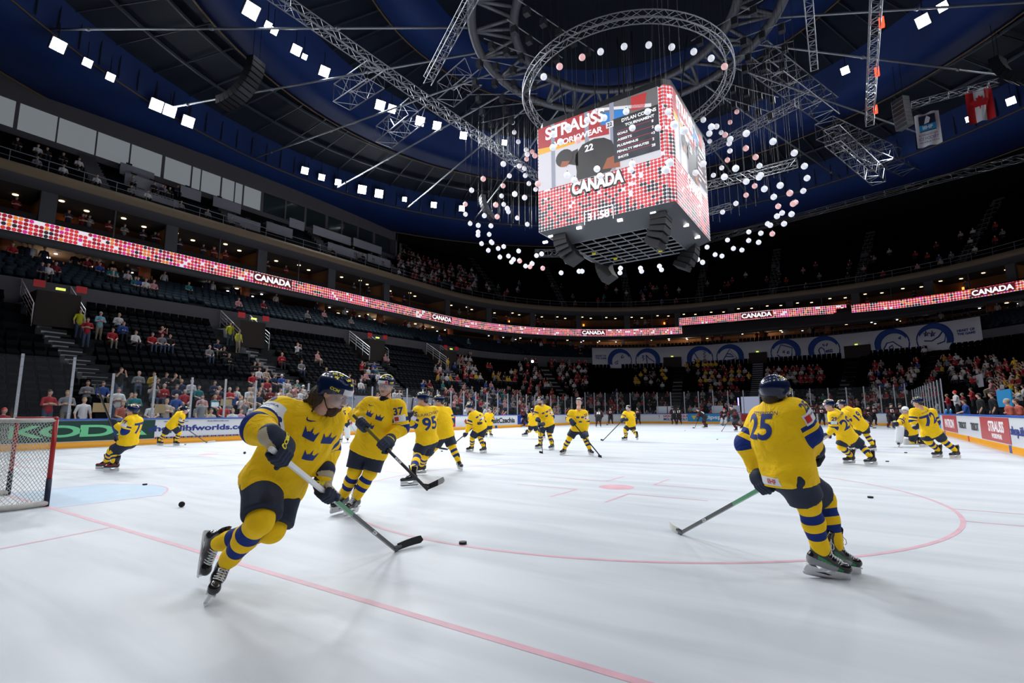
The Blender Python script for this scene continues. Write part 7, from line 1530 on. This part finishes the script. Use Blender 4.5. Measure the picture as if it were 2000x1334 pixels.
swe(dict(head=(1040,803,0), N=(1040,808,0), P=(1041,827,0), sL=(1035,811,0), sR=(1046,811,0), eL=(1034,818,0), eR=(1049,819,0), gL=(1036,824,0), gR=(1046,825,0), hL=(1037,829,0), hR=(1044,829,0), kL=(1036,841,0), kR=(1048,842,0), aL=(1027,845), aR=(1061,848)),
    'distant yellow skater half hidden behind the upright bearded skater', face=vec(-.5, 0, -.8), skX=[vec(-1, 0, 0), vec(-.8, 0, 0)], zL=.3)
swe(dict(head=(1619,792,0), N=(1625,803,0), P=(1655,853,0), sL=(1626,812,-.12), sR=(1650,808,.10), eL=(1627,836,-.15), eR=(1648,836,.2), gL=(1617,849,-.15), gR=(1630,845,.1), hL=(1648,858,-.06), hR=(1664,856,.06), kL=(1643,872,-.05), kR=(1682,870,.05), aL=(1662,890), aR=(1702,893)),
    'player 29 in yellow jersey leaning left, seen from behind', face=vec(-.95, -.15, -.1), skX=[vec(-.95, 0, .1), vec(-.95, 0, .1)], grip='R', stick_=('both', (1594,868), (1586,869), 'black hockey stick held by player 29'), decals=[('back', '29', .52, .26, 0), ('name', 'HOLMBERG', .82, .05), ('sleeve', 'L', .25, vec(-.2, .2, 1), [('29', .09, 0, 0)]), ('sleeve', 'L', .55, vec(-.2, .2, 1), [('patch', .9, 0, 0)])])
swe(dict(head=(1643,790,0), N=(1651,798,0), P=(1682,831,0), sL=(1650,802,-.1), sR=(1674,802,.1), eL=(1655,820,-.1), eR=(1680,820,.1), gL=(1650,832,-.1), gR=(1662,832,.1), hL=(1677,835,-.05), hR=(1688,834,.05), kL=(1672,850,0), kR=(1692,848,0), aL=(1668,868), aR=(1705,869)),
    'player 19 in yellow jersey skating just beyond player 29', face=vec(-.95, -.1, -.1), skX=[vec(-.9, 0, .2), vec(-.9, 0, .2)], decals=[('back', '19', .52, .25, 0)])
swe(dict(head=(1792,786,0), N=(1796,797,0), P=(1819,842,0), sL=(1784,804,-.03), sR=(1820,804,.03), eL=(1783,823,-.06), eR=(1828,824,0), gL=(1790,834,-.12), gR=(1806,836,.15), hL=(1810,847,0), hR=(1830,846,0), kL=(1812,861,0), kR=(1842,860,0), aL=(1833,880), aR=(1867,881)),
    'player 72 in yellow jersey seen from behind near the right boards', face=vec(-.6, -.1, -.75), skX=[vec(-.9, 0, .1), vec(-.9, 0, .1)], grip='R', stick_=('one', (1880,892) if False else (1838,884), (1828,884), 'black hockey stick behind the legs of player 72'), decals=[('back', '72', .55, .30, .0), ('name', 'NYQUIST', .85, .045)])
swe(dict(head=(1768,802,0), N=(1771,808,0), P=(1779,842,0), sL=(1764,815,0), sR=(1780,813,.1), eL=(1757,826,-.1), eR=(1782,828,.1), gL=(1747,828,-.2), gR=(1764,838,-.1), hL=(1771,846,0), hR=(1785,846,0), kL=(1758,843,-.1), kR=(1782,862,.1), aL=(1756,862), aR=(1800,862,.4)),
    'goaltender in yellow jersey kneeling on one knee beside player 72', face=vec(-.7, -.1, .5), skX=[vec(-.6, 0, .6), vec(.9, 0, 0)], goalie=True, helm='white', hair=None, decals=[('sleeve', 'L', .35, vec(-.1, .2, 1), [('31', .09, 0, 0)])])
swe(dict(head=(672,787,0), N=(672,795,0), P=(672,821,0), sL=(664,799,0), sR=(682,799,0), eL=(660,812,0), eR=(686,812,0), gL=(661,824,-.2), gR=(682,826,-.3), hL=(668,825,0), hR=(677,825,0), kL=(666,842,0), kR=(678,842,0), aL=(666,855), aR=(679,855)),
    'goaltender 35 in yellow and white pads half hidden behind the long-haired skater', face=vec(.5, 0, -.8), skX=[vec(-.3, 0, .9), vec(.3, 0, .9)], goalie=True, helm='white', hair=None, grip='R', stick_=('one', (697,849), (705,849), 'goaltender stick held by goaltender 35'), decals=[('back', '35', .6, .22, 0)])
# ---------------------------------------------------------------- black-clad skaters of the other team at the far end
def local_pose(kind, a=0.0):
    lean = {'stand': .12, 'bend': .42, 'stride': .30}[kind]; P = np.array([0, 0, .98 if kind == 'stand' else .88]); N = P+np.array([lean, 0, .56 if kind != 'bend' else .44])
    J = dict(P=P, N=N, head=N+np.array([.09, 0, .15]), sL=N+np.array([-.04, .20, -.07]), sR=N+np.array([-.04, -.20, -.07]))
    J.update(hL=P+[0, .10, -.05], hR=P+[0, -.10, -.05]); st = .28 if kind == 'stride' else 0
    J.update(kL=np.array([.12+st, .15, .52]), kR=np.array([.08-st*.6, -.15, .50]), aL=np.array([-.02+st*.9, .19, .2]), aR=np.array([-.04-st*2.0, -.19, .2+(.12 if kind == 'stride' else 0)]))
    J.update(eL=J['sL']+[.10, .10, -.27], eR=J['sR']+[.10, -.10, -.27]); J.update(gL=np.array([.42, .08, J['eL'][2]-.05]), gR=np.array([.36, -.16, J['eR'][2]-.20]))
    for q in 'LR': J['w'+q] = J['e'+q]*.3+J['g'+q]*.7
    return J
CANL = [((1028,834), 'stride', (-.9, .2), 'black-clad skater striding left behind the distant yellow skater', None, True), ((1169,835), 'bend', (.3, -.9), 'black-clad skater bent forward left of the centre, back to the camera', '22', False),
        ((1193,830), 'stand', (-.2, .9), 'black-clad skater standing upright by the far boards left of player 41', None, True), ((1247,830), 'stand', (-.5, .8), 'black-clad skater standing just right of player 41 at the far boards', None, True),
        ((1317,830), 'stand', (-.2, -.9), 'left of two black-clad skaters standing side by side at the far boards', '11', False), ((1327,830), 'stand', (.1, -.9), 'right of two black-clad skaters standing side by side at the far boards', '17', False),
        ((1378,837), 'bend', (-.8, -.5), 'black-clad skater stickhandling before the sky blue sign', '18', True), ((1440,843), 'stride', (-.9, .3), 'black-clad skater pushing off beside the far goal', '9', True),
        ((1590,831), 'stand', (.3, -.9), 'black-clad skater left of player 29 seen from behind with a white number', '61', False), ((1606,833), 'stand', (-.3, .8), 'black-clad skater behind the head of player 29', None, False),
        ((1690,836), 'stride', (.3, .9), 'black-clad skater in a wide stride right of player 19', None, True), ((1707,832), 'stand', (-.1, .9), 'black-clad skater with a white crest left of the kneeling goaltender', None, False),
        ((1741,838), 'stand', (.0, .9), 'black-clad skater above the blocker of the kneeling goaltender', None, True), ((1757,838), 'stand', (.2, .9), 'black-clad skater just above the mask of the kneeling goaltender', None, False), ((1777,836), 'bend', (.4, .7), 'black-clad skater half hidden behind the head of player 72', None, False)]
def can_at(px, kind, fdir, label, num, stk, goalie=False):
    g = at_z(px[0], px[1], 0); f = vec(fdir[0], 0, fdir[1]); f[2] = 0; f = unit(f); R3 = np.array([[f[0], -f[1], 0], [f[1], f[0], 0], [0, 0, 1]])
    J = {k: R3@A3(v)+A3((g[0], g[1], 0)) for k, v in local_pose(kind).items()}
    dc = [('back', num, .55, .26, 0)] if num else [('crestpatch',)]
    o_ = vec(fdir[0]*.9+.2, 0, fdir[1]*.9); gd = None
    if stk:
        h = J['gR']+f*.55; h[2] = 0; h[:2] += (R3@np.array([0, -.25, 0]))[:2]; sd = unit(h-J['gL']); gd = [sd, sd]; J['gR'] = J['gL']+sd*.38; J['wR'] = J['eR']*.3+J['gR']*.7
        stick('stick of the '+' '.join(label.replace('black-clad skater', 'black skater').split()[:13]), J['gL'], h, h+f*.12+R3@np.array([0, .20, .01]), [(0, 1, 'carbon')], .1)
    r = build_player(J, 'can', label, vox=.045, face=f*1.0+np.array([0, 0, -.15]), skX=[f, f], decals=dc if num else (), gdir=gd, visor=False, goalie=goalie, helm='redh' if goalie else None)
    if not num:
        jo = [c for c in r.children if c.name.startswith('jersey')]
        U = unit(J['N']-J['P']); A = unit(J['sL']-J['sR']); Fr = np.cross(A, U); base = A3(r.location[:])
        project('crest', [(np.array([(a, c, 0) for a, c in rect(.24, .20)]), [(0,1,2,3)], 0, 0, 0, 1, 0), (np.array([(a, c, 0) for a, c in rect(.13, .12)]), [(0,1,2,3)], 1, .0, 0, 1, .004)], bvh_of(jo[0]), J['P']-base+U*.36, -np.cross(Fr, U), U, [M['ink'], M['redp']], r, lift=.006, step=.05)
    return r
HELM[('redh', .016)] = helmet_mesh('helmet', [M['redp']], .016)
for c in CANL: can_at(*c)
can_at((1413,831), 'bend', (-.1, .95), 'goaltender in black with white and red leg pads in front of the far goal', None, True, goalie=True)
# ---------------------------------------------------------------- pucks
b = MB(); b.lathe([(0, 0), (.036, 0), (.0381, .002), (.0381, .0234), (.036, .0254), (0, .0254)], n=28); PK = b.mesh('puck', M['puck'], False)
def puck(u, v, label, z=0.0, tilt=None):
    p = at_z(u, v, z+.0127); o = link('puck', PK); o.location = p-np.array([0, 0, .0127]); tag(o, label, 'puck', 'pucks on the ice')
    if tilt: o.rotation_euler = tilt
for a in [(904,1060,'black puck right of the long-haired skater\'s stick blade'), (1700,971,'black puck lying inside the near faceoff circle right of player 25'), (283,946,'black puck at the top edge of the blue goal crease'), (362,868,'black puck just right of the skates of player 71'),
          (863,881,'black puck under the blade at the left of the bearded bent skater'), (1733,901,'black puck right of the skates of player 29'), (1769,884,'black puck between player 29 and player 72'), (1606,872,'black puck between the sticks left of player 29'), (1401,858,'small black puck at the right rim of the centre circle'), (1338,841,'tiny black puck by the skater before the sky blue sign'), (1370,834,'tiny black puck near the far goal')]: puck(*a)
puck(355, 985, 'black puck standing on edge between the net and the long-haired skater', .0, None)
o = bpy.data.objects[[q.name for q in bpy.data.objects if q.name.startswith('puck')][-1]]; pp = at_z(355, 985, .038); o.location = pp+vec(.0, 0, -.0127); o.rotation_euler = (Vector(vec(.25, .1, 1))).to_track_quat('Z', 'Y').to_euler(); o.location = pp-Vector(vec(.25, .1, 1)).normalized()*.0127
puck(478, 884, 'black puck bouncing above the ice left of the long-haired skater', .10, (.6, .9, 0))
